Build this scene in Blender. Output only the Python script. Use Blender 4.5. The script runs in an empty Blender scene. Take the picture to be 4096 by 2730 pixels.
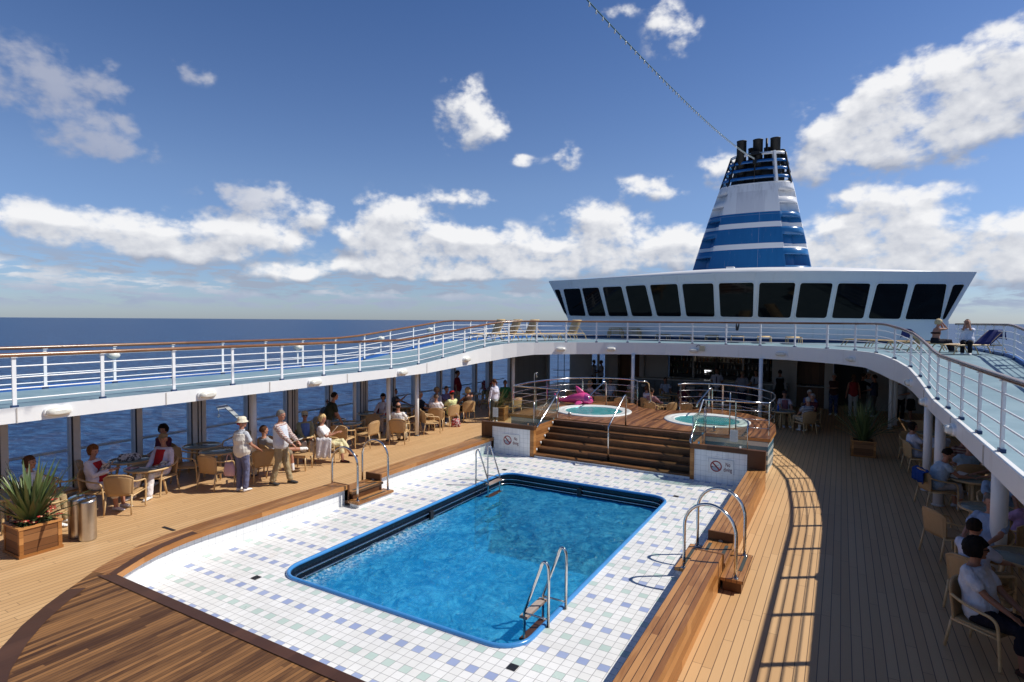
import bpy, bmesh, math, random
from math import sin, cos, pi, radians, sqrt, atan2, hypot
from mathutils import Vector, Matrix, noise
random.seed(7)
SC = bpy.context.scene
COL = SC.collection

# ------------------------------------------------------------------ camera
S = 0.125
F_, YAW, PIT, ROLL = 2310.40094, 0.518574683, 0.0353371086, 0.00673847941
CAMLOC = Vector((23.5951969, -47.6174076, 30.7043967)) * S
fw = Vector((-sin(YAW)*cos(PIT), cos(YAW)*cos(PIT), -sin(PIT)))
r0 = Vector((cos(YAW), sin(YAW), 0)); u0 = r0.cross(fw)
rr = cos(ROLL)*r0 + sin(ROLL)*u0; uu = -sin(ROLL)*r0 + cos(ROLL)*u0
cam = bpy.data.objects.new('camera', bpy.data.cameras.new('camera')); COL.objects.link(cam)
cam.matrix_world = Matrix(((rr.x, uu.x, -fw.x, CAMLOC.x), (rr.y, uu.y, -fw.y, CAMLOC.y), (rr.z, uu.z, -fw.z, CAMLOC.z), (0, 0, 0, 1)))
cam.data.sensor_width = 36; cam.data.lens = F_/4096*36
cam.data.clip_start = 0.05; cam.data.clip_end = 200000
SC.camera = cam

# ------------------------------------------------------------------ node helper
class NT:
    def __init__(s, tree): s.t = tree; s.n = tree.nodes; s.l = tree.links
    def node(s, typ, **kw):
        n = s.n.new(typ)
        for k, v in kw.items(): setattr(n, k, v)
        return n
    def put(s, sock, v):
        if isinstance(v, bpy.types.NodeSocket): s.l.new(v, sock)
        elif v is not None:
            if sock.type == 'RGBA' and len(v) == 3: v = (*v, 1)
            sock.default_value = v
    def m(s, op, a, b=None, c=None, clamp=False):
        n = s.node('ShaderNodeMath', operation=op); n.use_clamp = clamp
        s.put(n.inputs[0], a)
        if b is not None: s.put(n.inputs[1], b)
        if c is not None: s.put(n.inputs[2], c)
        return n.outputs[0]
    def vm(s, op, a, b=None):
        n = s.node('ShaderNodeVectorMath', operation=op); s.put(n.inputs[0], a)
        if b is not None: s.put(n.inputs[1], b)
        return n.outputs['Value'] if op in ('LENGTH', 'DOT_PRODUCT', 'DISTANCE') else n.outputs[0]
    def mr(s, v, a, b, c=0.0, d=1.0, smooth=True):
        n = s.node('ShaderNodeMapRange'); n.interpolation_type = 'SMOOTHSTEP' if smooth else 'LINEAR'
        s.put(n.inputs[0], v)
        for i, q in enumerate((a, b, c, d)): s.put(n.inputs[i+1], q)
        return n.outputs[0]
    def mix(s, f, a, b, blend='MIX'):
        n = s.node('ShaderNodeMix', data_type='RGBA', blend_type=blend)
        s.put(n.inputs[0], f); s.put(n.inputs[6], a); s.put(n.inputs[7], b); return n.outputs[2]
    def noise(s, v, scale=1, detail=4, rough=.5, dist=0.0):
        n = s.node('ShaderNodeTexNoise'); s.put(n.inputs['Vector'], v); n.inputs['Scale'].default_value = scale
        n.inputs['Detail'].default_value = detail; n.inputs['Roughness'].default_value = rough; n.inputs['Distortion'].default_value = dist
        return n
    def wn(s, v):
        n = s.node('ShaderNodeTexWhiteNoise', noise_dimensions='3D'); s.put(n.inputs['Vector'], v); return n
    def xyz(s, x=0., y=0., z=0.):
        n = s.node('ShaderNodeCombineXYZ')
        for i, q in enumerate((x, y, z)): s.put(n.inputs[i], q)
        return n.outputs[0]
    def sep(s, v):
        n = s.node('ShaderNodeSeparateXYZ'); s.put(n.inputs[0], v); return n.outputs
    def obj(s): return s.node('ShaderNodeTexCoord').outputs['Object']
    def bump(s, h, strength=.3, dist=.01, normal=None):
        n = s.node('ShaderNodeBump'); s.put(n.inputs['Height'], h); n.inputs['Strength'].default_value = strength; n.inputs['Distance'].default_value = dist
        return n.outputs[0]

# ------------------------------------------------------------------ sun and sky
SUN = Vector((0.727, 0.48, 1.0)).normalized()
sun = bpy.data.objects.new('sun', bpy.data.lights.new('sun', 'SUN')); COL.objects.link(sun)
sun.data.energy = 5.0; sun.data.angle = radians(0.53); sun.data.color = (1.0, 0.945, 0.855)
sun.rotation_euler = (-SUN).to_track_quat('-Z', 'Y').to_euler()
BLOBS = [(-69.0, 17.5, 3.5, 2.0, 0.8), (-64.6, 14.1, 2.7, 1.6, 0.85), (-58.3, 20.1, 1.5, 0.6, 0.35), (-34.6, 19.4, 1.8, 2.4, 0.7), (-32.3, 18.4, 1.7, 1.3, 0.5), (-15.0, 25.6, 1.8, 1.8, 0.6), (-19.7, 27.3, 1.4, 0.5, 0.3), (7.4, 17.2, 4.1, 2.9, 1.2), (2.3, 15.9, 4.4, 2.6, 1.1), (10.5, 17.7, 2.2, 2.6, 1.1), (-1.5, 14.1, 2.6, 1.7, 0.9), (-10.2, 13.9, 1.7, 1.2, 0.8), (-54.2, 10.9, 3.3, 1.0, 0.55), (-48.6, 9.9, 1.5, 0.8, 0.6), (-69.6, 7.3, 2.9, 1.3, 1), (-65.4, 6.8, 3.2, 1.3, 1.1), (-59.3, 7.1, 3.7, 1.3, 1), (-53.1, 7.6, 3.7, 1.6, 1.2), (-58.0, 5.6, 3.8, 0.9, 0.8), (-40.9, 8.6, 3.5, 2.6, 1.25), (-37.3, 6.6, 6.4, 1.7, 1.1), (-31.3, 6.9, 4.7, 1.8, 1.1), (-23.6, 6.3, 5.9, 1.4, 1), (-21.1, 10.0, 3.5, 1.3, 0.9), (-16.6, 12.7, 2.8, 0.8, 0.7), (-12.5, 6.9, 2.7, 1.8, 1.1), (-19.0, 7.1, 4.1, 1.5, 1), (-34.6, 11.8, 2.6, 0.7, 0.55), (-28.6, 15.4, 1.2, 0.5, 0.5), (-24.6, 15.6, 1.2, 1.0, 0.45), (3.7, 8.3, 3.7, 1.8, 1.1), (0.7, 6.7, 3.4, 1.8, 1.1), (8.3, 6.4, 3.3, 1.5, 1.1), (11.2, 5.3, 1.9, 1.9, 1.1), (2.7, 10.6, 3.2, 0.7, 0.6), (5.8, 4.3, 5.8, 1.3, 1), (-1.3, 5.4, 2.9, 1.5, 1), (-51.3, 4.1, 2.6, 0.6, 0.7), (-42.3, 4.7, 6.7, 0.7, 0.9), (-27.5, 4.6, 5.1, 0.8, 0.8), (-64.1, 18.6, 1.2, 1.2, 0.3),
         (40, 9, 9, 3, 1.1), (-110, 9, 12, 3, 1.1)]
world = bpy.data.worlds.new('World'); SC.world = world; world.use_nodes = True
wt = NT(world.node_tree); wt.n.clear()
grp = bpy.data.node_groups.new('cloud_density', 'ShaderNodeTree')
grp.interface.new_socket('P', in_out='INPUT', socket_type='NodeSocketVector')
grp.interface.new_socket('Density', in_out='OUTPUT', socket_type='NodeSocketFloat')
grp.interface.new_socket('Raw', in_out='OUTPUT', socket_type='NodeSocketFloat'); grp.interface.new_socket('Acc', in_out='OUTPUT', socket_type='NodeSocketFloat')
g = NT(grp); gi = g.node('NodeGroupInput'); go = g.node('NodeGroupOutput')
P = gi.outputs[0]
warp = g.vm('SCALE', g.vm('SUBTRACT', g.noise(P, .30, 2, .5).outputs['Color'], (.5, .5, .5)))
warp.node.inputs['Scale'].default_value = 2.6
Pw = g.vm('ADD', P, g.vm('MULTIPLY', warp, (1.3, .6, 0)))
acc = None
for (a, e, ra, re, w) in BLOBS:
    v = g.vm('MULTIPLY', g.vm('SUBTRACT', Pw, (a, e, 0)), (1/(ra*1.22), 1/(re*1.22), 0))
    k = g.m('MULTIPLY', g.mr(g.vm('LENGTH', v), 1.7, 0.1), w if w > .75 else w*1.25+.06)
    acc = k if acc is None else g.m('ADD', acc, k)
acc = g.m('MINIMUM', acc, 1.0)
f1 = g.noise(g.vm('MULTIPLY', P, (1, 1.45, 1)), .30, 6, .56, .1)
def puff(sc):
    n = g.node('ShaderNodeTexVoronoi', feature='SMOOTH_F1'); n.inputs['Scale'].default_value = sc; n.inputs['Smoothness'].default_value = .35
    g.put(n.inputs['Vector'], g.vm('ADD', g.vm('MULTIPLY', P, (1, 1.2, 1)), g.vm('MULTIPLY', f1.outputs['Color'], (1.1, 1.1, 0)))); return g.m('SUBTRACT', .55, n.outputs['Distance'])
raw = g.m('ADD', acc, g.m('ADD', g.m('MULTIPLY', g.m('SUBTRACT', f1.outputs['Fac'], .5), 3.3), g.m('ADD', g.m('MULTIPLY', puff(.75), .42), g.m('MULTIPLY', puff(2.0), .22))))
_, el_, _ = g.sep(P)
low = g.noise(g.vm('MULTIPLY', P, (.30, 1.5, 0)), 1.0, 6, .62, .3).outputs['Fac']
lowd = g.m('MULTIPLY', g.mr(low, .42, .58), g.m('MULTIPLY', g.mr(el_, .5, 1.6), g.mr(el_, 6.8, 4.0)))
d = g.m('MULTIPLY', g.mr(raw, .12, 1.05), g.mr(acc, 0.03, 0.34))
d = g.m('MAXIMUM', d, g.m('MULTIPLY', lowd, .80))
g.l.new(d, go.inputs[0]); g.l.new(raw, go.inputs[1]); g.l.new(acc, go.inputs[2])
dirv = wt.node('ShaderNodeTexCoord').outputs['Generated']
dx, dy, dz = wt.sep(dirv)
az = wt.m('MULTIPLY', wt.m('ARCTAN2', dx, dy), 180/pi); el = wt.m('MULTIPLY', wt.m('ARCSINE', dz), 180/pi)
PP = wt.xyz(az, el, 0)
def dens(p):
    n = wt.node('ShaderNodeGroup'); n.node_tree = grp; wt.put(n.inputs[0], p); return n.outputs
d0, raw0, acc0 = dens(PP); _, raw1, acc1 = dens(wt.vm('ADD', PP, (.6, 1.1, 0)))
sky = wt.node('ShaderNodeTexSky', sky_type='NISHITA'); sky.sun_disc = False
sky.sun_elevation = math.asin(SUN.z); sky.sun_rotation = atan2(SUN.x, SUN.y)
sky.air_density = 1.0; sky.dust_density = 0.3; sky.ozone_density = 3.0; sky.altitude = 20
tint = wt.mix(wt.mr(el, 0, 13, smooth=False), (.80, .96, 1.38), (1.06, 1.13, 1.36)); tint = wt.mix(wt.mr(el, 12, 30, smooth=False), tint, (.66, .86, 1.20)); tint = wt.mix(wt.mr(el, 31, 52, smooth=False), tint, (.40, .54, .74))
skyc = wt.vm('MULTIPLY', sky.outputs[0], tint)
shade = wt.m('ADD', .58, wt.m('ADD', wt.m('MULTIPLY', wt.m('SUBTRACT', acc0, acc1), .95), wt.m('MULTIPLY', wt.m('SUBTRACT', raw0, raw1), .34)), clamp=True)
SKYS = 0.08
K = 1/SKYS
cloud = wt.mix(shade, (.36*K, .40*K, .50*K), (.93*K, .93*K, .94*K))
high = wt.m('MULTIPLY', wt.mr(az, -45, -62), wt.mr(el, 8, 11)); cloud = wt.mix(wt.m('MULTIPLY', high, .8), cloud, (.40*K, .42*K, .52*K))
cloud_el = wt.mr(el, 3.4, 1.6)                       # far low clouds sink into the air
cloud = wt.mix(wt.m('MULTIPLY', cloud_el, .85), cloud, (.32*K, .385*K, .55*K))
alpha = wt.m('MULTIPLY', d0, wt.m('SUBTRACT', .97, wt.m('MULTIPLY', high, .30)))
final = wt.mix(alpha, skyc, cloud)
bg = wt.node('ShaderNodeBackground'); wt.put(bg.inputs[0], final); bg.inputs[1].default_value = SKYS
wo = wt.node('ShaderNodeOutputWorld'); wt.l.new(bg.outputs[0], wo.inputs[0])
world.cycles.sampling_method = 'MANUAL'; world.cycles.sample_map_resolution = 256
SC.view_settings.view_transform = 'Standard'; SC.view_settings.look = 'None'
SC.view_settings.exposure = 0.0; SC.view_settings.gamma = 1.0
SC.cycles.max_bounces = 8; SC.cycles.transparent_max_bounces = 24; SC.cycles.caustics_reflective = False; SC.cycles.caustics_refractive = False

# ------------------------------------------------------------------ mesh helper
class MB:
    def __init__(s): s.v = []; s.f = []; s.sm = []; s.mi = []; s.cur = 0
    def add(s, vs, fs, smooth=False):
        o = len(s.v); s.v += [tuple(v) for v in vs]
        for f in fs: s.f.append([o+i for i in f]); s.sm.append(smooth); s.mi.append(s.cur)
        return s
    def hexa(s, p):   # 8 points: bottom 4 ccw, top 4
        return s.add(p, [(3, 2, 1, 0), (4, 5, 6, 7), (0, 1, 5, 4), (1, 2, 6, 5), (2, 3, 7, 6), (3, 0, 4, 7)])
    def box(s, x0, y0, z0, x1, y1, z1):
        if x0 > x1: x0, x1 = x1, x0
        if y0 > y1: y0, y1 = y1, y0
        if z0 > z1: z0, z1 = z1, z0
        return s.hexa([(x0, y0, z0), (x1, y0, z0), (x1, y1, z0), (x0, y1, z0), (x0, y0, z1), (x1, y0, z1), (x1, y1, z1), (x0, y1, z1)])
    def bar(s, a, b, w, h, up=(0, 0, 1)):   # box beam from a to b
        a, b = Vector(a), Vector(b); d = (b-a).normalized(); u = Vector(up)
        if abs(d.dot(u)) > .99: u = Vector((1, 0, 0))
        x = d.cross(u).normalized()*w/2; y = x.cross(d).normalized()*h/2
        return s.hexa([a-x-y, a+x-y, a+x+y, a-x+y, b-x-y, b+x-y, b+x+y, b-x+y])
    def tube(s, pts, r, n=10, closed=False, cap=True):
        pts = [Vector(p) for p in pts]; N = len(pts); rs = r if isinstance(r, (list, tuple)) else [r]*N
        vs, fs = [], []; prev = None
        for i, p in enumerate(pts):
            if closed: t = (pts[(i+1) % N]-pts[i-1]).normalized()
            else: t = (pts[min(i+1, N-1)]-pts[max(i-1, 0)]).normalized()
            if prev is None:
                a = Vector((0, 0, 1)) if abs(t.z) < .9 else Vector((1, 0, 0)); u = t.cross(a).normalized()
            else: u = (prev - t*prev.dot(t)).normalized()
            prev = u; w = t.cross(u)
            for k in range(n):
                a = 2*pi*k/n; vs.append(p+(u*cos(a)+w*sin(a))*rs[i])
        M = N if closed else N-1
        for i in range(M):
            for k in range(n):
                j = (i+1) % N; fs.append((i*n+k, i*n+(k+1) % n, j*n+(k+1) % n, j*n+k))
        s.add(vs, fs, True)
        if cap and not closed:
            o = len(s.v)-N*n
            s.f.append([o+k for k in reversed(range(n))]); s.sm.append(False); s.mi.append(s.cur)
            s.f.append([o+(N-1)*n+k for k in range(n)]); s.sm.append(False); s.mi.append(s.cur)
        return s
    def lathe(s, prof, n=24, c=(0, 0, 0), smooth=True):
        vs, fs = [], []
        for (r, z) in prof:
            for k in range(n): a = 2*pi*k/n; vs.append((c[0]+r*cos(a), c[1]+r*sin(a), c[2]+z))
        for i in range(len(prof)-1):
            for k in range(n): fs.append((i*n+k, i*n+(k+1) % n, (i+1)*n+(k+1) % n, (i+1)*n+k))
        s.add(vs, fs, smooth); o = len(s.v)-len(vs)
        for i, rev in ((0, True), (len(prof)-1, False)):
            if prof[i][0] > 1e-4:
                q = [o+i*n+k for k in range(n)]; s.f.append(q[::-1] if rev else q); s.sm.append(False); s.mi.append(s.cur)
        return s
    def prism(s, poly, z0, z1):
        n = len(poly); vs = [(x, y, z0) for x, y in poly]+[(x, y, z1) for x, y in poly]
        ar = sum(poly[i][0]*poly[(i+1) % n][1]-poly[(i+1) % n][0]*poly[i][1] for i in range(n))
        top = list(range(n, 2*n)); bot = list(range(n))[::-1]
        fs = [top, bot]+[(i, (i+1) % n, n+(i+1) % n, n+i) for i in range(n)]
        if ar < 0: fs = [f[::-1] for f in fs]
        return s.add(vs, fs)
    def ell(s, c, r, nu=14, nv=9, rot=None):
        vs, fs = [], []; c = Vector(c); r = (r, r, r) if not isinstance(r, (tuple, list)) else r
        for j in range(nv+1):
            t = pi*j/nv
            for i in range(nu):
                a = 2*pi*i/nu; q = Vector((r[0]*sin(t)*cos(a), r[1]*sin(t)*sin(a), -r[2]*cos(t)))
                if rot: q = rot @ q
                vs.append(c+q)
        for j in range(nv):
            for i in range(nu): fs.append((j*nu+i, j*nu+(i+1) % nu, (j+1)*nu+(i+1) % nu, (j+1)*nu+i))
        return s.add(vs, fs, True)
    def rings(s, rs, n=14):   # closed surface through elliptical rings: (center, ux*rx, uy*ry)
        vs, fs = [], []; N = len(rs)
        for (c, u, w) in rs:
            for k in range(n): a = 2*pi*k/n; vs.append(Vector(c)+Vector(u)*cos(a)+Vector(w)*sin(a))
        for i in range(N-1):
            for k in range(n): fs.append((i*n+k, i*n+(k+1) % n, (i+1)*n+(k+1) % n, (i+1)*n+k))
        fs.append(tuple(reversed(range(n)))); fs.append(tuple((N-1)*n+k for k in range(n)))
        return s.add(vs, fs, True)
    def strip(s, A, B, smooth=False):   # quads between two point rows
        n = len(A); return s.add(list(A)+list(B), [(i, i+1, n+i+1, n+i) for i in range(n-1)], smooth)
    def mesh(s, name):
        me = bpy.data.meshes.new(name); me.from_pydata(s.v, [], s.f)
        me.polygons.foreach_set('use_smooth', s.sm)
        if any(s.mi): me.polygons.foreach_set('material_index', s.mi)
        me.update(); return me
    def build(s, name, mats, parent=None, fix=True):
        me = s.mesh(name)
        if fix:
            bm = bmesh.new(); bm.from_mesh(me); bmesh.ops.remove_doubles(bm, verts=bm.verts, dist=1e-5)
            bmesh.ops.recalc_face_normals(bm, faces=bm.faces); bm.to_mesh(me); bm.free()
        for m in (mats if isinstance(mats, (list, tuple)) else [mats]): me.materials.append(m)
        o = bpy.data.objects.new(name, me); COL.objects.link(o)
        if parent is not None: o.parent = parent
        return o
def tag(o, label=None, cat=None, group=None, kind=None):
    if label: o['label'] = label
    if cat: o['category'] = cat
    if group: o['group'] = group
    if kind: o['kind'] = kind
    return o
def empty(name, loc=(0, 0, 0), rz=0, label=None, cat=None, group=None):
    o = bpy.data.objects.new(name, None); COL.objects.link(o); o.location = loc; o.rotation_euler = (0, 0, rz)
    o.empty_display_size = .1
    return tag(o, label, cat, group)
def copy_tree(o, parent=None):
    c = o.copy(); COL.objects.link(c)
    if parent is not None: c.parent = parent
    for ch in list(o.children): copy_tree(ch, c)
    return c
def struct(o): return tag(o, kind='structure')

# ------------------------------------------------------------------ materials
def newmat(name):
    m = bpy.data.materials.new(name); m.use_nodes = True; t = NT(m.node_tree)
    return m, t, m.node_tree.nodes['Principled BSDF']
def plain(name, col, rough=.5, metal=0.0, var=.12, scale=6, bump=0.0, bscale=60, spec=.5, coat=0.0):
    m, t, b = newmat(name)
    n = t.noise(t.obj(), scale, 5, .6).outputs['Fac']
    k = t.mr(n, .3, .7, 1-var, 1+var, False)
    c = t.vm('SCALE', (col[0], col[1], col[2])); t.put(c.node.inputs['Scale'], k)
    t.put(b.inputs['Base Color'], c); b.inputs['Roughness'].default_value = rough; b.inputs['Metallic'].default_value = metal
    b.inputs['Specular IOR Level'].default_value = spec; b.inputs['Coat Weight'].default_value = coat
    if bump: t.put(b.inputs['Normal'], t.bump(t.noise(t.obj(), bscale, 3).outputs['Fac'], bump, .004))
    return m
def lines(t, x, w, period=1.0):   # 1 on the joint line
    f = t.m('ABSOLUTE', t.m('SUBTRACT', t.m('FRACT', t.m('DIVIDE', x, period)), .5))
    return t.mr(f, .5-w/period*.75, .5-w/period*.25)
def wood(name, dark, light, width=.08, along='y', seam=.006, rough=.4, seamcol=(.02, .012, .008), butt=0, var=1.0, coat=0.0, across=None):
    m, t, b = newmat(name)
    x, y, z = t.sep(t.obj())
    L = {'x': x, 'y': y, 'z': z}[along]
    A = {'x': x, 'y': y, 'z': z}[across or ('x' if along == 'y' else 'y')]
    pid = t.m('FLOOR', t.m('DIVIDE', A, width))
    rnd = t.wn(t.xyz(pid, 3.7, 1.1)).outputs['Value']
    seg = t.m('FLOOR', t.m('ADD', t.m('DIVIDE', L, 2.1), t.m('MULTIPLY', rnd, 7)))
    rnd2 = t.wn(t.xyz(pid, seg, 5.1)).outputs['Value']
    gv = t.xyz(t.m('MULTIPLY', L, 3.4), t.m('MULTIPLY', A, 34), t.m('ADD', t.m('MULTIPLY', pid, 7.3), t.m('MULTIPLY', z, 9)))
    gr = t.noise(gv, 1.0, 5, .6, .6).outputs['Fac']
    big = t.noise(t.xyz(t.m('MULTIPLY', L, 1.1), t.m('MULTIPLY', A, 4), pid), 1.0, 3, .5).outputs['Fac']
    k = t.m('ADD', t.m('ADD', t.m('MULTIPLY', rnd2, .55*var), t.m('MULTIPLY', gr, .55)), t.m('MULTIPLY', t.m('SUBTRACT', big, .5), .9*var))
    c = t.mix(t.mr(k, .2, .95), dark, light)
    if seam:
        ln = lines(t, A, seam, width)
        if butt: ln = t.m('MAXIMUM', ln, lines(t, t.m('ADD', L, t.m('MULTIPLY', rnd, butt)), seam*.8, butt))
        c = t.mix(t.m('MULTIPLY', ln, .85), c, seamcol)
    t.put(b.inputs['Base Color'], c)
    t.put(b.inputs['Roughness'], t.mr(gr, .2, .8, rough*.8, rough*1.25, False)); b.inputs['Coat Weight'].default_value = coat; b.inputs['Coat Roughness'].default_value = .2; b.inputs['Specular IOR Level'].default_value = .3
    t.put(b.inputs['Normal'], t.bump(gr, .15, .003))
    return m
M = {}
M['white'] = plain('white_paint', (.80, .80, .79), .32, var=.04, scale=2.5, bump=.05, bscale=9)
M['rail_white'] = plain('rail_white_paint', (.80, .81, .82), .35, var=.03)
def weathered():
    m, t, b = newmat('weathered_white_paint'); o = t.obj(); x, y, z = t.sep(o)
    st = t.noise(t.vm('MULTIPLY', o, (2.2, 2.2, .22)), 1.6, 6, .65).outputs['Fac']; n = t.noise(o, .7, 5, .6).outputs['Fac']
    c = t.mix(t.mr(st, .54, .80, 0, .55), (.80, .80, .79), (.56, .53, .47)); c = t.mix(t.mr(n, .35, .7, 0, .35), c, (.70, .71, .72))
    rust = t.mr(t.noise(t.vm('MULTIPLY', o, (5, 5, .7)), 1.3, 7, .75).outputs['Fac'], .70, .78); c = t.mix(t.m('MULTIPLY', rust, .35), c, (.40, .24, .12))
    t.put(b.inputs['Base Color'], c); b.inputs['Roughness'].default_value = .36; t.put(b.inputs['Normal'], t.bump(t.noise(o, 1.6, 3).outputs['Fac'], .18, .04)); return m
M['steelwork'] = weathered()
M['lampglass'] = plain('lamp_glass', (.72, .70, .62), .18, var=.03, coat=.5)
M['steel'] = plain('polished_steel', (.62, .61, .59), .13, 1.0, var=.08, scale=20)
M['chrome'] = plain('brushed_steel', (.58, .56, .53), .3, 1.0, var=.15, scale=4)
M['dark_steel'] = plain('dark_metal', (.03, .03, .035), .45, .3)
M['teak'] = wood('teak_planks', (.062, .026, .011), (.30, .145, .052), .052, 'y', .006, .5)
M['teak_front'] = wood('teak_steps', (.06, .026, .012), (.26, .12, .045), .075, 'x', .006, .45)
M['teak_dark'] = wood('dark_teak_border', (.060, .027, .016), (.115, .052, .030), .3, 'y', 0, .38, var=.5)
M['teak_rail'] = wood('varnished_handrail', (.16, .065, .026), (.36, .17, .075), .6, 'y', 0, .22, coat=.35, var=.5)
M['bench'] = wood('bench_teak', (.24, .10, .032), (.50, .25, .092), .076, 'y', .009, .33, coat=.15)
M['bench_side'] = wood('bench_side_teak', (.30, .12, .032), (.52, .245, .082), .11, 'y', .003, .35, across='z')
M['wood_panel'] = wood('dark_wood_panel', (.09, .036, .015), (.17, .075, .03), .5, 'x', 0, .4)
M['stair_side'] = wood('stair_side_boards', (.22, .085, .025), (.42, .19, .065), .1, 'y', .006, .36, across='z')
M['planter'] = wood('planter_boards', (.16, .065, .024), (.33, .155, .06), .12, 'x', .007, .42, across='z')
M['grip'] = plain('grip_strip', (.035, .045, .045), .8)
M['mahogany'] = wood('brown_bulkhead', (.09, .042, .02), (.15, .07, .032), .3, 'z', .004, .45, across='x')
def deck_mat():
    m, t, b = newmat('composite_deck_planks')
    x, y, z = t.sep(t.obj()); W = .112
    pid = t.m('FLOOR', t.m('DIVIDE', x, W)); rnd = t.wn(t.xyz(pid, 1.3, 2.2)).outputs['Value']
    yy = t.m('ADD', y, t.m('MULTIPLY', rnd, 2.3))
    seg = t.m('FLOOR', t.m('DIVIDE', yy, 2.3)); r2 = t.wn(t.xyz(pid, seg, 4.)).outputs['Value']
    ln = t.m('MAXIMUM', lines(t, x, .009, W), lines(t, yy, .006, 2.3))
    big = t.noise(t.xyz(x, t.m('MULTIPLY', y, .5), 0), .9, 5, .6).outputs['Fac']
    fine = t.noise(t.xyz(t.m('MULTIPLY', x, 90), t.m('MULTIPLY', y, 4), 0), 1, 3).outputs['Fac']
    k = t.m('ADD', t.m('MULTIPLY', r2, .35), t.m('ADD', t.m('MULTIPLY', big, .5), t.m('MULTIPLY', fine, .25)))
    c = t.mix(t.mr(k, .2, .9), (.50, .305, .145), (.60, .385, .195))
    st = t.mr(t.noise(t.obj(), 2.3, 6, .7).outputs['Fac'], .66, .76)
    c = t.mix(t.m('MULTIPLY', st, .25), c, (.34, .20, .10))
    c = t.mix(t.m('MULTIPLY', ln, .9), c, (.09, .05, .028))
    t.put(b.inputs['Base Color'], c); b.inputs['Roughness'].default_value = .55; b.inputs['Specular IOR Level'].default_value = .35
    t.put(b.inputs['Normal'], t.bump(t.m('SUBTRACT', fine, ln), .12, .003)); return m
M['deck'] = deck_mat()
def floor_tile():
    m, t, b = newmat('pool_floor_tiles')
    x, y, z = t.sep(t.obj()); u = t.m('ADD', t.m('DIVIDE', x, S), .5); v = t.m('ADD', t.m('DIVIDE', y, S), .5)
    i = t.m('FLOOR', u); j = t.m('FLOOR', v)
    def mod(a, n): return t.m('SUBTRACT', a, t.m('MULTIPLY', t.m('FLOOR', t.m('DIVIDE', a, n)), n))
    ie = t.m('LESS_THAN', mod(i, 2), .5); j6 = mod(j, 6)
    blue = t.m('MULTIPLY', ie, t.m('LESS_THAN', j6, .5))
    gr = t.m('MULTIPLY', t.m('SUBTRACT', 1, ie), t.m('LESS_THAN', t.m('ABSOLUTE', t.m('SUBTRACT', j6, 3)), .5))
    rnd = t.wn(t.xyz(i, j, .5)).outputs['Value']
    mot = t.noise(t.obj(), 22, 4, .6).outputs['Fac']
    white = t.mix(rnd, (.77, .77, .75), (.84, .84, .83))
    bl = t.mix(t.m('ADD', t.m('MULTIPLY', rnd, .6), t.m('MULTIPLY', mot, .4)), (.29, .355, .575), (.40, .465, .66))
    gn = t.mix(t.m('ADD', t.m('MULTIPLY', rnd, .6), t.m('MULTIPLY', mot, .4)), (.48, .61, .56), (.58, .68, .63))
    c = t.mix(gr, t.mix(blue, white, bl), gn)
    ln = t.m('MAXIMUM', lines(t, u, .05, 1), lines(t, v, .05, 1))
    dirt = t.mr(t.noise(t.obj(), .8, 5, .65).outputs['Fac'], .3, .7, .86, 1.0)
    c = t.mix(t.m('MULTIPLY', ln, .9), c, (.27, .27, .27))
    cs = t.vm('SCALE', c); t.put(cs.node.inputs['Scale'], dirt)
    t.put(b.inputs['Base Color'], cs); wet = t.mr(t.noise(t.obj(), .9, 5, .6, .5).outputs['Fac'], .56, .64); t.put(b.inputs['Roughness'], t.m('SUBTRACT', t.mr(mot, .3, .7, .3, .45), t.m('MULTIPLY', wet, .22)))
    t.put(b.inputs['Normal'], t.bump(t.m('MULTIPLY', ln, -1), .25, .002)); return m
M['floor_tile'] = floor_tile()
def wall_tile():
    m, t, b = newmat('white_wall_tiles')
    x, y, z = t.sep(t.obj()); nx, ny, nz = t.sep(t.node('ShaderNodeNewGeometry').outputs['Normal'])
    def ax(c, n): return t.m('MULTIPLY', lines(t, t.m('ADD', c, S*.5), .0045, S), t.m('LESS_THAN', t.m('ABSOLUTE', n), .75))
    ln = t.m('MAXIMUM', t.m('MAXIMUM', ax(x, nx), ax(y, ny)), lines(t, t.m('ADD', z, .0), .0045, S))
    idv = t.xyz(t.m('FLOOR', t.m('DIVIDE', x, S)), t.m('FLOOR', t.m('DIVIDE', y, S)), t.m('FLOOR', t.m('DIVIDE', z, S)))
    c = t.mix(t.wn(idv).outputs['Value'], (.75, .76, .76), (.83, .84, .84))
    c = t.mix(t.m('MULTIPLY', ln, .8), c, (.30, .32, .34))
    t.put(b.inputs['Base Color'], c); b.inputs['Roughness'].default_value = .2
    t.put(b.inputs['Normal'], t.bump(t.m('MULTIPLY', ln, -1), .25, .002)); return m
M['wall_tile'] = wall_tile()
def mosaic():
    m, t, b = newmat('striped_mosaic')
    x, y, z = t.sep(t.obj()); q = t.m('FRACT', t.m('DIVIDE', t.m('ADD', z, .02), .23))
    blue = t.m('GREATER_THAN', q, .48)
    ln = t.m('MAXIMUM', lines(t, t.m('ADD', x, y), .004, .03), lines(t, z, .004, .03))
    rnd = t.wn(t.vm('FLOOR', t.vm('SCALE', t.obj()))).outputs['Value']
    a = t.mix(t.m('MULTIPLY', ln, .7), (.62, .68, .68), (.22, .27, .28)); bb = t.mix(rnd, (.055, .14, .22), (.09, .20, .29))
    t.put(b.inputs['Base Color'], t.mix(blue, a, bb)); b.inputs['Roughness'].default_value = .25; return m
M['mosaic'] = mosaic()
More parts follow.
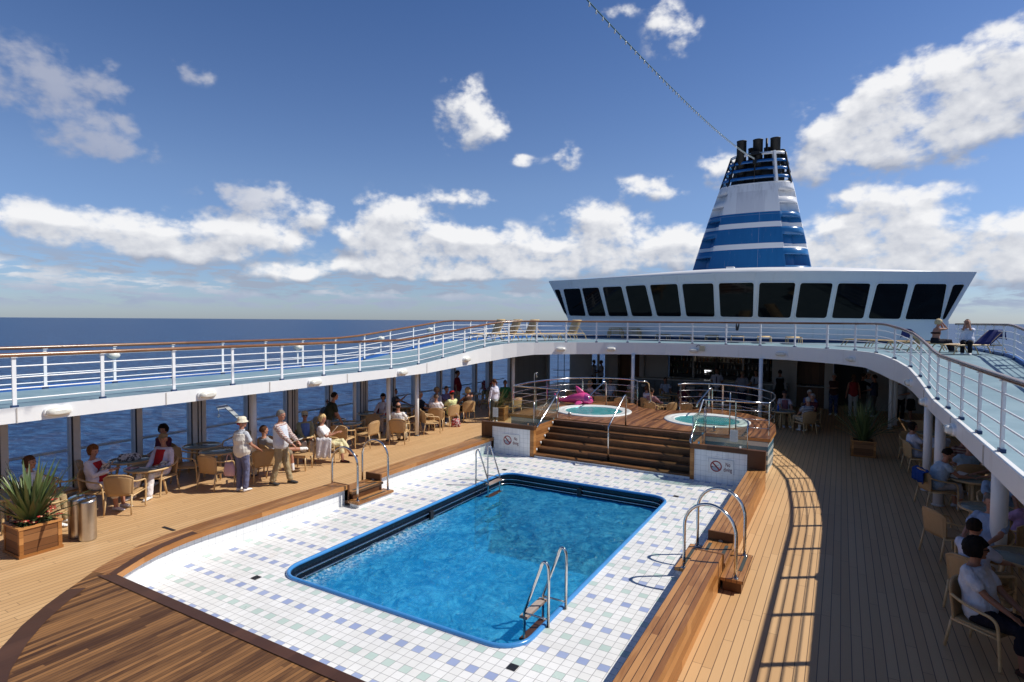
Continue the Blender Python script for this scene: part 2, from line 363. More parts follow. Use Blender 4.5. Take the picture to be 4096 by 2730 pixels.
def wicker():
    m, t, b = newmat('wicker_weave')
    x, y, z = t.sep(t.obj())
    w1 = t.m('SINE', t.m('MULTIPLY', x, 2*pi/.017)); w2 = t.m('SINE', t.m('MULTIPLY', t.m('ADD', z, y), 2*pi/.012))
    wv = t.m('MULTIPLY', w1, w2); n = t.noise(t.obj(), 14, 4).outputs['Fac']
    c = t.mix(t.mr(wv, -1, 1), (.30, .17, .07), (.64, .42, .20)); c = t.mix(t.mr(n, .3, .7, 0, .35), c, (.54, .34, .16))
    t.put(b.inputs['Base Color'], c); b.inputs['Roughness'].default_value = .5
    t.put(b.inputs['Normal'], t.bump(wv, .5, .004)); return m
M['wicker'] = wicker()
M['cane'] = plain('rattan_cane', (.58, .40, .20), .38, var=.15, scale=14, bump=.15, bscale=50)
M['sling'] = plain('lounger_sling', (.55, .40, .20), .6, var=.08, scale=8, bump=.2, bscale=150)
M['navy'] = plain('navy_towel', (.012, .022, .14), .9, var=.2, scale=10, bump=.5, bscale=70)
def glass(name, tint=(.85, .93, .92), refl=.9, rough=.02, dark=1.0):
    m, t, b = newmat(name); t.n.remove(b)
    tr = t.node('ShaderNodeBsdfTransparent'); tr.inputs[0].default_value = (*[c*dark for c in tint], 1)
    gl = t.node('ShaderNodeBsdfGlossy'); gl.inputs[0].default_value = (refl, refl, refl, 1); gl.inputs['Roughness'].default_value = rough
    lw = t.node('ShaderNodeLayerWeight'); lw.inputs[0].default_value = .5
    fr = t.m('ADD', .035, t.m('MULTIPLY', t.m('POWER', lw.outputs['Facing'], 4.0), .6))
    mx = t.node('ShaderNodeMixShader'); t.l.new(fr, mx.inputs[0]); t.l.new(tr.outputs[0], mx.inputs[1]); t.l.new(gl.outputs[0], mx.inputs[2])
    t.l.new(mx.outputs[0], t.n['Material Output'].inputs[0]); return m
M['glass'] = glass('clear_glass', (.80, .88, .86)); M['glass_wall'] = glass('tinted_window_glass', (.90, .93, .96), .5, .02, 1.0)
M['table_glass'] = None
def tableglass():
    m, t, b = newmat('table_glass'); tr = t.node('ShaderNodeBsdfTransparent'); tr.inputs[0].default_value = (.70, .80, .76, 1)
    b.inputs['Base Color'].default_value = (.34, .42, .39, 1); b.inputs['Roughness'].default_value = .04; b.inputs['Specular IOR Level'].default_value = .8
    mx = t.node('ShaderNodeMixShader'); mx.inputs[0].default_value = .62
    t.l.new(tr.outputs[0], mx.inputs[1]); t.l.new(b.outputs[0], mx.inputs[2]); t.l.new(mx.outputs[0], t.n['Material Output'].inputs[0]); return m
M['table_glass'] = tableglass()
M['black_glass'] = plain('black_window_glass', (.005, .005, .005), .05, var=.02, spec=.16)
M['upper_deck'] = None
def upperdeck():
    m, t, b = newmat('blue_grey_deck_paint'); n = t.noise(t.obj(), 1.3, 6, .65).outputs['Fac']; n2 = t.noise(t.obj(), 40, 3).outputs['Fac']
    c = t.mix(t.mr(n, .3, .7), (.165, .265, .315), (.235, .345, .395)); t.put(b.inputs['Base Color'], c); b.inputs['Roughness'].default_value = .5
    t.put(b.inputs['Normal'], t.bump(n2, .2, .003)); return m
M['upper_deck'] = upperdeck()
M['blue_paint'] = plain('blue_kerb_paint', (.015, .10, .36), .4, var=.2)
M['navy_paint'] = plain('dark_blue_paint', (.012, .04, .12), .5)
M['soil'] = plain('potting_soil', (.02, .014, .01), .95)
M['ceiling'] = plain('ceiling_panels', (.55, .53, .49), .6, var=.05)
M['bulkhead'] = plain('beige_bulkhead', (.52, .49, .45), .5, var=.06, scale=1.5)
M['darkwall'] = plain('dark_bar_wall', (.018, .014, .011), .5)
M['counter'] = plain('bar_counter_front', (.10, .13, .14), .4, var=.3, scale=3)
M['counter_top'] = plain('bar_counter_top', (.42, .42, .40), .25)
M['black'] = plain('black_soot', (.008, .008, .008), .6)
M['paper'] = plain('white_paper', (.80, .79, .76), .8, var=.05)
M['rope'] = plain('green_cable', (.02, .09, .10), .6)
# ================================================================== SETTING
# ---- sea
def sea():
    m, t, b = newmat('sea_water'); o = t.obj(); x, y, z = t.sep(o)
    P = t.xyz(x, y, 0)
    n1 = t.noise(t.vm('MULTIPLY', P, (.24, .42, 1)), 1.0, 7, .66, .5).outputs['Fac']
    n2 = t.noise(t.vm('MULTIPLY', P, (.035, .06, 1)), 1.0, 5, .6, .5).outputs['Fac']
    n3 = t.noise(t.vm('MULTIPLY', P, (.0022, .004, 1)), 1.0, 4, .6).outputs['Fac']
    h = t.m('ADD', t.m('MULTIPLY', n1, .8), t.m('MULTIPLY', n2, 4.0))
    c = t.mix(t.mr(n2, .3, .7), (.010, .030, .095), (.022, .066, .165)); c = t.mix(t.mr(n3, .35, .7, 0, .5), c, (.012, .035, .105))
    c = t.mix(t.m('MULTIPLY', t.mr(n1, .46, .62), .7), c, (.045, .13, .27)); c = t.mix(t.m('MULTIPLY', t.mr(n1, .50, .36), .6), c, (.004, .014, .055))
    foam = t.m('MULTIPLY', t.mr(t.noise(t.vm('MULTIPLY', P, (.5, .8, 1)), 1, 7, .7, .6).outputs['Fac'], .735, .79), .6)
    c = t.mix(foam, c, (.6, .66, .7))
    t.put(b.inputs['Base Color'], c); b.inputs['Roughness'].default_value = .38; b.inputs['Specular IOR Level'].default_value = .22
    t.put(b.inputs['Normal'], t.bump(h, 1.0, .45)); return m
mb = MB(); rad = [0, 60, 200, 600, 2000, 8000, 30000, 90000]; n = 96
vs = [(0, 0, -19)]+[(r*cos(2*pi*k/n), r*sin(2*pi*k/n), -19) for r in rad[1:] for k in range(n)]
fs = [(0, 1+k, 1+(k+1) % n) for k in range(n)]+[(1+i*n+k, 1+(i+1)*n+k, 1+(i+1)*n+(k+1) % n, 1+i*n+(k+1) % n) for i in range(len(rad)-2) for k in range(n)]
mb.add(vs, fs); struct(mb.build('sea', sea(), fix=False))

# ---- main deck (hole for the pool surround), pool floor with rounded hole
mb = MB(); X0, X1, Y0, Y1 = -12.3, 7.6, -12, 27; hx0, hx1, hy0, hy1 = -5.9, 1.22, -2.05, 8.36
def rect(mb, x0, y0, x1, y1, z): mb.add([(x0, y0, z), (x1, y0, z), (x1, y1, z), (x0, y1, z)], [(0, 1, 2, 3)])
rect(mb, X0, Y0, hx0, Y1, 0); rect(mb, hx1, Y0, X1, Y1, 0); rect(mb, hx0, Y0, hx1, hy0, 0); rect(mb, hx0, hy1, hx1, Y1, 0)
struct(mb.build('main_deck', M['deck'], fix=False))
PX0, PX1, PY0, PY1, PR_ = -4.36, -.20, -.27, 6.52, .40
def rrect(off=0.0, n=8):
    out = []; r = PR_-off
    for cx, cy, a0 in ((PX1-PR_, PY1-PR_, 0), (PX0+PR_, PY1-PR_, 90), (PX0+PR_, PY0+PR_, 180), (PX1-PR_, PY0+PR_, 270)):
        for k in range(n+1): a = radians(a0+90*k/n); out.append((cx+r*cos(a), cy+r*sin(a)))
    return out
def fill_with_hole(name, outer, inner, z, mat):
    bm = bmesh.new(); es = []
    for loop in (outer, inner):
        vs = [bm.verts.new((x, y, z)) for x, y in loop]
        for i in range(len(vs)): es.append(bm.edges.new((vs[i], vs[(i+1) % len(vs)])))
    bmesh.ops.triangle_fill(bm, edges=es, use_beauty=True)
    for f in bm.faces:
        if f.normal.z < 0: f.normal_flip()
    me = bpy.data.meshes.new(name); bm.to_mesh(me); bm.free(); me.materials.append(mat)
    o = bpy.data.objects.new(name, me); COL.objects.link(o); return o
struct(fill_with_hole('pool_surround_floor', [(hx0-.16, hy0-.05), (hx1+.10, hy0-.05), (hx1+.10, hy1), (hx0-.16, hy1)], rrect(), .004, M['floor_tile']))

# ---- pool basin
def poolpaint():
    m, t, b = newmat('pool_basin_paint'); x, y, z = t.sep(t.obj())
    n = t.noise(t.obj(), 1.6, 4).outputs['Fac']
    c = t.mix(n, (.03, .34, .58), (.06, .48, .74)); band = t.mr(z, -.27, -.26)
    ln = t.m('MAXIMUM', lines(t, t.m('ADD', x, y), .006, .25), lines(t, z, .005, .125))
    nav = t.mix(t.m('MULTIPLY', ln, .4), (.004, .010, .022), (.03, .06, .09))
    t.put(b.inputs['Base Color'], t.mix(band, c, nav)); b.inputs['Roughness'].default_value = .25; return m
pool = empty('swimming_pool', (0, 0, 0), 0, 'rectangular sunken swimming pool with blue rounded rim and bright blue water', 'pool')
mb = MB(); A = rrect(.05); A2 = A+[A[0]]; bz = -1.7
mb.strip([(x, y, .0) for x, y in A2], [(x, y, -.27) for x, y in A2]); mb.strip([(x, y, -.27) for x, y in A2], [(x, y, bz) for x, y in A2])
mb.add([(x, y, bz) for x, y in A], [list(range(len(A)))])
basin = mb.build('pool_basin', poolpaint(), pool)
M['rim'] = plain('blue_pool_rim', (.055, .25, .58), .24, var=.08, scale=3, coat=.3)
mb = MB(); mb.tube([(x, y, .012) for x, y in rrect(.012)], .034, 10, True); mb.build('pool_rim', M['rim'], pool)
for zz in (-.105, -.205):
    mb = MB(); mb.tube([(x, y, zz) for x, y in rrect(.085)], .014, 8, True); mb.build('overflow_rail', M['steel'], pool)
for (x, y, w, h) in ((PX0+.1, 3.4, .04, .10), (-2.28, PY1-.1, .10, .04)):
    mb = MB(); mb.box(x-w/2, y-h/2, -.25, x+w/2, y+h/2, -.07); mb.build('rail_bracket', M['dark_steel'], pool)
# water: a real rippled surface
def water_mat():
    m, t, b = newmat('pool_water'); o = t.obj(); x, y, z = t.sep(o)
    tr = t.node('ShaderNodeBsdfTransparent'); tr.inputs[0].default_value = (.30, .74, .93, 1)
    n0 = t.noise(o, 1.1, 4, .6, 1.6).outputs['Fac']; n1 = t.noise(o, 2.6, 5, .62, 2.2).outputs['Fac']; n2 = t.noise(o, 9, 4, .6, 1.4).outputs['Fac']
    c = t.mix(t.mr(t.m('ADD', t.m('MULTIPLY', n0, .28), t.m('ADD', t.m('MULTIPLY', n1, .46), t.m('MULTIPLY', n2, .26))), .36, .66), (.007, .20, .42), (.09, .54, .79))
    jet = t.m('MULTIPLY', t.mr(t.m('ADD', x, t.m('MULTIPLY', t.noise(o, 1.3, 3).outputs['Fac'], .5)), -3.35, -4.05), t.mr(y, 4.6, 2.2))
    foam = t.m('MULTIPLY', jet, t.mr(t.noise(o, 16, 6, .7, .5).outputs['Fac'], .40, .68))
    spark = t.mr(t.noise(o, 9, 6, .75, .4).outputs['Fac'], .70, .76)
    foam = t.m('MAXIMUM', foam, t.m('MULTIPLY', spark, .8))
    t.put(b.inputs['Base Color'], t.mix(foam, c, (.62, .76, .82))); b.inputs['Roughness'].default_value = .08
    b.inputs['IOR'].default_value = 1.33
    bp = t.bump(t.m('ADD', n1, t.m('MULTIPLY', n2, .45)), .8, .07); t.put(b.inputs['Normal'], bp)
    mx = t.node('ShaderNodeMixShader'); t.put(mx.inputs[0], t.m('ADD', .44, t.m('MULTIPLY', foam, .45), clamp=True))
    t.l.new(tr.outputs[0], mx.inputs[1]); t.l.new(b.outputs[0], mx.inputs[2]); t.l.new(mx.outputs[0], t.n['Material Output'].inputs[0]); return m
nx, ny = 150, 240; mb = MB(); vs = []
for j in range(ny+1):
    for i in range(nx+1):
        x = PX0+.05+(PX1-PX0-.1)*i/nx; y = PY0+.05+(PY1-PY0-.1)*j/ny
        cx = max(abs(x-(PX0+PX1)/2)-((PX1-PX0)/2-PR_), 0); cy = max(abs(y-(PY0+PY1)/2)-((PY1-PY0)/2-PR_), 0)
        q = hypot(cx, cy); lim = PR_-.052
        if q > lim and cx > 0 and cy > 0:
            sx = (PX0+PX1)/2; sy = (PY0+PY1)/2
            x = sx+math.copysign(((PX1-PX0)/2-PR_)+cx*lim/q, x-sx); y = sy+math.copysign(((PY1-PY0)/2-PR_)+cy*lim/q, y-sy)
        p = Vector((x*1.5, y*1.5, 3.1)); h = .036*noise.noise(p)+.040*noise.noise(p*2.4)+.018*noise.noise(p*6.1)+.008*noise.noise(p*13)
        calm = .55 if y > 4.6 else 1.0
        vs.append((x, y, -.245+h*1.0*calm))
mb.add(vs, [(j*(nx+1)+i, j*(nx+1)+i+1, (j+1)*(nx+1)+i+1, (j+1)*(nx+1)+i) for j in range(ny) for i in range(nx)], True)
struct(mb.build('pool_water', water_mat(), fix=False))

# ---- pool ladders
def ladder(x, ys, side, label):
    t = empty('pool_ladder', (x, (ys[0]+ys[1])/2, 0), 0, label, 'pool ladder', 'steel pool ladders')
    for y in ys:
        yy = y-(ys[0]+ys[1])/2; w = .34*side
        pts = [(0, yy, .004), (0, yy, .70)]+[(w*.16*(1-cos(a)), yy, .70+.12*sin(a)) for a in [radians(q) for q in range(20, 150, 20)]]+[(w*.36, yy, .70), (w, yy, .12), (w, yy, -1.1)]
        mb = MB(); mb.tube(pts, .019, 10); mb.tube([(w, yy, .10), (0, yy, .10)], .012, 8); mb.build('side_rail', M['steel'], t)
    for zz in (.03, -.26, -.55, -.84):
        mb = MB(); mb.box(.34*side-.06, -.29, zz, .34*side+.05, .29, zz+.028); mb.build('tread', M['teak_dark'] if zz < 0 else M['tread'], t)
M['tread'] = wood('weathered_tread', (.22, .15, .12), (.46, .38, .33), .1, 'y', 0, .6)
ladder(-.155, (.45, .98), -1, 'steel pool ladder with wooden tread at the near right pool corner')
ladder(-4.41, (5.28, 5.80), 1, 'steel pool ladder at the far left pool corner')

# ---- drains
def drain(x, y, label):
    t = MB(); t.box(x-.055, y-.055, .006, x+.055, y+.055, .010)
    o = t.build('drain_grate', M['dark_steel']); tag(o, label, 'drain', 'dark square drains in the tile floor')
    mb = MB()
    for k in range(7): mb.box(x-.052, y-.048+k*.0145, .010, x+.052, y-.041+k*.0145, .014)
    mb.build('grille', M['chrome_dark'], o)
M['chrome_dark'] = plain('drain_bars', (.10, .10, .11), .4, .6)
for x, y, l in ((-4.5, -.47, 'dark drain grate in tiles off the near left pool corner'), (-.125, -.5, 'dark drain grate in tiles off the near right pool corner'), (-4.44, 6.72, 'dark drain grate in tiles off the far left pool corner'), (-.13, 6.8, 'dark drain grate in tiles off the far right pool corner')):
    drain(round(x/S)*S, round(y/S)*S, l)

mb = MB(); mb.hexa([(-7.80, -.035, .004), (-7.44, -.035, .004), (-7.44, .02, .004), (-7.80, .02, .004), (-7.80, -.035, .009), (-7.44, -.035, .009), (-7.44, .02, .009), (-7.80, .02, .009)])
tag(mb.build('deck_drain', M['dark_steel']), 'narrow dark drain slot in the deck by the curved bench', 'drain')
# ---- coaming benches
def sweep_bench(name, inn, out, label, wall_in, z0=0.0):
    b = empty(name, (0, 0, 0), 0, label, 'bench', 'wooden benches round the pool')
    mb = MB(); n = len(inn)   # seat
    for i in range(n-1):
        a, c, d, e = inn[i], inn[i+1], out[i+1], out[i]
        mb.add([(*a, .43), (*c, .43), (*d, .43), (*e, .43)], [(0, 1, 2, 3)])
    mb.build('seat', M['bench'], b)
    mb = MB()
    mb.strip([(*p, .345) for p in inn], [(*p, .43) for p in inn]); mb.strip([(*p, .0) for p in out], [(*p, .43) for p in out])
    for k in (0, -1): mb.add([(*inn[k], .12), (*out[k], .0), (*out[k], .43), (*inn[k], .43)], [(0, 1, 2, 3)])
    mb.strip([(*p, .345) for p in inn], [(*p, .345) for p in wall_in])
    mb.build('side_boards', M['bench_side'], b)
    mb = MB(); mb.strip([(*p, .0) for p in wall_in], [(*p, .36) for p in wall_in])
    for k in (0, -1): mb.add([(*wall_in[k], 0), (*out[k], 0), (*out[k], .344), (*wall_in[k], .344)], [(0, 1, 2, 3)])
    mb.build('tiled_face', M['wall_tile'], b)
    return b
inA = [(-5.80, 2.60), (-5.82, 1.6), (-5.84, .8), (-5.86, .2), (-5.865, -.3), (-5.83, -.75), (-5.75, -1.15), (-5.61, -1.5), (-5.45, -1.8), (-5.33, -2.0)]
waA = [(x-.085, y) for x, y in inA]
outA = [(-6.21, 2.60), (-6.24, 1.7), (-6.27, .9), (-6.28, .3), (-6.275, -.3), (-6.22, -.9), (-6.12, -1.3), (-5.97, -1.65), (-5.81, -1.96), (-5.72, -2.1)]
nb = sweep_bench('bench', inA, outA, 'long curved teak bench left of the pool running to the near left corner', waA)
sweep_bench('bench', [(-5.80, 3.6), (-5.80, 5.9), (-5.80, 8.35)], [(-6.21, 3.6), (-6.21, 5.9), (-6.21, 8.35)], 'straight teak bench left of the pool reaching the stair wall', [(-5.885, 3.6), (-5.885, 5.9), (-5.885, 8.35)])
sweep_bench('bench', [(1.14, -2.1), (1.14, 2.84)], [(1.51, -2.1), (1.51, 2.84)], 'teak bench right of the pool, nearest the camera', [(1.20, -2.1), (1.20, 2.84)])
sweep_bench('bench', [(1.14, 3.80), (1.14, 8.35)], [(1.51, 3.80), (1.51, 8.35)], 'teak bench right of the pool between arched handrails and stair wall', [(1.20, 3.80), (1.20, 8.35)])
def endcap(x0, x1, y, yy, label=None):
    o = MB().box(x0-.004, y, .0 if False else .05, x1+.004, yy, .434).build('bench_end', M['wood_panel']); return o
for (bi, x0, x1, y, yy, dirn) in (('left_near', -6.22, -5.79, 2.60, 2.64, 1), ('left_far', -6.22, -5.79, 3.56, 3.60, -1), ('right_near', 1.13, 1.52, 2.84, 2.88, 1), ('right_far', 1.13, 1.52, 3.76, 3.80, -1)):
    par = {'left_near': 'bench', 'left_far': 'bench.001', 'right_near': 'bench.002', 'right_far': 'bench.003'}[bi]
    o = endcap(x0, x1, y, yy); o.parent = bpy.data.objects[par]
    xc = (x0+x1)/2; yc = y if dirn < 0 else yy
    mb = MB(); mb.tube([(xc, yc, .27), (xc, yc+.012*dirn, .27)], .042, 18); mb.build('round_light', M['chrome'], o)
# dark curved inlay on the bench and the platform borders
def flat_strip(name, A, B, z, mat, parent):
    mb = MB(); mb.strip([(*p, z) for p in A], [(*p, z) for p in B]); mb.strip([(*p, z-.02) for p in A], [(*p, z) for p in A]); return mb.build(name, mat, parent)
flat_strip('dark_inlay', [(-5.86, -.55), (-5.84, -.75), (-5.76, -1.15), (-5.62, -1.5), (-5.46, -1.8), (-5.34, -2.0)], [(-5.99, -.55), (-5.96, -.85), (-5.88, -1.2), (-5.75, -1.52), (-5.6, -1.78), (-5.45, -2.02)], .434, M['teak_dark'], nb)
# ---- near teak platform
arc = [(-5.36, -2.0), (-5.74, -2.06), (-5.4, -2.52), (-5.15, -2.85), (-4.85, -3.18), (-4.49, -3.49), (-4.0, -3.82), (-3.4, -4.1), (-2.6, -4.28), (-1.8, -4.25), (-.9, -4.05), (-.1, -3.7), (.7, -3.1), (1.2, -2.6), (1.51, -2.1)]
plat = empty('teak_platform', (0, 0, 0), 0, 'low curved teak platform in the near left foreground with dark border', 'platform')
mb = MB(); mb.prism(arc, 0, .428); mb.build('planking', M['teak'], plat)
arc_b = arc[2:]; inner_arc = [(p[0], p[1]) for p in [((x*.955-.102), (y*.95+.02)) for x, y in arc_b]]
flat_strip('curved_border', arc_b, inner_arc, .434, M['teak_dark'], plat)
flat_strip('straight_border', [(-5.34, -1.985), (1.51, -2.02)], [(-5.52, -2.13), (1.51, -2.15)], .437, M['teak_dark'], plat)
mb = MB(); mb.box(-5.3, -2.05, 0, 1.2, -2.01, .415); mb.build('tiled_face', M['wall_tile'], plat)

# ---- step-overs with arched handrails
def steps(side, label):
    t = empty('step_over', (0, 0, 0), 0, label, 'steps', 'wooden step-overs beside the pool')
    def tread(name, x0, x1, y0, y1, z, zb, w=.05):
        mb = MB(); mb.box(x0, y0, z-.045, x1, y1, z); mb.build(name, M['bench'], t)
        mb = MB(); mb.box(x0+.03, y0+.04, zb, x1-.03, y1-.04, z-.045); mb.build('riser', M['wall_tile'] if name == 'inner_tread' else M['wood_panel'], t)
    if side < 0:
        tread('inner_tread', -5.76, -5.46, 2.56, 3.62, .125, .0); tread('top_tread', -6.18, -5.70, 2.645, 3.555, .29, 0); tread('outer_tread', -6.5, -6.2, 2.6, 3.6, .145, 0)
        gs = [(-5.56, .126), (-5.80, .291), (-6.43, .146)]; ys = (2.75, 3.45)
    else:
        tread('inner_tread', .83, 1.13, 2.76, 3.84, .125, 0); tread('top_tread', 1.12, 1.54, 2.885, 3.755, .29, 0); tread('outer_tread', 1.52, 1.83, 2.6, 3.66, .195, 0)
        gs = [(.93, .126), (1.20, .291), (1.45, .291), (1.74, .196)]; ys = (2.95, 3.6)
    for gx, gz in gs:
        mb = MB(); mb.box(gx-.025, ys[0], gz, gx+.025, ys[1], gz+.003); mb.build('grip_strip', M['grip'], t)
steps(-1, 'wooden step-over in the gap of the left poolside bench'); steps(1, 'wooden step-over in the gap of the right poolside bench')
def arch(xa, za, xb, zb, ya, yb, apex, label):
    t = empty('arched_handrail', ((xa+xb)/2, (ya+yb)/2, 0), 0, label, 'handrail', 'arched steel handrails at the step-overs')
    o = t.location; r = (xb-xa)/2; h = apex-r*1.05
    pts = [(xa, ya, za), (xa, ya, h*.55), (xa, ya, h)]
    for k in range(1, 16): a = pi*k/16; pts.append(((xa+xb)/2-r*cos(a), ya+(yb-ya)*k/16, h+r*1.05*sin(a)))
    pts += [(xb, yb, h), (xb, yb, h*.5), (xb, yb, zb)]
    mb = MB(); mb.tube([Vector(p)-o for p in pts], .023, 12); mb.build('tube', M['steel'], t)
    for x, y, z in ((xa, ya, za), (xb, yb, zb)):
        mb = MB(); mb.lathe([(.045, 0), (.045, .006), (.028, .014)], 14, (x-o.x, y-o.y, z-o.z)); mb.build('base_flange', M['steel'], t)
arch(-6.29, .145, -5.59, .125, 2.64, 2.67, 1.19, 'arched steel handrail left of the pool, nearer of the two')
arch(-6.27, .145, -5.59, .125, 3.5, 3.58, 1.19, 'arched steel handrail left of the pool, farther of the two')
arch(.96, .125, 1.72, .195, 2.82, 2.66, 1.17, 'arched steel handrail right of the pool, nearer of the two')
arch(.96, .125, 1.71, .195, 3.76, 3.6, 1.17, 'arched steel handrail right of the pool, farther of the two')
# ---- far stair wall, signs
def sidewall(x0, x1, tx0, tx1, px0, px1, fx0, fx1, label):
    t = empty('stair_wall', (0, 0, 0), 0, label, 'wall', 'tiled walls beside the stairs')
    mb = MB(); mb.box(tx0, 8.35, -.0, tx1, 8.46, .762); mb.build('tiled_face', M['wall_tile'], t)
    mb = MB(); mb.box(x0, 8.335, .762, x1, 8.475, .872); mb.build('timber_cap', M['wood_panel'], t)
    mb = MB(); mb.box(px0, 8.34, 0.0, px1, 8.47, .762); mb.build('timber_panel', M['wood_panel'], t)
    mb = MB(); mb.box(fx0, 8.33, 0.02, fx1, 8.47, .762); mb.build('timber_post', M['bench_side'], t)
sidewall(-6.22, -4.48, -5.85, -4.60, -6.22, -5.85, -4.60, -4.48, 'white tiled wall with timber cap left of the wooden stairs')
sidewall(-.19, 1.50, -.09, 1.11, 1.11, 1.50, -.19, -.09, 'white tiled wall with timber cap right of the wooden stairs')
M['sign_red'] = plain('sign_red', (.30, .018, .02), .5, var=.03); M['sign_blue'] = plain('sign_grey_blue', (.33, .38, .46), .5); M['sign_txt'] = plain('sign_maroon_text', (.14, .012, .016), .5, var=.02); M['sign_black'] = plain('sign_black', (.015, .015, .02), .5)
def text_mesh(body, size, mat, parent, loc, rx=pi/2, name='lettering', bold=0.0, lh=1.0, ysc=1.0, xsc=1.0):
    cu = bpy.data.curves.new(name, 'FONT'); cu.body = body; cu.size = size; cu.align_x = 'CENTER'; cu.align_y = 'CENTER'; cu.extrude = .0008; cu.offset = bold; cu.space_line = lh
    tmp = bpy.data.objects.new('tmp_text', cu); COL.objects.link(tmp)
    bpy.context.view_layer.update()
    me = bpy.data.meshes.new_from_object(tmp.evaluated_get(bpy.context.evaluated_depsgraph_get())); bpy.data.objects.remove(tmp)
    me.materials.clear(); me.materials.append(mat); o = bpy.data.objects.new(name, me); COL.objects.link(o); o.parent = parent
    o.location = loc; o.rotation_euler = (rx, 0, 0); o.scale = (xsc, ysc, 1); return o
def sign(xc, zc, w, h, label):
    t = empty('warning_sign', (xc, 8.345, zc), 0, label, 'sign', 'no diving signs')
    mb = MB(); mb.box(-w/2, -.012, -h/2, w/2, .003, h/2); mb.build('board', M['paper'], t)
    mb = MB()
    for a, b in (((-w/2, -h/2), (w/2, -h/2)), ((w/2, -h/2), (w/2, h/2)), ((w/2, h/2), (-w/2, h/2)), ((-w/2, h/2), (-w/2, -h/2))): mb.bar((a[0], -.014, a[1]), (b[0], -.014, b[1]), .012, .014)
    mb.build('frame', M['white'], t)
    cx = -w*.18; R = h*.385; y = -.0135
    mb = MB(); mb.add([(cx+R*.88*cos(a), y, R*.88*sin(a)) for a in [radians(180+q*15+8) for q in range(12)]], [list(range(12))]); mb.build('water_symbol', M['sign_blue'], t)
    mb = MB()   # diver
    mb.bar((cx-R*.55, y-.001, -R*.10), (cx+R*.1, y-.001, R*.10), .004, R*.13, (0, 1, 0)); mb.bar((cx, y-.001, R*.05), (cx+R*.55, y-.001, R*.32), .004, R*.12, (0, 1, 0)); mb.bar((cx-.2*R, y-.001, -.08*R), (cx+R*.15, y-.001, -R*.16), .004, R*.10, (0, 1, 0))
    mb.ell((cx-R*.68, y-.001, -R*.10), (R*.11, .002, R*.11), 10, 6); mb.build('diver_symbol', M['sign_black'], t)
    mb = MB(); n = 40; A = [(cx+R*cos(2*pi*k/n), y-.003, R*sin(2*pi*k/n)) for k in range(n+1)]; B = [(cx+R*.80*cos(2*pi*k/n), y-.003, R*.80*sin(2*pi*k/n)) for k in range(n+1)]
    mb.strip(A, B); d = R*.09
    q = .64*R; mb.add([(cx-q-d, y-.0035, q-d), (cx-q+d, y-.0035, q+d), (cx+q+d, y-.0035, -q+d), (cx+q-d, y-.0035, -q-d)], [(0, 1, 2, 3)]); mb.build('prohibition_ring', M['sign_red'], t)
    text_mesh('No\ndiving', h*.30, M['sign_txt'], t, (w*.285, -.0135, 0.0), lh=.9, ysc=1.3, bold=.0012, xsc=.80)
sign(-5.225, .40, .57, .345, 'white no diving sign on the tiled wall left of the stairs')
sign(.525, .40, .57, .345, 'white no diving sign on the tiled wall right of the stairs')
# ---- stairs
st = empty('wooden_stairs', (0, 0, 0), 0, 'wide dark teak stairs of six steps up to the hot tub platform', 'stairs')
SX0, SX1 = -4.478, -.192
mb = MB(); mb.box(SX0, 8.36, 0, SX1, 8.5, .095); mb.build('tiled_plinth', M['wall_tile'], st)
for k in range(6):
    z1 = .10+.1535*k; y0 = 8.345+.258*k
    mb = MB(); mb.box(SX0, y0, z1-.045, SX1, y0+.30 if k < 5 else y0+.2, z1); mb.build('tread', M['teak_front'], st)
    if k: mb = MB(); mb.box(SX0, y0+.02, z1-.1535, SX1, y0+.06, z1-.045); mb.build('riser', M['teak_front'], st)
for x, w, mt in ((SX0-.02, .0, 0), (SX1+.02, 0, 0)):
    mb = MB(); xx = x+(-.03 if x < -2 else .03)
    pr = [(8.475, 0), (9.95, 0), (9.95, .868), (8.475, .868)]
    mb.add([(x, y, z) for y, z in pr]+[(xx, y, z) for y, z in pr], [(0, 1, 2, 3), (7, 6, 5, 4), (0, 4, 5, 1), (1, 5, 6, 2), (2, 6, 7, 3), (3, 7, 4, 0)]); mb.build('side_boards', M['stair_side'], st)
for k in range(5):
    mb = MB(); mb.tube([(SX0-.019, 8.52+.258*k, .2+.1535*k), (SX0+.008, 8.52+.258*k, .2+.1535*k)], .032, 14); mb.tube([(SX0+.009, 8.52+.258*k, .2+.1535*k), (SX0+.012, 8.52+.258*k, .2+.1535*k)], .014, 10)
    mb.build('step_light', M['white'], st)
# ---- hot tub platform
PZ = .88
lobes = [(1.45, 9.9), (1.46, 11.2), (1.34, 12.3), (.98, 13.2), (.35, 13.95), (-.45, 14.3), (-1.2, 14.25), (-1.5, 13.75), (-1.75, 13.42), (-2.35, 13.3), (-2.95, 13.42), (-3.2, 13.75), (-3.5, 14.25), (-4.25, 14.3), (-5.05, 13.95), (-5.68, 13.2), (-6.04, 12.3), (-6.18, 11.2), (-6.18, 9.9)]
JX = ((-4.1, 11.85), (-.52, 11.95)); JR = 1.24
hp = empty('hot_tub_platform', (0, 0, 0), 0, 'raised teak platform with mosaic sides carrying two round hot tubs', 'platform')
def poly_holes(name, outer, holes, z, mat, parent):
    bm = bmesh.new(); es = []
    for loop in [outer]+holes:
        vs = [bm.verts.new((x, y, z)) for x, y in loop]
        for i in range(len(vs)): es.append(bm.edges.new((vs[i], vs[(i+1) % len(vs)])))
    bmesh.ops.triangle_fill(bm, edges=es, use_beauty=True)
    for f in bm.faces:
        if f.normal.z < 0: f.normal_flip()
    me = bpy.data.meshes.new(name); bm.to_mesh(me); bm.free(); me.materials.append(mat)
    o = bpy.data.objects.new(name, me); COL.objects.link(o); o.parent = parent; return o
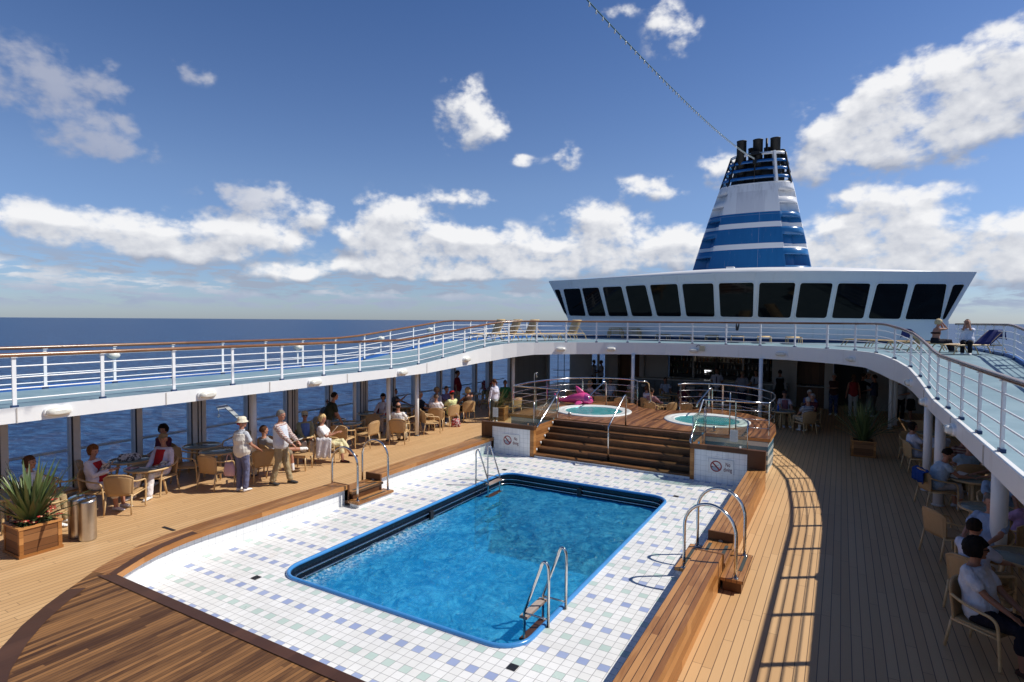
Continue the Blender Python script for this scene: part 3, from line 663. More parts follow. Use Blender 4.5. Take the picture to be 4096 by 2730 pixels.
circ = lambda c, r, n=40: [(c[0]+r*cos(2*pi*k/n), c[1]+r*sin(2*pi*k/n)) for k in range(n)]
poly_holes('planking', lobes, [circ(c, JR-.03) for c in JX], PZ, M['teak_plat'] if 'teak_plat' in M else wood('platform_teak', (.12, .045, .018), (.33, .145, .055), .07, 'y', .005, .36), hp)
mb = MB(); L2 = lobes+[lobes[0]]; mb.strip([(x, y, .80) for x, y in L2], [(x, y, PZ) for x, y in L2]); mb.build('teak_edge', M['bench_side'], hp)
mb = MB(); ins = [((x+2.35)*.985-2.35, (y-11.9)*.985+11.9) for x, y in L2]; mb.strip([(x, y, 0) for x, y in ins], [(x, y, .80) for x, y in ins]); mb.build('mosaic_side', M['mosaic'], hp)
M['tub'] = plain('tub_acrylic', (.78, .80, .78), .2, var=.03); M['tubin'] = plain('tub_interior', (.07, .36, .40), .25, var=.12, scale=3)
def tubwater():
    m, t, b = newmat('hot_tub_water'); o = t.obj(); tr = t.node('ShaderNodeBsdfTransparent'); tr.inputs[0].default_value = (.45, .84, .86, 1)
    n1 = t.noise(o, 5, 6, .65, 1).outputs['Fac']; sw = t.noise(o, 1.7, 4, .6, 2.2).outputs['Fac']
    c = t.mix(t.mr(sw, .46, .64), (.02, .21, .24), (.22, .50, .52)); t.put(b.inputs['Base Color'], c); b.inputs['Roughness'].default_value = .12; b.inputs['Specular IOR Level'].default_value = .25
    t.put(b.inputs['Normal'], t.bump(n1, .4, .03)); mx = t.node('ShaderNodeMixShader'); mx.inputs[0].default_value = .5
    t.l.new(tr.outputs[0], mx.inputs[1]); t.l.new(b.outputs[0], mx.inputs[2]); t.l.new(mx.outputs[0], t.n['Material Output'].inputs[0]); return m
TW = tubwater()
for i, c in enumerate(JX):
    h = empty('hot_tub', (*c, PZ), 0, ('round white hot tub on the left of the platform beside the pink inflatable', 'round white hot tub on the right of the platform behind the glass')[i], 'hot tub', 'round hot tubs')
    mb = MB(); mb.lathe([(JR, -.02), (JR, .02), (JR-.03, .035), (JR-.17, .035), (JR-.19, .02), (JR-.21, .028), (JR-.24, .02), (JR-.26, .028), (JR-.29, .024), (JR-.32, .008), (JR-.34, -.03), (JR-.36, -.07)], 64); mb.build('rim', M['tub'], h)
    mb = MB(); mb.lathe([(JR-.36, -.07), (JR-.38, -.32), (JR-.60, -.34), (JR-.64, -.62), (.01, -.64)], 48); mb.build('basin', M['tubin'], h)
    mb = MB(); vs = [(0, 0, .004)]; nr = 14; na = 48
    for r in range(1, nr+1):
        for k in range(na):
            a = 2*pi*k/na; R = (JR-.318)*r/nr; x, y = R*cos(a), R*sin(a); vs.append((x, y, .004+.009*noise.noise(Vector((x*5, y*5, i*4)))))
    fs = [(0, 1+k, 1+(k+1) % na) for k in range(na)]+[(1+(r*na)+k, 1+(r+1)*na+k, 1+(r+1)*na+(k+1) % na, 1+r*na+(k+1) % na) for r in range(nr-1) for k in range(na)]
    mb.add(vs, fs, True); mb.build('tub_water', TW, h)
# ---- platform railings
def catmull(pts, n=6):
    P = [Vector(p) for p in pts]; out = []
    for i in range(len(P)-1):
        a, b, c, d = P[max(i-1, 0)], P[i], P[i+1], P[min(i+2, len(P)-1)]
        for k in range(n):
            t = k/n; out.append(.5*((2*b)+(c-a)*t+(2*a-5*b+4*c-d)*t*t+(3*b-a-3*c+d)*t**3))
    out.append(P[-1]); return out
def at_len(path, s):
    for a, b in zip(path, path[1:]):
        l = (b-a).length
        if s <= l: return a+(b-a)*(s/l if l else 0), (b-a).normalized()
        s -= l
    return path[-1], (path[-1]-path[-2]).normalized()
def plen(path): return sum((b-a).length for a, b in zip(path, path[1:]))
def steel_rail(path3, posts, label, ends=(), front=None):
    t = empty('steel_railing', (0, 0, 0), 0, label, 'railing', 'polished steel railings round the hot tubs')
    pa = catmull(path3, 6)
    mb = MB(); top = [p+Vector((0, 0, .88)) for p in pa]
    if front: top = front[::-1]+top if front[0] == 'x' else top
    mb.tube(top, .026, 10); mb.build('top_rail', M['steel'], t)
    for zz in (.22, .44, .66):
        mb = MB(); mb.tube([p+Vector((0, 0, zz)) for p in pa], .0095, 8); mb.build('bar', M['steel'], t)
    for s in posts:
        p, d = at_len(pa, s*plen(pa)); mb = MB(); mb.bar(p, p+Vector((0, 0, .86)), .024, .05, (d.x, d.y, 0)); mb.build('post', M['steel'], t)
    for e in ends:
        mb = MB(); mb.tube(e, .024, 10); mb.build('end_rail', M['steel'], t)
    return t
LP = [(-6.1, 10.0, PZ), (-6.13, 11.2, PZ), (-5.98, 12.3, PZ), (-5.6, 13.2, PZ), (-4.95, 13.85, PZ), (-4.2, 14.1, PZ), (-3.5, 13.98, PZ), (-3.15, 13.65, PZ)]
RP = [(-1.72, 13.5, PZ), (-1.15, 14.05, PZ), (-.45, 14.15, PZ), (.3, 13.85, PZ), (.93, 13.15, PZ), (1.28, 12.3, PZ), (1.41, 11.2, PZ), (1.38, 10.12, PZ)]
tl = steel_rail(LP, (0.0, .36, .62, .985), 'curved steel railing round the left hot tub', [[(-3.15, 13.65, 1.76), (-2.95, 13.9, 1.74), (-2.9, 14.05, 1.66), (-2.9, 14.35, 1.0), (-2.98, 14.3, .94)]])
tr_ = steel_rail(RP, (0.01, .17, .24, .60, .99), 'curved steel railing round the right hot tub', [[(-1.72, 13.5, 1.76), (-1.80, 13.7, 1.72), (-1.35, 14.9, .96)]])
def front_rail(t, x0, y0, x1, y1, xm, s):   # front rails and the sloping stair rail they run into
    mb = MB(); mb.tube([(x0, y0, 1.76), (xm, (y0+y1)/2, 1.76), (x1, y1, 1.76), (x1+.02*s, y1-.07, 1.74), (x1+.03*s, 8.62, .97), (x1+.03*s, 8.52, .90), (x1+.0*s, 8.50, .84), (x1-.05*s, 8.53, .83)], .026, 10); mb.build('stair_handrail', M['steel'], t)
    for zz in (1.10, 1.32, 1.54):
        mb = MB(); mb.tube([(x0, y0, zz), (x1, y1, zz)], .0095, 8); mb.build('bar', M['steel'], t)
    for q in (.5, .97):
        x = x0+(x1-x0)*q; y = y0+(y1-y0)*q; mb = MB(); mb.bar((x, y, PZ), (x, y, 1.75), .024, .05, (0, 1, 0)); mb.build('post', M['steel'], t)
front_rail(tl, -6.1, 10.0, -4.46, 9.98, -5.3, 1); front_rail(tr_, 1.38, 10.12, -.20, 9.98, .6, -1)
ce = empty('stair_handrail', (-2.36, 9.2, 0), 0, 'single steel handrail down the middle of the wooden stairs', 'handrail')
mb = MB(); mb.tube([Vector(p)-Vector((-2.36, 9.2, 0)) for p in ((-2.38, 8.6, .1), (-2.38, 8.6, .98), (-2.38, 8.62, 1.05), (-2.37, 8.7, 1.11), (-2.34, 9.72, 1.72), (-2.33, 9.8, 1.745), (-2.33, 9.86, 1.70), (-2.33, 9.86, .88))], .023, 12); mb.build('tube', M['steel'], ce)
for i, (x, y) in enumerate(((-4.2, 13.3), (-.62, 13.35))):
    t = empty('grab_rail', (x, y, PZ), 0, ('steel grab rail rising at the back of the left hot tub', 'steel grab rail rising at the back of the right hot tub')[i], 'handrail', 'grab rails of the hot tubs')
    mb = MB(); mb.tube([(0, 0, 0), (0, 0, .74), (-.01, -.03, .81), (-.03, -.1, .84), (-.06, -.17, .80), (-.30, -.75, .42), (-.32, -.8, .30)], .024, 10); mb.build('tube', M['steel'], t)
for i, (x, y) in enumerate(((-4.32, 10.42), (.02, 10.28))):
    mb = MB(); mb.lathe([(.035, 0), (.03, .03), (.02, .05)], 14, (x, y, PZ)); mb.ell((x, y, PZ+.085), .055, 14, 8); tag(mb.build('dome_light', M['chrome']), ('small steel dome light on the platform before the left hot tub', 'small steel dome light on the platform before the right hot tub')[i], 'light', 'dome lights on the platform')
# hooked shower pipes on the front rails
for i, (x, y) in enumerate(((-5.3, 9.98), (.45, 10.04))):
    t = empty('shower_pipe', (x, y, 1.0), 0, ('hooked steel shower pipe above the left platform rail', 'short steel shower valve above the right platform rail')[i], 'shower')
    h = .36 if i == 0 else .1
    mb = MB(); mb.tube([(0, -.05, -.1), (0, -.05, .8), (0, -.05, .8+h), (.02, -.05, .85+h), (.05, -.05, .87+h), (.075, -.05, .84+h), (.08, -.05, .72+h)] if i == 0 else [(0, -.05, -.1), (0, -.05, .99)], .011 if i == 0 else .016, 8); mb.build('pipe', M['steel'], t)
    mb = MB(); mb.box(-.1, -.09, .76, .12, -.02, .785); mb.build('valve', M['steel'], t)
# ---- glass screens
def screen(pts, z0, z1, label, sheet=None):
    t = empty('glass_screen', (0, 0, 0), 0, label, 'glass screen', 'glass screens beside the stairs')
    for (a, b) in zip(pts, pts[1:]):
        mb = MB(); mb.bar((*a, (z0+z1)/2), (*b, (z0+z1)/2), .010, z1-z0); mb.build('pane', M['glass'], t)
    for p in pts:
        mb = MB(); mb.tube([(*p, z0-.03), (*p, z1)], .011, 8); mb.build('clamp_post', M['steel'], t)
    for (a, b) in zip(pts, pts[1:]):
        mb = MB()
        for q in (.12, .88): x = a[0]+(b[0]-a[0])*q; y = a[1]+(b[1]-a[1])*q; mb.box(x-.02, y-.018, z0-.02, x+.02, y+.018, z0+.035)
        mb.build('clamp', M['steel'], t)
    if sheet:
        mb = MB(); x, y = sheet; mb.box(x-.09, y-.012, z0+.12, x+.09, y-.008, z0+.40); n = mb.build('notice', M['paper_thin'], t)
        mb = MB()
        for k in range(9): mb.box(x-.075, y-.0135, z0+.15+k*.025, x+.07-(.03 if k % 3 == 0 else 0), y-.0125, z0+.156+k*.025)
        mb.build('printed_lines', M['print_grey'], n)
M['paper_thin'] = plain('notice_film', (.62, .64, .60), .5); M['print_grey'] = plain('print_grey', (.30, .31, .31), .6)
screen([(-5.98, 8.41), (-4.52, 8.41), (-4.50, 9.85)], .90, 1.55, 'glass screen with a small notice left of the stairs', (-5.78, 8.41))
screen([(1.10, 8.41), (-.15, 8.41), (-.17, 9.85)], .90, 1.55, 'glass screen with a small notice right of the stairs', (.80, 8.41))
# ================================================================== UPPER DECK
def lerp_tab(tab, y):
    if y <= tab[0][0]: return tab[0][1]
    for (a, za), (b, zb) in zip(tab, tab[1:]):
        if y <= b: return za+(zb-za)*(y-a)/(b-a)
    return tab[-1][1]
TZ = [(7.4, 2.38), (8.4, 2.44), (13.2, 2.94), (13.8, 2.965)]; BZ = [(8.6, 2.15), (12.5, 2.33), (14.2, 2.50)]
fz = lambda y: lerp_tab(TZ, y); fb = lambda y: lerp_tab(BZ, y)
OPEN = [(-8.5, -10), (-8.5, 11.6), (-8.45, 12.4), (-8.28, 13.0), (-8.02, 13.6), (-7.6, 14.25), (-7.05, 14.95), (-6.37, 15.62), (-5.46, 16.3), (-4.4, 16.9), (-3.2, 17.3), (-2.0, 17.45), (-.95, 17.4), (.31, 17.15), (1.34, 16.8), (2.33, 16.1), (3.0, 15.45), (3.54, 14.5), (3.95, 13.3), (4.25, 12.2), (4.42, 11.2), (4.47, 10.2), (4.5, 9), (4.5, -10)]
OX0, OX1, OYF = -11.25, 6.85, 31.0
def slab():
    poly = [(OX0, -10), (OX0, OYF), (OX1, OYF), (OX1, -10)]+OPEN[::-1]
    out = []
    for which in ('top', 'bottom'):
        bm = bmesh.new(); f = bm.faces.new([bm.verts.new((x, y, 0)) for x, y in poly])
        bmesh.ops.triangulate(bm, faces=[f], ngon_method='EAR_CLIP')
        for yc in sorted({a for a, _ in TZ} | {a for a, _ in BZ}):
            bmesh.ops.bisect_plane(bm, geom=bm.verts[:]+bm.edges[:]+bm.faces[:], plane_co=(0, yc, 0), plane_no=(0, 1, 0))
        for v in bm.verts: v.co.z = (fz if which == 'top' else fb)(v.co.y)-(0 if which == 'top' else -.01)
        for f in bm.faces:
            f.normal_update()
            if (f.normal.z < 0) == (which == 'top'): f.normal_flip()
        me = bpy.data.meshes.new('upper_deck'); bm.to_mesh(me); bm.free(); out.append(me)
    return out
topm, botm = slab(); topm.materials.append(M['upper_deck']); botm.materials.append(M['ceiling'])
ud = bpy.data.objects.new('upper_deck', topm); COL.objects.link(ud); struct(ud)
ce_ = bpy.data.objects.new('deckhead', botm); COL.objects.link(ce_); struct(ce_)
def densify(pl, step=.5):
    out = []
    for a, b in zip(pl, pl[1:]):
        n = max(1, int(hypot(b[0]-a[0], b[1]-a[1])/step)); out += [(a[0]+(b[0]-a[0])*k/n, a[1]+(b[1]-a[1])*k/n) for k in range(n)]
    return out+[pl[-1]]
def offs(pl, d):
    out = []
    for i in range(len(pl)):
        a = Vector(pl[max(i-1, 0)]); b = Vector(pl[min(i+1, len(pl)-1)]); t = (b-a).normalized(); out.append((pl[i][0]+t.y*d, pl[i][1]-t.x*d))
    return out
DO = densify(OPEN, .25)
fa = empty('fascia', (0, 0, 0), 0, 'white steel fascia band edging the curved opening of the upper deck', 'fascia')
mb = MB(); I = offs(DO, .04); Bk = offs(DO, -.03)
mb.strip([(x, y, fb(y)) for x, y in I], [(x, y, fz(y)+.012) for x, y in I]); mb.strip([(x, y, fz(y)+.012) for x, y in I], [(x, y, fz(y)+.012) for x, y in Bk]); mb.strip([(x, y, fb(y)) for x, y in Bk], [(x, y, fb(y)) for x, y in I]); mb.strip([(x, y, fz(y)+.012) for x, y in Bk], [(x, y, fb(y)) for x, y in Bk])
mb.build('band', M['steelwork'], fa)
mb = MB()
for y in (-4.2, -1.9, .45, 2.8, 5.2, 8.6, 12.6): 
    for x in (-8.455, 4.45 if y < 9 else 4.16): mb.box(x-.006, y-.008, fb(y)-.004, x+.006, y+.008, fz(y)+.01)
mb.build('plate_joint', M['bulkhead'], fa)
mb = MB(); mb.box(OX0-.06, -10, 2.1, OX0, OYF, 2.30); mb.box(OX1, -10, 2.1, OX1+.06, OYF, 2.30)
mb.build('outer_edge', M['white'], fa)

# ---- railings
def railing(path, label, posts, kick=None, h=.85, group=None, bars=(.14, .31, .49, .67), pw=.078, wood_m=None):
    t = empty('railing', (0, 0, 0), 0, label, 'railing', group)
    P3 = [Vector((x, y, fz(y))) for x, y in densify(path, .35)]; pw0 = pw
    mb = MB(); mb.tube([p+Vector((0, 0, h)) for p in P3], .036, 10); mb.build('handrail', wood_m or M['teak_rail'], t)
    for zz in bars:
        mb = MB(); mb.tube([p+Vector((0, 0, zz)) for p in P3], .0115, 8); mb.build('bar', M['rail_white'], t)
    for s in posts:
        p, d = at_len(P3, s); d = Vector((d.x, d.y, 0)).normalized(); pw = pw0 if p.x > 2 else .055
        mb = MB(); mb.bar(p+Vector((0, 0, .02)), p+Vector((0, 0, h-.03)), .032, pw, tuple(d)); mb.bar(p+Vector((0, 0, h-.04)), p+Vector((0, 0, h-.03)), .08, .08, tuple(d))
        o = mb.build('post', M['rail_white'], t)
        mb = MB(); mb.bar(p-Vector((0, 0, .0)), p+Vector((0, 0, .045)), .06, pw+.04, tuple(d)); mb.build('foot', M['navy_paint'], o)
    if kick:
        mb = MB(); K_ = [(p.x, p.y, p.z) for p in P3]; mb.strip([(x, y, z) for x, y, z in K_], [(x, y, z+.085) for x, y, z in K_]); mb.strip([(x, y, z+.085) for x, y, z in K_], [(x+kick, y, z+.085) for x, y, z in K_]); mb.strip([(x+kick, y, z+.085) for x, y, z in K_], [(x+kick, y, z) for x, y, z in K_]); mb.build('kerb', M['blue_paint'], t)
IR = offs(OPEN, -.06); IR3 = [Vector((x, y, fz(y))) for x, y in densify(IR, .35)]; LI = plen(IR3)
inner_posts = []; s = 10-1.89-1.275*5
while s < LI-.3: inner_posts.append(s); s += 1.275
railing(IR, 'long white railing with varnished handrail round the curved opening of the upper deck', inner_posts)
OL = [(OX0+.07, -10), (OX0+.07, 22.0)]
railing(OL, 'white outer railing of the upper deck on the sea side at left', [8.25+1.3*k-1.3*6 for k in range(24)], kick=-.05, bars=(.14, .31, .49, .67))
OR_ = [(OX1-.07, 6.0), (OX1-.07, 22.0)]
railing(OR_, 'white outer railing of the upper deck behind the sunbathing couple at right', [.1+1.18*k for k in range(14)], kick=.05)
# ---- lamps
LAMP = MB(); 
def bulk_lamp(x, y, z, nx, ny, label, grp='white oval lamps on the fascia', w=.11):
    t = empty('bulkhead_lamp', (x, y, z), atan2(ny, nx)-pi/2, label, 'lamp', grp)
    # local +y = outward
    mb = MB(); rs = []; W_, H_ = .205, .088
    def oval(a, b, yy, n=22): return [(a*math.copysign(abs(cos(q))**.7, cos(q)), yy, b*math.copysign(abs(sin(q))**.7, sin(q))) for q in [2*pi*k/n for k in range(n)]]
    def loft(mb, secs):
        n = len(secs[0]); vs = [p for s_ in secs for p in s_]; mb.add(vs, [(i*n+k, i*n+(k+1) % n, (i+1)*n+(k+1) % n, (i+1)*n+k) for i in range(len(secs)-1) for k in range(n)], True); o_ = len(mb.v)-n; mb.f.append([o_+k for k in range(n)]); mb.sm.append(False); mb.mi.append(0)
    loft(mb, [oval(W_, H_, -.01), oval(W_, H_, .03), oval(W_*.95, H_*.92, .045)]); mb.build('base', M['white'], t)
    mb = MB(); loft(mb, [oval(W_*.86, H_*.80, .04), oval(W_*.84, H_*.78, .08), oval(W_*.72, H_*.62, .115), oval(W_*.45, H_*.32, .13)]); mb.build('cover', M['lampglass'], t)
lampsL = [(-1.35, 'nearest the left picture edge'), (1.27, 'second along the left fascia'), (4.09, 'third along the left fascia'), (7.4, 'fourth along the left fascia, just before the ramp'), (10.8, 'on the ramped part of the left fascia')]
for y, l in lampsL: bulk_lamp(-8.46, y, (fz(y)+fb(y))/2-.0, 1, 0, 'white oval bulkhead lamp '+l)
DOL = [Vector((x, y, 0)) for x, y in I]
def fascia_lamp(i_s, l, dz=0):
    p, d = at_len(DOL, i_s); bulk_lamp(p.x, p.y, (fz(p.y)+fb(p.y))/2-.03+dz, d.y, -d.x, 'white oval bulkhead lamp '+l)
    return p, d
def s_near(x, y):
    best = min(range(4000), key=lambda k: (at_len(DOL, k*.014)[0]-Vector((x, y, 0))).length); return best*.014
for x, y, l in ((-6.9, 15.2, 'on the sunlit curve above the left planter'), (-5.2, 16.45, 'on the shaded far fascia above the left bulkhead'), (-2.1, 17.45, 'on the far fascia beside the junction box'), (1.1, 16.9, 'on the far fascia above the bar pillar'), (3.35, 15.0, 'on the right curve of the far fascia'), (4.42, 10.6, 'at the foot of the right ramp'), (4.46, 8.2, 'on the right fascia above the white pillars'), (4.46, 4.9, 'on the right fascia near the picture edge')):
    fascia_lamp(s_near(x, y), l)
jb = empty('junction_box', (-1.78, 17.37, 2.80), radians(-178), 'small beige junction box with a cable on the far fascia', 'box')
mb = MB(); mb.box(-.09, 0, -.10, .09, .09, .10); mb.build('housing', plain('junction_beige', (.50, .47, .33), .5), jb)
mb = MB(); mb.tube([(.07, .04, .10), (.12, .04, .13), (.19, .03, .11), (.22, .02, .05)], .012, 8); mb.build('cable', M['dark_steel'], jb)
for y, l in ((.85, 'beside the near left rail'), (5.9, 'midway along the left rail'), (9.5, 'where the left ramp begins'), (12.3, 'beside the top of the left ramp'), (17.2, 'behind the left loungers')):
    t = empty('deck_lamp', (OX0+.02, y, fz(y)+.62), 0, 'round white deck lamp on the outer railing '+l, 'lamp', 'round lamps on the outer railing')
    mb = MB(); mb.rings([((-.05, 0, 0), (0, .13, 0), (0, 0, .09)), ((.03, 0, 0), (0, .125, 0), (0, 0, .085)), ((.10, 0, 0), (0, .10, 0), (0, 0, .065)), ((.125, 0, 0), (0, .04, 0), (0, 0, .025))], 18); mb.build('cover', M['lampglass'], t)
    mb = MB(); mb.box(-.02, -.02, -.60, .02, .02, -.05); mb.build('bracket', M['rail_white'], t)
t = empty('floodlight', (6.9, 12.4, 3.45), 0, 'grey floodlight on the right outer railing', 'lamp'); mb = MB(); mb.hexa([(-.16, -.12, -.05), (.02, -.05, -.04), (.02, .05, -.04), (-.16, .12, -.05), (-.16, -.12, .12), (.02, -.05, .06), (.02, .05, .06), (-.16, .12, .12)]); mb.build('housing', M['rail_white'], t)
mb = MB(); mb.box(-.03, -.02, -.5, .03, .02, -.04); mb.build('bracket', M['rail_white'], t)

# ---- columns
def column(x, y, r, label, ztop=None):
    zt = ztop or fb(y)+.02
    t = empty('column', (x, y, 0), 0, label, 'column', 'white round columns under the upper deck')
    mb = MB(); mb.tube([(0, 0, .004), (0, 0, zt)], r, 20); mb.build('shaft', M['white'], t)
    mb = MB(); mb.lathe([(r+.025, .004), (r+.025, .02), (r+.002, .035)], 20); mb.build('base_collar', M['chrome_dark'] if x < 0 else M['bulkhead'], t)
for a in ((-9.45, 3.1, .062, 'white column beside the woman in the cream hat'), (-9.48, 7.95, .066, 'white column standing before the man in the white shirt'), (-9.21, 9.03, .066, 'white column right behind the man in the white shirt'), (-11.0, 8.0, .06, 'white column behind the empty chairs by the windows'), (-8.88, 14.9, .07, 'white column left of the hot tub platform'), (-4.39, 16.85, .07, 'white column behind the left hot tub railing'), (.40, 17.0, .07, 'white column behind the right hot tub railing'), (4.55, 18.9, .07, 'thin white column beyond the right planter, left of a pair'), (4.75, 19.95, .08, 'white column beyond the right planter, right of a pair'), (4.72, 10.2, .085, 'white column behind the woman leaning over the right table'), (4.80, 9.0, .095, 'white column in front of the woman leaning over the right table'), (5.02, 4.9, .105, 'thick white column nearest the camera at right')):
    column(*a)

# ---- side window wall, left
ww = empty('window_wall', (-11.5, 0, 0), 0, 'tall glazed screen along the left side with the sea behind it', 'window wall')
mull = [(-2.5, .42), (-1.08, .16), (.17, .17), (1.46, .16), (2.92, .40), (4.42, .16), (5.86, .40), (7.36, .16), (8.86, .38), (10.42, .16), (11.78, .34), (13.3, .17), (14.3, .12), (15.95, .17), (17.2, .34)]
zs = .16
mb = MB(); mb.box(-.09, -9, 0.003, .09, 19.0, zs); mb.build('sill', M['bulkhead'], ww)
M['mull'] = plain('mullion_paint', (.66, .63, .60), .45, var=.05)
for y, w in mull:
    o = MB().box(-.10, y-w/2, zs, .10, y+w/2, fb(y)+.01).build('mullion', M['mull'], ww)
    mb = MB(); mb.box(.10, y-w/2-.004, zs, .112, y-w/2+.028, fb(y)); 
    if w > .3: mb.box(.10, y-.03, zs, .118, y-.012, fb(y)); mb.box(.10, y+.06, zs, .118, y+.075, fb(y))
    mb.build('black_gasket', M['dark_steel'], o)
ys = [m_[0] for m_ in mull]; ws = [m_[1] for m_ in mull]
for k in range(len(ys)-1):
    MB().box(-.006, ys[k]+ws[k]/2, zs, .006, ys[k+1]-ws[k+1]/2, fb(ys[k])).build('pane', M['glass_wall'], ww)
hr = empty('outside_handrail', (-11.75, 0, .93), 0, 'pale handrail running outside the left windows', 'handrail')
MB().tube([(0, -9, 0), (0, 14, 0)], .034, 8).build('tube', M['rail_white'], hr)
MB().tube([(0, 14, 0), (0, 19, 0)], .022, 8).build('blue_tube', plain('blue_rail_paint', (.03, .14, .22), .4), hr)
dv = empty('davit', (-12.6, 0, 0), 0, 'white bent davit arm with a hook outside the left windows', 'davit')
mb = MB(); mb.bar((0, 4.20, 1.27), (0, 4.50, 1.285), .06, .09); mb.bar((0, 4.46, 1.30), (0, 5.35, .42), .07, .10); mb.build('arm', M['white'], dv)
mb = MB(); mb.tube([(0, 4.25, 1.22), (0, 4.25, 1.08)], .008, 6); mb.tube([(0, 4.25, 1.08), (0, 4.29, 1.02), (0, 4.24, .99), (0, 4.21, 1.03)], .014, 6); mb.build('hook', M['chrome'], dv)

# ---- far left side wall, rear bulkheads, bar
def wallthing(name, label, boxes, mat, cat='wall'):
    t = MB()
    for b in boxes: t.box(*b)
    o = t.build(name, mat); return tag(o, label, cat)
M['grey_wall'] = wood('grey_wall_panels', (.50, .48, .44), (.60, .57, .53), .62, 'z', .012, .5, seamcol=(.05, .045, .04), across='y', var=.3)
wallthing('side_bulkhead', 'dark grey panelled wall on the far left behind the waitress', [(-11.55, 19.0, 0, -11.4, 23.0, 2.55)], M['grey_wall'])
MB_ = wallthing('wall_pillar', 'pale pillar at the edge of the far left opening to the sea', [(-11.6, 23.0, 0, -11.3, 23.35, 2.55)], M['bulkhead'], 'pillar')
YR = 24.5
wallthing('rear_bulkhead', 'beige rear bulkhead between the left opening and the window', [(-10.6, YR, 0, -9.3, YR+.2, 2.6), (-8.42, YR, 0, -7.93, YR+.2, 2.6)], M['bulkhead'])
fr = empty('side_opening', (-11.4, YR-.5, 0), 0, 'opening at far left with blue rails and the sea beyond', 'opening')
mb = MB(); mb.tube([(0, 0, 1.0), (.9, .3, 1.04)], .02, 6); mb.tube([(0, 0, .6), (.9, .3, .62)], .012, 6); mb.tube([(0, 0, .3), (.9, .3, .31)], .012, 6); mb.build('rail', M['blue_rail'] if 'blue_rail' in M else plain('teal_rail', (.02, .10, .15), .4), fr)
mb = MB(); mb.tube([(.25, .1, 0), (.25, .1, 2.5)], .02, 6); mb.tube([(.6, .2, 0), (.6, .2, 2.5)], .02, 6); mb.build('stanchion', plain('teal_stanchion', (.02, .10, .15), .4), fr)
wn = empty('rear_window', (-8.86, YR, 0), 0, 'narrow rear window with the sea behind two standing officers', 'window')
mb = MB(); mb.box(-.46, 0, 0, -.40, .1, 2.6); mb.box(.40, 0, 0, .44, .1, 2.6); mb.box(-.06, 0, 0, .06, .1, 2.6); mb.box(-.4, 0, 0, .4, .1, .35); mb.build('frame', M['bulkhead'], wn)
mb = MB(); mb.box(-.40, .04, .35, -.06, .05, 2.6); mb.box(.06, .04, .35, .40, .05, 2.6); mb.build('pane', M['glass_wall'], wn)
pil = lambda x, w, l, d=.3: wallthing('wall_pillar', l, [(x-w/2, YR-d, 0, x+w/2, YR+.1, 2.6)], M['bulkhead'], 'pillar')
pil(-7.78, .32, 'pale pillar right of the rear window'); pil(-6.29, .24, 'pale pillar left of the beige bar end wall'); pil(1.07, .30, 'pale pillar left of the brown serving niche', 1.2); pil(2.50, .34, 'pale pillar right of the brown serving niche', 1.2)
wallthing('brown_door', 'dark brown panelled wall between two pale pillars at left', [(-7.62, YR+.05, 0, -6.41, YR+.15, 2.6)], M['mahogany'], 'door')
wallthing('bar_end_wall', 'grey beige wall panel left of the bottle shelves', [(-6.17, YR, 0, -4.96, YR+.2, 2.6)], M['bulkhead'])
wallthing('bar_back_wall', 'dark back wall of the bar', [(-4.96, YR+.32, 0, .92, YR+.5, 2.6)], M['darkwall'])
wallthing('service_wall', 'beige wall left of the serving niche behind the waitress in a dark waistcoat', [(.15, YR-.9, 0, .92, YR-.8, 2.6)], M['bulkhead'])
nich = empty('serving_counter', (1.8, YR-.9, 0), 0, 'brown serving niche with a pale counter between two pillars', 'counter')
MB().box(-.58, .3, 0, .54, .4, 2.6).build('back_panel', M['mahogany'], nich); MB().box(-.58, -.3, .0, .54, -.22, .93).build('front_panel', M['mahogany'], nich); MB().box(-.58, -.34, .935, .54, .3, .975).build('worktop', M['counter_top'], nich)
mb = MB()
for k in range(9): mb.lathe([(.05, 0), (.06, .05), (.02, .07)], 10, (-.45+k*.11, -.1+.06*(k % 2), .975))
mb.build('crockery', M['chrome_dark'], nich)
wallthing('dark_doorway', 'dark doorway recess behind the standing guests', [(2.67, YR+.4, 0, 3.85, YR+.5, 2.6), (3.85, YR-.2, 0, 4.0, YR+.5, 2.6)], M['darkwall'], 'doorway')
wallthing('right_rear_wall', 'pale wall with a white edge at the far right', [(4.0, YR-.6, 0, 6.9, YR-.5, 2.6)], M['bulkhead'])
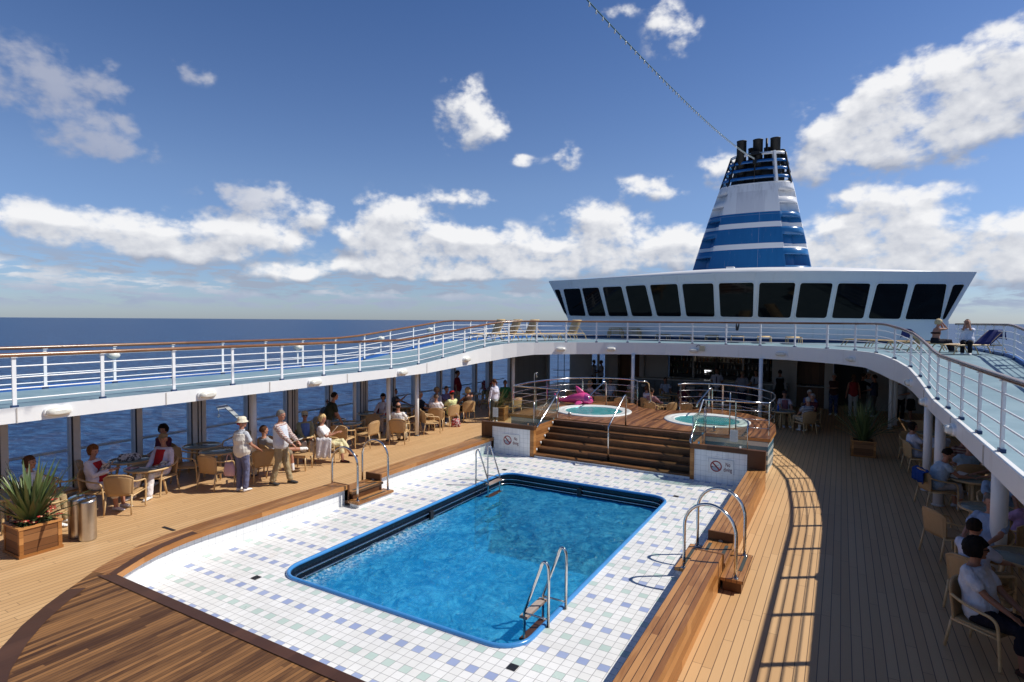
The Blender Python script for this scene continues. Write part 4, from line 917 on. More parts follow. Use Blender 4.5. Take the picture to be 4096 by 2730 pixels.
# bar counter
bc = empty('bar_counter', (0, 0, 0), 0, 'long dark bar counter with pale top along the rear', 'bar counter')
C0, C1 = Vector((-6.1, 21.9, 0)), Vector((.9, 22.6, 0)); dd = (C1-C0).normalized(); nn = Vector((dd.y, -dd.x, 0))
MB().bar(C0+Vector((0, 0, .52)), C1+Vector((0, 0, .52)), .5, 1.02).build('front', M['counter'], bc); MB().bar(C0+Vector((0, 0, 1.06)), C1+Vector((0, 0, 1.06)), .66, .05).build('top', M['counter_top'], bc)
mb = MB()
for k in range(26): p = C0.lerp(C1, (k+.5)/26)+nn*.255; mb.bar(p+Vector((0, 0, .1)), p+Vector((0, 0, .98)), .02, .02)
mb.build('front_slats', M['darkwall'], bc)
for k, l in ((.12, 'first from the left'), (.27, 'second from the left'), (.42, 'third from the left'), (.58, 'fourth from the left'), (.73, 'fifth from the left')):
    p = C0.lerp(C1, k)+nn*.75; t = empty('bar_stool', tuple(p), 0, 'pale bar stool at the dark bar counter, '+l, 'bar stool', 'stools along the bar')
    mb = MB(); mb.lathe([(.14, .70), (.19, .73), (.20, .78), (.17, .82), (.05, .83)], 18); mb.build('seat', M['bulkhead'], t); MB().tube([(0, 0, 0), (0, 0, .72)], .025, 8).build('stem', M['chrome_dark'], t); mb = MB(); mb.lathe([(.2, 0), (.2, .02), (.03, .05)], 18); mb.build('base', M['chrome_dark'], t)
sh = empty('bottle_shelves', (-2.2, YR+.1, 0), 0, 'back bar shelving with posts, crowded with bottles', 'shelves')
for z in (1.15, 1.48, 1.81, 2.14): MB().box(-2.7, -.12, z-.015, 3.0, .2, z).build('shelf', M['dark_steel'], sh)
for x in (-2.65, -1.45, -.30, .95, 2.1): MB().box(x-.04, -.14, .9, x+.04, .2, 2.55).build('upright', M['bulkhead'] if x in (-1.45, .95) else M['darkwall'], sh)
MB().box(-2.7, -.3, .9, 3.0, .2, .96).build('back_counter', M['counter_top'], sh)
def emit(name, col, s):
    m, t, b = newmat(name); b.inputs['Emission Color'].default_value = (*col, 1); b.inputs['Emission Strength'].default_value = s; b.inputs['Base Color'].default_value = (*col, 1); return m
M['striplight'] = emit('bar_striplight', (1, .86, .7), 6.0); M['lit_panel'] = emit('lit_panel', (.95, .97, 1), 1.6)
for x0, x1, z, mt in ((-1.3, -.4, 2.12, 'striplight'), (-.2, .85, 2.12, 'striplight'), (2.3, 2.9, 2.2, 'lit_panel')): MB().box(x0, .12, z-.03, x1, .15, z-.018).build('lit_strip', M[mt], sh)
for x0, x1, z0, z1 in ((-.95, -.62, 1.30, 1.36), (-.95, -.78, 1.22, 1.28)): MB().box(x0, .17, z0, x1, .18, z1).build('lit_sign', M['lit_panel'], sh)
bots = []
bcols = [(.10, .03, .01), (.30, .12, .02), (.35, .36, .34), (.04, .08, .03), (.45, .40, .30), (.05, .02, .01)]
bmats = [plain('bottle_glass', c, .08, var=.05, spec=.7) for c in bcols]
protos = []
for i in range(6):
    h = .22+.02*(i % 3); mb = MB(); mb.lathe([(.032, 0), (.035, .01), (.035, h*.58), (.012, h*.75), (.012, h), (.002, h+.002)], 10)
    protos.append(mb.mesh('bottle'))
    protos[-1].materials.append(bmats[i])
for z in (1.15, 1.48, 1.81, 2.14):
    for k in range(34):
        x = -4.8+k*.165+random.uniform(-.03, .03)
        o = bpy.data.objects.new('bottle', random.choice(protos)); COL.objects.link(o); o.location = (x, YR+random.uniform(.03, .15), z+.001); bots.append(o)
        tag(o, 'dark glass bottle standing on the back bar shelves', 'bottle', 'bottles on the back bar shelves')
# ---- right side wall
sw = empty('side_bulkhead', (6.95, 0, 0), 0, 'pale right side wall with small windows beneath the upper deck', 'wall')
mb = MB(); wy = [(-7, -6.2), (-3.4, -2.6), (.6, 1.4), (4.6, 5.4), (8.6, 9.4), (12.4, 13.2), (16.0, 16.6), (19.3, 20.2)]
y = -10
for a, b in wy: mb.box(-.06, y, 0, .06, a, 2.55); mb.box(-.06, a, 0, .06, b, .85); mb.box(-.06, a, 1.15, .06, b, 2.55); y = b
mb.box(-.06, y, 0, .06, 25, 2.55); mb.build('wall', M['bulkhead'], sw)
for a, b in wy: MB().box(-.01, a, .85, .01, b, 1.15).build('window', M['glass_wall'], sw)
# ================================================================== DECKHOUSE AND FUNNEL
dh = empty('deckhouse', (-2, 24, 0), 0, 'white lounge deckhouse with a row of outward leaning dark windows', 'deckhouse')
RT = [(-11.2, 23.0), (-8.6, 22.4), (-6.2, 21.9), (-4.0, 21.5), (-2.0, 21.2), (-.4, 21.3), (1.0, 21.7), (2.8, 22.5), (4.5, 23.4), (6.1, 24.3), (7.9, 25.3)]
def roofy(x):
    for (a, ya), (b, yb) in zip(RT, RT[1:]):
        if x <= b: return ya+(yb-ya)*(x-a)/(b-a)
    return RT[-1][1]
WT = [(-11.0, 23.3), (-9.3, 22.9), (-8.0, 22.4), (-6.7, 22.0), (-5.3, 21.5), (-3.7, 21.3), (-2.1, 21.3), (-.5, 21.6), (1.1, 22.4), (2.5, 23.4), (4.0, 24.2), (5.4, 25.0), (6.9, 25.8), (7.7, 26.8)]
WIN = [[(-10.9, 23.05, 5.57), (-10.53, 22.96, 5.58), (-10.19, 23.29, 4.14), (-10.39, 23.29, 4.3)],
[(-10.3, 22.91, 5.59), (-9.19, 22.65, 5.59), (-8.98, 23.01, 4.12), (-10.06, 23.26, 4.14)],
[(-9.08, 22.62, 5.6), (-8.04, 22.39, 5.6), (-7.74, 22.75, 4.11), (-8.81, 22.97, 4.12)],
[(-7.82, 22.35, 5.61), (-6.72, 22.12, 5.61), (-6.45, 22.48, 4.11), (-7.58, 22.72, 4.11)],
[(-6.51, 22.07, 5.62), (-5.41, 21.86, 5.63), (-5.13, 22.24, 4.1), (-6.25, 22.44, 4.11)],
[(-5.19, 21.82, 5.63), (-3.8, 21.57, 5.63), (-3.68, 21.98, 4.1), (-4.91, 22.19, 4.11)],
[(-3.58, 21.54, 5.62), (-2.13, 21.33, 5.6), (-2.12, 21.75, 4.09), (-3.45, 21.95, 4.1)],
[(-1.91, 21.32, 5.6), (-0.45, 21.41, 5.59), (-0.51, 21.83, 4.07), (-1.88, 21.74, 4.09)],
[(-0.24, 21.46, 5.58), (1.16, 21.89, 5.57), (0.96, 22.23, 4.05), (-0.33, 21.86, 4.07)],
[(1.34, 21.98, 5.56), (2.56, 22.52, 5.55), (2.33, 22.83, 4.05), (1.14, 22.31, 4.06)],
[(2.75, 22.61, 5.55), (3.96, 23.24, 5.54), (3.73, 23.54, 4.04), (2.53, 22.93, 4.05)],
[(4.2, 23.37, 5.54), (5.37, 24.02, 5.54), (5.12, 24.3, 4.03), (3.91, 23.64, 4.04)],
[(5.6, 24.15, 5.54), (6.79, 24.81, 5.54), (6.64, 25.15, 4.02), (5.3, 24.4, 4.02)],
[(7.02, 24.95, 5.51), (7.46, 25.19, 5.53), (6.82, 25.25, 4.03), (6.7, 25.19, 4.03)]]
DB = Vector((-2, 24, 0))
mb = MB(); xs = [-11.24+k*(19.12)/60 for k in range(61)]
bot = [(-10.22+(x+11.24)/19.12*17.18) for x in xs]
def roofy2(x):
    if x < -11.2: return 23.0
    return roofy(x)
# smooth facade line
fr_top = [Vector((x, roofy2(x), 6.0)) for x in xs]
def face_y(x): return roofy2(x)
lowr = [Vector((xb, roofy2(min(max(x, -11.2), 7.9))+.28*2.05, 3.95)) for x, xb in zip(xs, bot)]
for i, p in enumerate(lowr): p.y = max(roofy2(p.x)+.57, roofy2(p.x)+.57)
base = [Vector((p.x, p.y, 2.97)) for p in lowr]
mb.strip([p-DB for p in lowr], [p-DB for p in fr_top]); mb.strip([p-DB for p in base], [p-DB for p in lowr])
for i, sgn in ((0, -1), (-1, 1)):
    a, b, c = base[i], lowr[i], fr_top[i]; back = 36
    mb.add([a-DB, b-DB, Vector((b.x, back, b.z))-DB, Vector((a.x, back, a.z))-DB, c-DB, Vector((c.x, back, c.z))-DB], [(0, 1, 2, 3), (1, 4, 5, 2)])
mb.build('wall', M['steelwork'], dh)
mb = MB(); mb.strip([p-DB+Vector((0, -.012, 0)) for p in base], [p-DB+Vector((0, -.012, .13)) for p in base]); mb.build('blue_skirting', M['navy_paint'], dh)
rz = lambda x: 7.06-.0075*abs(x+2)**2 if abs(x+2) < 9.9 else 6.3
mb = MB(); mid = [Vector((x, (roofy2(x)+31)/2, 6.0+(rz(x)-6)*.62)) for x in xs]; rid = [Vector((x, 31, rz(x))) for x in xs]; rid2 = [Vector((x, 52, rz(x)-.05)) for x in xs]
lip = [p+Vector((0, -.02, .05)) for p in fr_top]
for a, b in ((fr_top, lip), (lip, mid), (mid, rid), (rid, rid2)): mb.strip([p-DB for p in a], [p-DB for p in b], True)
mb.build('roof', M['white'], dh)
def rounded(q, r=.12, n=4):   # rounded quad from 4 corners
    P4 = [Vector(p) for p in q]; out = []
    for i in range(4):
        p, a, b = P4[i], P4[i-1], P4[(i+1) % 4]; ra = min(r, (a-p).length*.42); rb = min(r, (b-p).length*.42)
        s, e = p+(a-p).normalized()*ra, p+(b-p).normalized()*rb
        for k in range(n+1): t = k/n; out.append(s*(1-t)**2+p*2*t*(1-t)+e*t*t)
    return out
for q in WIN:
    R_ = rounded(q); c = sum(R_, Vector())/len(R_); nrm = (R_[5]-R_[0]).cross(R_[10]-R_[0]).normalized()
    if nrm.y > 0: nrm = -nrm
    mb = MB(); o1 = [c+(p-c)*1.035+nrm*.055-DB for p in R_]; o2 = [c+(p-c)*1.0+nrm*.055-DB for p in R_]; o3 = [c+(p-c)*1.045+nrm*.0-DB for p in R_]
    mb.strip(o1+[o1[0]], o2+[o2[0]]); mb.strip(o3+[o3[0]], o1+[o1[0]]); mb.strip(o2+[o2[0]], [c+(p-c)+nrm*.03-DB for p in R_]+[c+(R_[0]-c)+nrm*.03-DB])
    f = mb.build('window_frame', M['white'], dh)
    mb = MB(); mb.add([c+(p-c)*1.0+nrm*.035-DB for p in R_], [list(range(len(R_)))]); mb.build('pane', M['black_glass'], f)
MB().box(-.3-.9, 6.8, 6.75, .15-.9, 7.2, 7.16).build('roof_hatch', M['white'], dh)
mb = MB(); mb.box(8.1, 1.3, 2.97, 8.5, 2.0, 3.9); mb.build('side_locker', M['rail_white'], dh)
# wall extension at right (white wall behind couple)
mb = MB(); mb.box(8.93, 1.4, 2.97, 9.0, 12, 3.95); mb.build('side_wall', M['white'], dh)

# ---- funnel
FC = Vector((-3.2, 43.5, 0))
fn = empty('funnel', tuple(FC), 0, 'tall tapering ship funnel with blue and white bands and black open top', 'funnel')
WZ = [(7.0, 4.62), (8.3, 4.30), (10, 3.88), (12.5, 3.22), (14.8, 2.58), (16.86, 2.02)]; CX = [(7, -.32), (8.3, -.3), (12.5, -.12), (17, .16)]
def fpt(th, z, k=1.0):
    w = lerp_tab(WZ, z); d = w*.62; c, s = cos(th), sin(th); e = 2/2.75
    return Vector((lerp_tab(CX, z)+k*w*math.copysign(abs(c)**e, c), k*d*math.copysign(abs(s)**e, s), z))
def funnel_mat():
    m, t, b = newmat('funnel_paint'); x, y, z = t.sep(t.obj())
    bl = None
    for a, c_ in ((7, 9.37), (9.78, 11.0), (11.4, 12.17)):
        k = t.m('MULTIPLY', t.m('GREATER_THAN', z, a), t.m('LESS_THAN', z, c_)); bl = k if bl is None else t.m('MAXIMUM', bl, k)
    n = t.noise(t.xyz(t.m('MULTIPLY', x, 3), y, t.m('MULTIPLY', z, .3)), 1.2, 5, .6).outputs['Fac']
    patch = t.m('MULTIPLY', t.m('MULTIPLY', t.m('GREATER_THAN', x, -1.15), t.m('LESS_THAN', x, .9)), t.m('MULTIPLY', t.m('LESS_THAN', z, 13.85), t.m('GREATER_THAN', z, 12.17)))
    wh = t.mix(t.m('MULTIPLY', patch, t.mr(n, .15, .5)), (.80, .80, .80), (.68, .68, .70))
    c = t.mix(bl, wh, t.mix(n, (.010, .10, .27), (.016, .14, .36)))
    soot = t.m('MULTIPLY', t.mr(z, 12.6, 14.6), t.mr(t.noise(t.xyz(t.m('MULTIPLY', x, 5), t.m('MULTIPLY', y, 5), t.m('MULTIPLY', z, .4)), 1, 5, .65).outputs['Fac'], .40, .70)); c = t.mix(t.m('MULTIPLY', soot, .45), c, (.30, .29, .28))
    strk = t.mr(t.noise(t.xyz(t.m('MULTIPLY', x, 4), t.m('MULTIPLY', y, 4), t.m('MULTIPLY', z, .35)), 1.3, 6, .7).outputs['Fac'], .58, .8); c = t.mix(t.m('MULTIPLY', strk, .3), c, (.52, .50, .47))
    seam = t.m('MAXIMUM', lines(t, z, .02, 2.4), t.m('LESS_THAN', t.m('ABSOLUTE', t.m('SUBTRACT', x, .55)), .012))
    c = t.mix(t.m('MULTIPLY', seam, .25), c, (.75, .75, .76))
    t.put(b.inputs['Base Color'], c); b.inputs['Roughness'].default_value = .22
    t.put(b.inputs['Normal'], t.bump(t.noise(t.obj(), 1.1, 3).outputs['Fac'], .12, .05)); return m
FM = funnel_mat()
nots = [(8.05, 8.88), (9.46, 10.39), (11.0, 11.73), (12.15, 12.85), (13.31, 13.85)]
th_n = [(-58, -8), (-172, -122)]
cols = sorted({radians(a) for a in list(range(-180, 180, 6))+[-58, -8, -172, -122]}); cols.append(cols[0]+2*pi)
zsr = sorted({7.0, 14.41, 7.6, 9.0, 10.0, 10.8, 12.5, 13.0, 14.1}|{v for n in nots for v in n})
mb = MB()
for j in range(len(zsr)-1):
    za, zb = zsr[j], zsr[j+1]; zm = (za+zb)/2; innot = any(a < zm < b for a, b in nots)
    for i in range(len(cols)-1):
        ta, tb = cols[i], cols[i+1]; tm = math.degrees((ta+tb)/2)
        if innot and any(a < tm < b for a, b in th_n): continue
        mb.add([fpt(ta, za), fpt(tb, za), fpt(tb, zb), fpt(ta, zb)], [(0, 1, 2, 3)], True)
for a, b in nots:
    for t0, t1 in th_n:
        seq = [c for c in cols if radians(t0)-1e-6 <= c <= radians(t1)+1e-6]; K_ = .80
        def inn(t): 
            u = (t-seq[0])/(seq[-1]-seq[0]); return 1-(1-K_)*min(1, sin(pi*min(max(u if t0 < -90 else u, 0), 1))*2.2)
        zi = [a, b]
        I0 = [fpt(t, a, inn(t)) for t in seq]; I1 = [fpt(t, b, inn(t)) for t in seq]; O0 = [fpt(t, a) for t in seq]; O1 = [fpt(t, b) for t in seq]
        mb.strip(I0, I1); mb.strip(O0, I0); mb.strip(I1, O1)
mb.add([fpt(t, 14.41, .97) for t in cols[:-1]], [list(range(len(cols)-1))])
mb.build('casing', FM, fn, fix=True)
BLM = plain('funnel_blue', (.016, .13, .36), .25, var=.06); 
for z0, z1, mt in ((14.41, 14.50, M['white']), (14.80, 15.03, BLM), (15.45, 15.67, BLM), (16.07, 16.28, BLM), (16.65, 16.86, M['white'])):
    mb = MB(); mb.strip([fpt(t, z0) for t in cols], [fpt(t, z1) for t in cols], True); mb.strip([fpt(t, z0, .95) for t in cols], [fpt(t, z1, .95) for t in cols], True); mb.strip([fpt(t, z1) for t in cols], [fpt(t, z1, .95) for t in cols]); mb.strip([fpt(t, z0) for t in cols], [fpt(t, z0, .95) for t in cols]); mb.build('ring', mt, fn)
for th, w in ((-60, .34), (-20, .2), (25, .2), (70, .2), (115, .2), (160, .2), (-160, .14), (-128, .14)):
    t = radians(th); mb = MB(); mb.bar(fpt(t, 14.4, .985), fpt(t, 16.84, .985), w*.5, w, (cos(t), sin(t), 0)); mb.build('lattice_post', M['white'] if th in (-60,) else M['black'], fn)
mb = MB(); mb.rings([((.0, 0, 14.42), (2.0, 0, 0), (0, 1.2, 0)), ((.1, 0, 16.45), (1.62, 0, 0), (0, 1.0, 0))], 24); mb.build('uptake_housing', M['black'], fn)
for x, y, r, zt in ((-.98, -.95, .36, 17.95), (.20, -.95, .36, 17.9), (1.40, -.6, .36, 17.95), (.80, .2, .3, 17.5), (-.35, .2, .3, 17.6), (1.8, .5, .2, 17.3)):
    mb = MB(); mb.lathe([(r, 14.5-0), (r, zt-.06), (r*1.05, zt-.05), (r*1.05, zt), (r*.8, zt), (r*.8, zt-.5)], 20, (x, y, 0)); mb.build('exhaust_pipe', M['black'], fn)
MB().tube([(.78, -.5, 16), (.78, -.5, 18.05)], .09, 10).build('vent_pipe', M['black'], fn)
mb = MB(); mb.tube([(.05, -1.55, 14.5), (.08, -1.5, 16.7)], .05, 8); mb.box(-.35, -1.75, 16.6, .55, -1.35, 16.68); mb.box(-.2, -1.7, 16.68, .4, -1.4, 16.85); mb.box(-.05, -1.75, 15.9, .2, -1.45, 16.3); mb.tube([(-.9, -1.6, 15.4), (1.0, -1.6, 15.45)], .03, 6); mb.build('lamp_bracket', M['black'], fn)
# ---- string of bulbs
A_ = Vector((-2.25, 0.0, 10.10)); B_ = Vector((-3.1, 41.4, 16.25)); Cp = Vector((-2.1, 6.54, 11.12))
bd = empty('bird', (.2, 12.6, 3.60), radians(35), 'small dark bird flying just before the far railing', 'bird')
mb = MB(); mb.rings([((0, -.09, -.01), (.004, 0, 0), (0, 0, .004)), ((0, -.05, 0), (.016, 0, 0), (0, 0, .014)), ((0, .02, .0), (.024, 0, 0), (0, 0, .022)), ((0, .06, .008), (.016, 0, 0), (0, 0, .016)), ((0, .085, .008), (.012, 0, 0), (0, 0, .011)), ((0, .105, .004), (.003, 0, 0), (0, 0, .003))], 10); mb.build('body', M['black'], bd)
for s_ in (-1, 1):
    mb = MB(); mb.add([(s_*.010, .06, .01), (s_*.010, -.06, .01), (s_*.03, -.055, .09), (s_*.03, .05, .10), (s_*.042, -.05, .19), (s_*.04, .0, .20)], [(0, 1, 2, 3), (3, 2, 4, 5)]); o_ = mb.build('wing', M['black'], bd, fix=False); o_.modifiers.new('thick', 'SOLIDIFY').thickness = .006
ls = empty('light_string', tuple(A_), 0, 'long string of small clear bulbs hanging from the funnel top', 'light string')
pts = []
for k in range(90):
    t = k/89; p = A_.lerp(B_, t); p.z -= 1.1*4*t*(1-t)*.5; p.z += (.62*(1-t) if True else 0); pts.append(p-A_)
MB().tube(pts, .016, 6).build('cable', M['rope'], ls)
bulbm = MB(); bulbm.lathe([(.0, -.115), (.022, -.10), (.026, -.075), (.014, -.03), (.014, 0)], 8)
bm_ = bulbm.mesh('bulb'); bm_.materials.append(M['lampglass'])
for k in range(4, 90):
    o = bpy.data.objects.new('bulb', bm_); COL.objects.link(o); o.parent = ls; o.location = pts[k]
# ================================================================== FURNITURE
def make_chair():
    t = empty('armchair')
    mb = MB(); n = 8; top, botl = [], []
    def seatz(u, v): return .405-.02*(1-u*u)*(1-v*v)
    g = [[(.235*(2*i/n-1)*(1.0 if True else 1), .24*(2*j/n-1)) for i in range(n+1)] for j in range(n+1)]
    vs = [(x, y, seatz(x/.235, y/.24)) for r in g for x, y in r]+[(x, y, .37) for r in g for x, y in r]; N = (n+1)**2
    fs = [(j*(n+1)+i, j*(n+1)+i+1, (j+1)*(n+1)+i+1, (j+1)*(n+1)+i) for j in range(n) for i in range(n)]; fs += [tuple(N+q for q in f[::-1]) for f in fs]
    rim = [i for i in range(n+1)]+[(j+1)*(n+1)-1 for j in range(1, n+1)]+[n*(n+1)+i for i in range(n-1, -1, -1)]+[j*(n+1) for j in range(n-1, 0, -1)]
    fs += [(rim[k], N+rim[k], N+rim[(k+1) % len(rim)], rim[(k+1) % len(rim)]) for k in range(len(rim))]
    mb.add(vs, fs, True); mb.build('seat', M['wicker'], t)
    mb = MB(); nx, nz = 10, 7; fr_, bk = [], []
    def bp(u, v, o):
        x = .255*u*(1-.10*(1-v)); zt = .375+(.425-.075*abs(u)**3)*v; y = -.215-.10*v-.02*(1-v)+.075*u*u*(.4+.6*v)+o; return (x, y, zt)
    for o in (0, -.022): fr_.append([bp(2*i/nx-1, j/nz, o) for j in range(nz+1) for i in range(nx+1)])
    N = (nx+1)*(nz+1); fs = [(j*(nx+1)+i, j*(nx+1)+i+1, (j+1)*(nx+1)+i+1, (j+1)*(nx+1)+i) for j in range(nz) for i in range(nx)]; f2 = fs+[tuple(N+q for q in f[::-1]) for f in fs]
    rim = [i for i in range(nx+1)]+[(j+1)*(nx+1)-1 for j in range(1, nz+1)]+[nz*(nx+1)+i for i in range(nx-1, -1, -1)]+[j*(nx+1) for j in range(nz-1, 0, -1)]
    f2 += [(rim[k], rim[(k+1) % len(rim)], N+rim[(k+1) % len(rim)], N+rim[k]) for k in range(len(rim))]
    mb.add(fr_[0]+fr_[1], f2, True)
    edge = [Vector(bp(-1, j/nz, -.011)) for j in range(nz+1)]+[Vector(bp(2*i/nx-1, 1, -.011)) for i in range(1, nx)]+[Vector(bp(1, j/nz, -.011)) for j in range(nz, -1, -1)]
    mb.tube(edge, .016, 7); mb.build('backrest', M['wicker'], t)
    for s in (-1, 1):
        mb = MB(); pts = catmull([(s*.252, -.245, .665), (s*.275, -.10, .625), (s*.285, .08, .60), (s*.285, .19, .585), (s*.278, .245, .52), (s*.270, .262, .36), (s*.262, .272, .15), (s*.258, .28, .02)], 4); mb.tube(pts, .0175, 8); mb.build('armrest', M['cane'], t)
        mb = MB(); mb.tube([(s*.225, -.235, .40), (s*.232, -.27, .2), (s*.240, -.30, .015)], .0165, 8); mb.build('leg', M['cane'], t)
        mb = MB(); mb.tube([(s*.24, -.24, .37), (s*.262, .262, .37)], .014, 7); mb.build('seat_rail', M['cane'], t)
    return t
CHAIR = make_chair(); chair_used = [False]
def chair(x, y, yaw, label, z=0.0):
    if not chair_used[0]: c = CHAIR; chair_used[0] = True
    else: c = copy_tree(CHAIR)
    c.location = (x, y, z+.004); c.rotation_euler = (0, 0, radians(yaw)); return tag(c, label, 'armchair', 'wicker armchairs around the tables')
TH = .635
def make_table():
    t = empty('round_table')
    mb = MB(); mb.lathe([(.001, TH-.012), (.405, TH-.012), (.408, TH-.004), (.405, TH), (.001, TH)], 36); mb.build('tabletop', M['table_glass'], t)
    mb = MB(); mb.tube([(.428*cos(2*pi*k/36), .428*sin(2*pi*k/36), TH-.012) for k in range(36)], .021, 8, True)
    mb.build('rim', M['cane'], t)
    for k in range(4):
        a = pi/4+k*pi/2; mb = MB(); mb.tube([(.24*cos(a), .24*sin(a), TH-.03), (.29*cos(a), .29*sin(a), .3), (.345*cos(a), .345*sin(a), .012)], [.032, .027, .02], 8); mb.build('leg', M['cane'], t)
    mb = MB()
    for a in (pi/4, 3*pi/4): mb.tube([(.40*cos(a), .40*sin(a), TH-.035), (-.40*cos(a), -.40*sin(a), TH-.035)], .014, 6)
    mb.build('cross_brace', M['cane'], t); return t
TABLE = make_table(); table_used = [False]
def table(x, y, rot, label, sc=1.0):
    if not table_used[0]: c = TABLE; table_used[0] = True
    else: c = copy_tree(TABLE)
    c.location = (x, y, .004); c.rotation_euler = (0, 0, radians(rot)); c.scale = (sc, sc, 1); return tag(c, label, 'table', 'round glass topped cane tables')
TB = dict(
 T0=(-10.11, -1.52, 20, 'glass topped table behind the near left planter, at the picture edge'),
 T1=(-9.95, .88, 12, 'glass topped table with a red magazine between the reading woman and flat capped man'),
 T2=(-10.95, 1.05, 30, 'glass topped table by the window holding a patterned white bag'),
 T3=(-11.0, 2.75, 40, 'shaded glass topped table by the wide window post with a dark ashtray'),
 T4=(-10.1, 2.62, 15, 'sunlit glass topped table with a steel ashtray left of the woman in the cream hat'),
 T5=(-9.95, 4.85, 38, 'glass topped table with drinks in front of the man in sunglasses and cream cap'),
 T6=(-10.25, 6.95, 25, 'sunlit glass topped table with an ashtray and papers behind the blonde woman'),
 T7=(-11.1, 7.1, 10, 'shaded table in front of the man in the plaid shirt'),
 T8=(-11.0, 8.75, 50, 'shaded table in front of the woman in the red waistcoat'),
 T9=(-9.75, 8.6, 18, 'sunlit table in front of the man seen from behind in a white shirt'),
 T10=(-11.1, 10.6, 22, 'shaded table with drinks in front of the woman in profile by the window'),
 T11=(-9.95, 10.95, 33, 'table in the middle of the group with the red cap'),
 T12=(-9.95, 12.75, 20, 'table with a small flower vase in front of the woman in a brown top'),
 T13=(-11.0, 15.0, 5, 'dark table by the window left of the waitress'),
 T14=(-5.98, 17.42, 15, 'sunlit table behind the left hot tub with a blonde woman'),
 T15=(-3.67, 18.34, 35, 'table with plates behind the gap between the hot tub railings, farther of two'),
 T15b=(-3.1, 16.6, 15, 'empty sunlit table before the man in the maroon shirt'),
 T16=(-1.15, 17.38, 15, 'table with plates behind the right hot tub railing'),
 T16b=(-3.5, 19.7, 25, 'shaded table near the bar with a man in a pale blue shirt'),
 T17=(1.16, 17.0, 35, 'shaded table with a blue bottle before the man in the striped shirt'),
 T18=(5.35, 9.05, 40, 'shaded table under the menu of the leaning woman at right'),
 T19=(5.25, 6.75, 20, 'shaded table with a glass of wine before the old man in pale blue'),
 T20=(5.25, 4.35, 30, 'shaded table beside the thick column at lower right'),
 T21=(5.45, 11.3, 10, 'shaded table before the bald man at right'),
 T22=(5.3, 14.6, 10, 'empty shaded table with bright reflections beyond the right planter'))
for k, (x, y, r, l) in TB.items(): table(x, y, r, l)
# small things on tables
def ashtray(x, y, label, big=False):
    t = MB(); t.lathe([(.045, 0), (.055, .01), (.052, .035), (.045, .035), (.04, .012), (.001, .012)], 18)
    o = t.build('ashtray', M['steel']); o.location = (x, y, TH+.005); tag(o, label, 'ashtray', 'steel ashtrays on the tables')
ashtray(-9.78, .98, 'steel ashtray on the table with the red magazine'); ashtray(-10.95, 2.8, 'steel ashtray on the shaded table by the wide window post'); ashtray(-9.96, 2.75, 'steel ashtray on the sunlit table by the woman in the cream hat'); ashtray(-10.38, 6.8, 'steel ashtray on the sunlit table behind the blonde woman'); ashtray(-9.80, 4.8, 'dark ashtray on the table with drinks before the man in sunglasses'); ashtray(-9.95, 12.6, 'steel ashtray on the table of the woman in a brown top'); ashtray(-9.7, 8.55, 'steel ashtray on the table of the man in a white shirt')
def mag_mat(name, a, b2, c2):
    m, t, b = newmat(name); n = t.node('ShaderNodeTexVoronoi'); t.put(n.inputs['Vector'], t.obj()); n.inputs['Scale'].default_value = 28
    v = t.sep(n.outputs['Color'])[0]; c = t.mix(t.m('GREATER_THAN', v, .62), a, b2); c = t.mix(t.m('LESS_THAN', v, .2), c, c2); t.put(b.inputs['Base Color'], c); b.inputs['Roughness'].default_value = .35; return m
M['mag_red'] = mag_mat('magazine_red', (.55, .035, .03), (.70, .66, .60), (.08, .06, .06)); M['mag_grey'] = mag_mat('magazine_pages', (.62, .60, .56), (.30, .22, .18), (.12, .14, .18)); M['news'] = mag_mat('newsprint', (.62, .61, .58), (.45, .44, .42), (.2, .2, .2))
def sheet(x, y, z, w, h, rz, label, mat, name='magazine', tilt=(0, 0), fold=.0, cat=None, grp=None):
    mb = MB(); n = 6; A = [(-w/2+w*i/n, -h/2, .004+fold*abs(i-n/2)/n) for i in range(n+1)]; B = [(a[0], h/2, a[2]) for a in A]; A2 = [(a[0], a[1], a[2]-.004) for a in A]; B2 = [(a[0], a[1], a[2]-.004) for a in B]
    mb.strip(A, B); mb.strip(A2, B2); mb.strip(A2, A); mb.strip(B2, B)
    o = mb.build(name, mat); o.location = (x, y, z); o.rotation_euler = (radians(tilt[0]), radians(tilt[1]), radians(rz)); tag(o, label, cat or name, grp); return o
sheet(-10.12, .62, TH+.006, .26, .20, 30, 'red and white magazine lying on the table beside the reading woman', M['mag_red'], fold=.02)
sheet(-9.92, .78, TH+.006, .20, .05, 20, 'narrow white paper slip on the table beside the ashtray', M['paper'], 'paper_slip', cat='paper')
mb = MB(); mb.lathe([(.001, .0), (.05, 0), (.052, .004), (.001, .004)], 20); o = mb.build('coaster', M['paper']); o.location = (-9.68, .86, TH+.006); tag(o, 'round white coaster near the table edge by the man in white trousers', 'coaster')
sheet(-10.15, 7.05, TH+.006, .26, .20, 25, 'white papers on the sunlit table behind the blonde woman', M['paper'], 'paper_sheet', cat='paper', fold=.015)
def glassware(x, y, label, col, h=.12, r=.03, name='drinking_glass', stem=False, z=TH):
    t = empty(name, (x, y, z+.004), 0, label, 'glass', 'drinks on the tables')
    mb = MB(); mb.lathe([(.03, 0), (.004, .008), (.004, .07), (r, .10), (r*1.05, .10+h*.5), (r*.85, .10+h)] if stem else [(r*.85, 0), (r, h), (r*.94, h), (r*.8, .008)], 14); mb.build('vessel', M['glass'], t)
    mb = MB(); b0 = .095 if stem else .01; mb.lathe([(r*.75, b0), (r*.93, b0+h*.5), (.001, b0+h*.5)], 14); mb.build('drink', plain('drink_'+name, col, .1, var=.02), t)
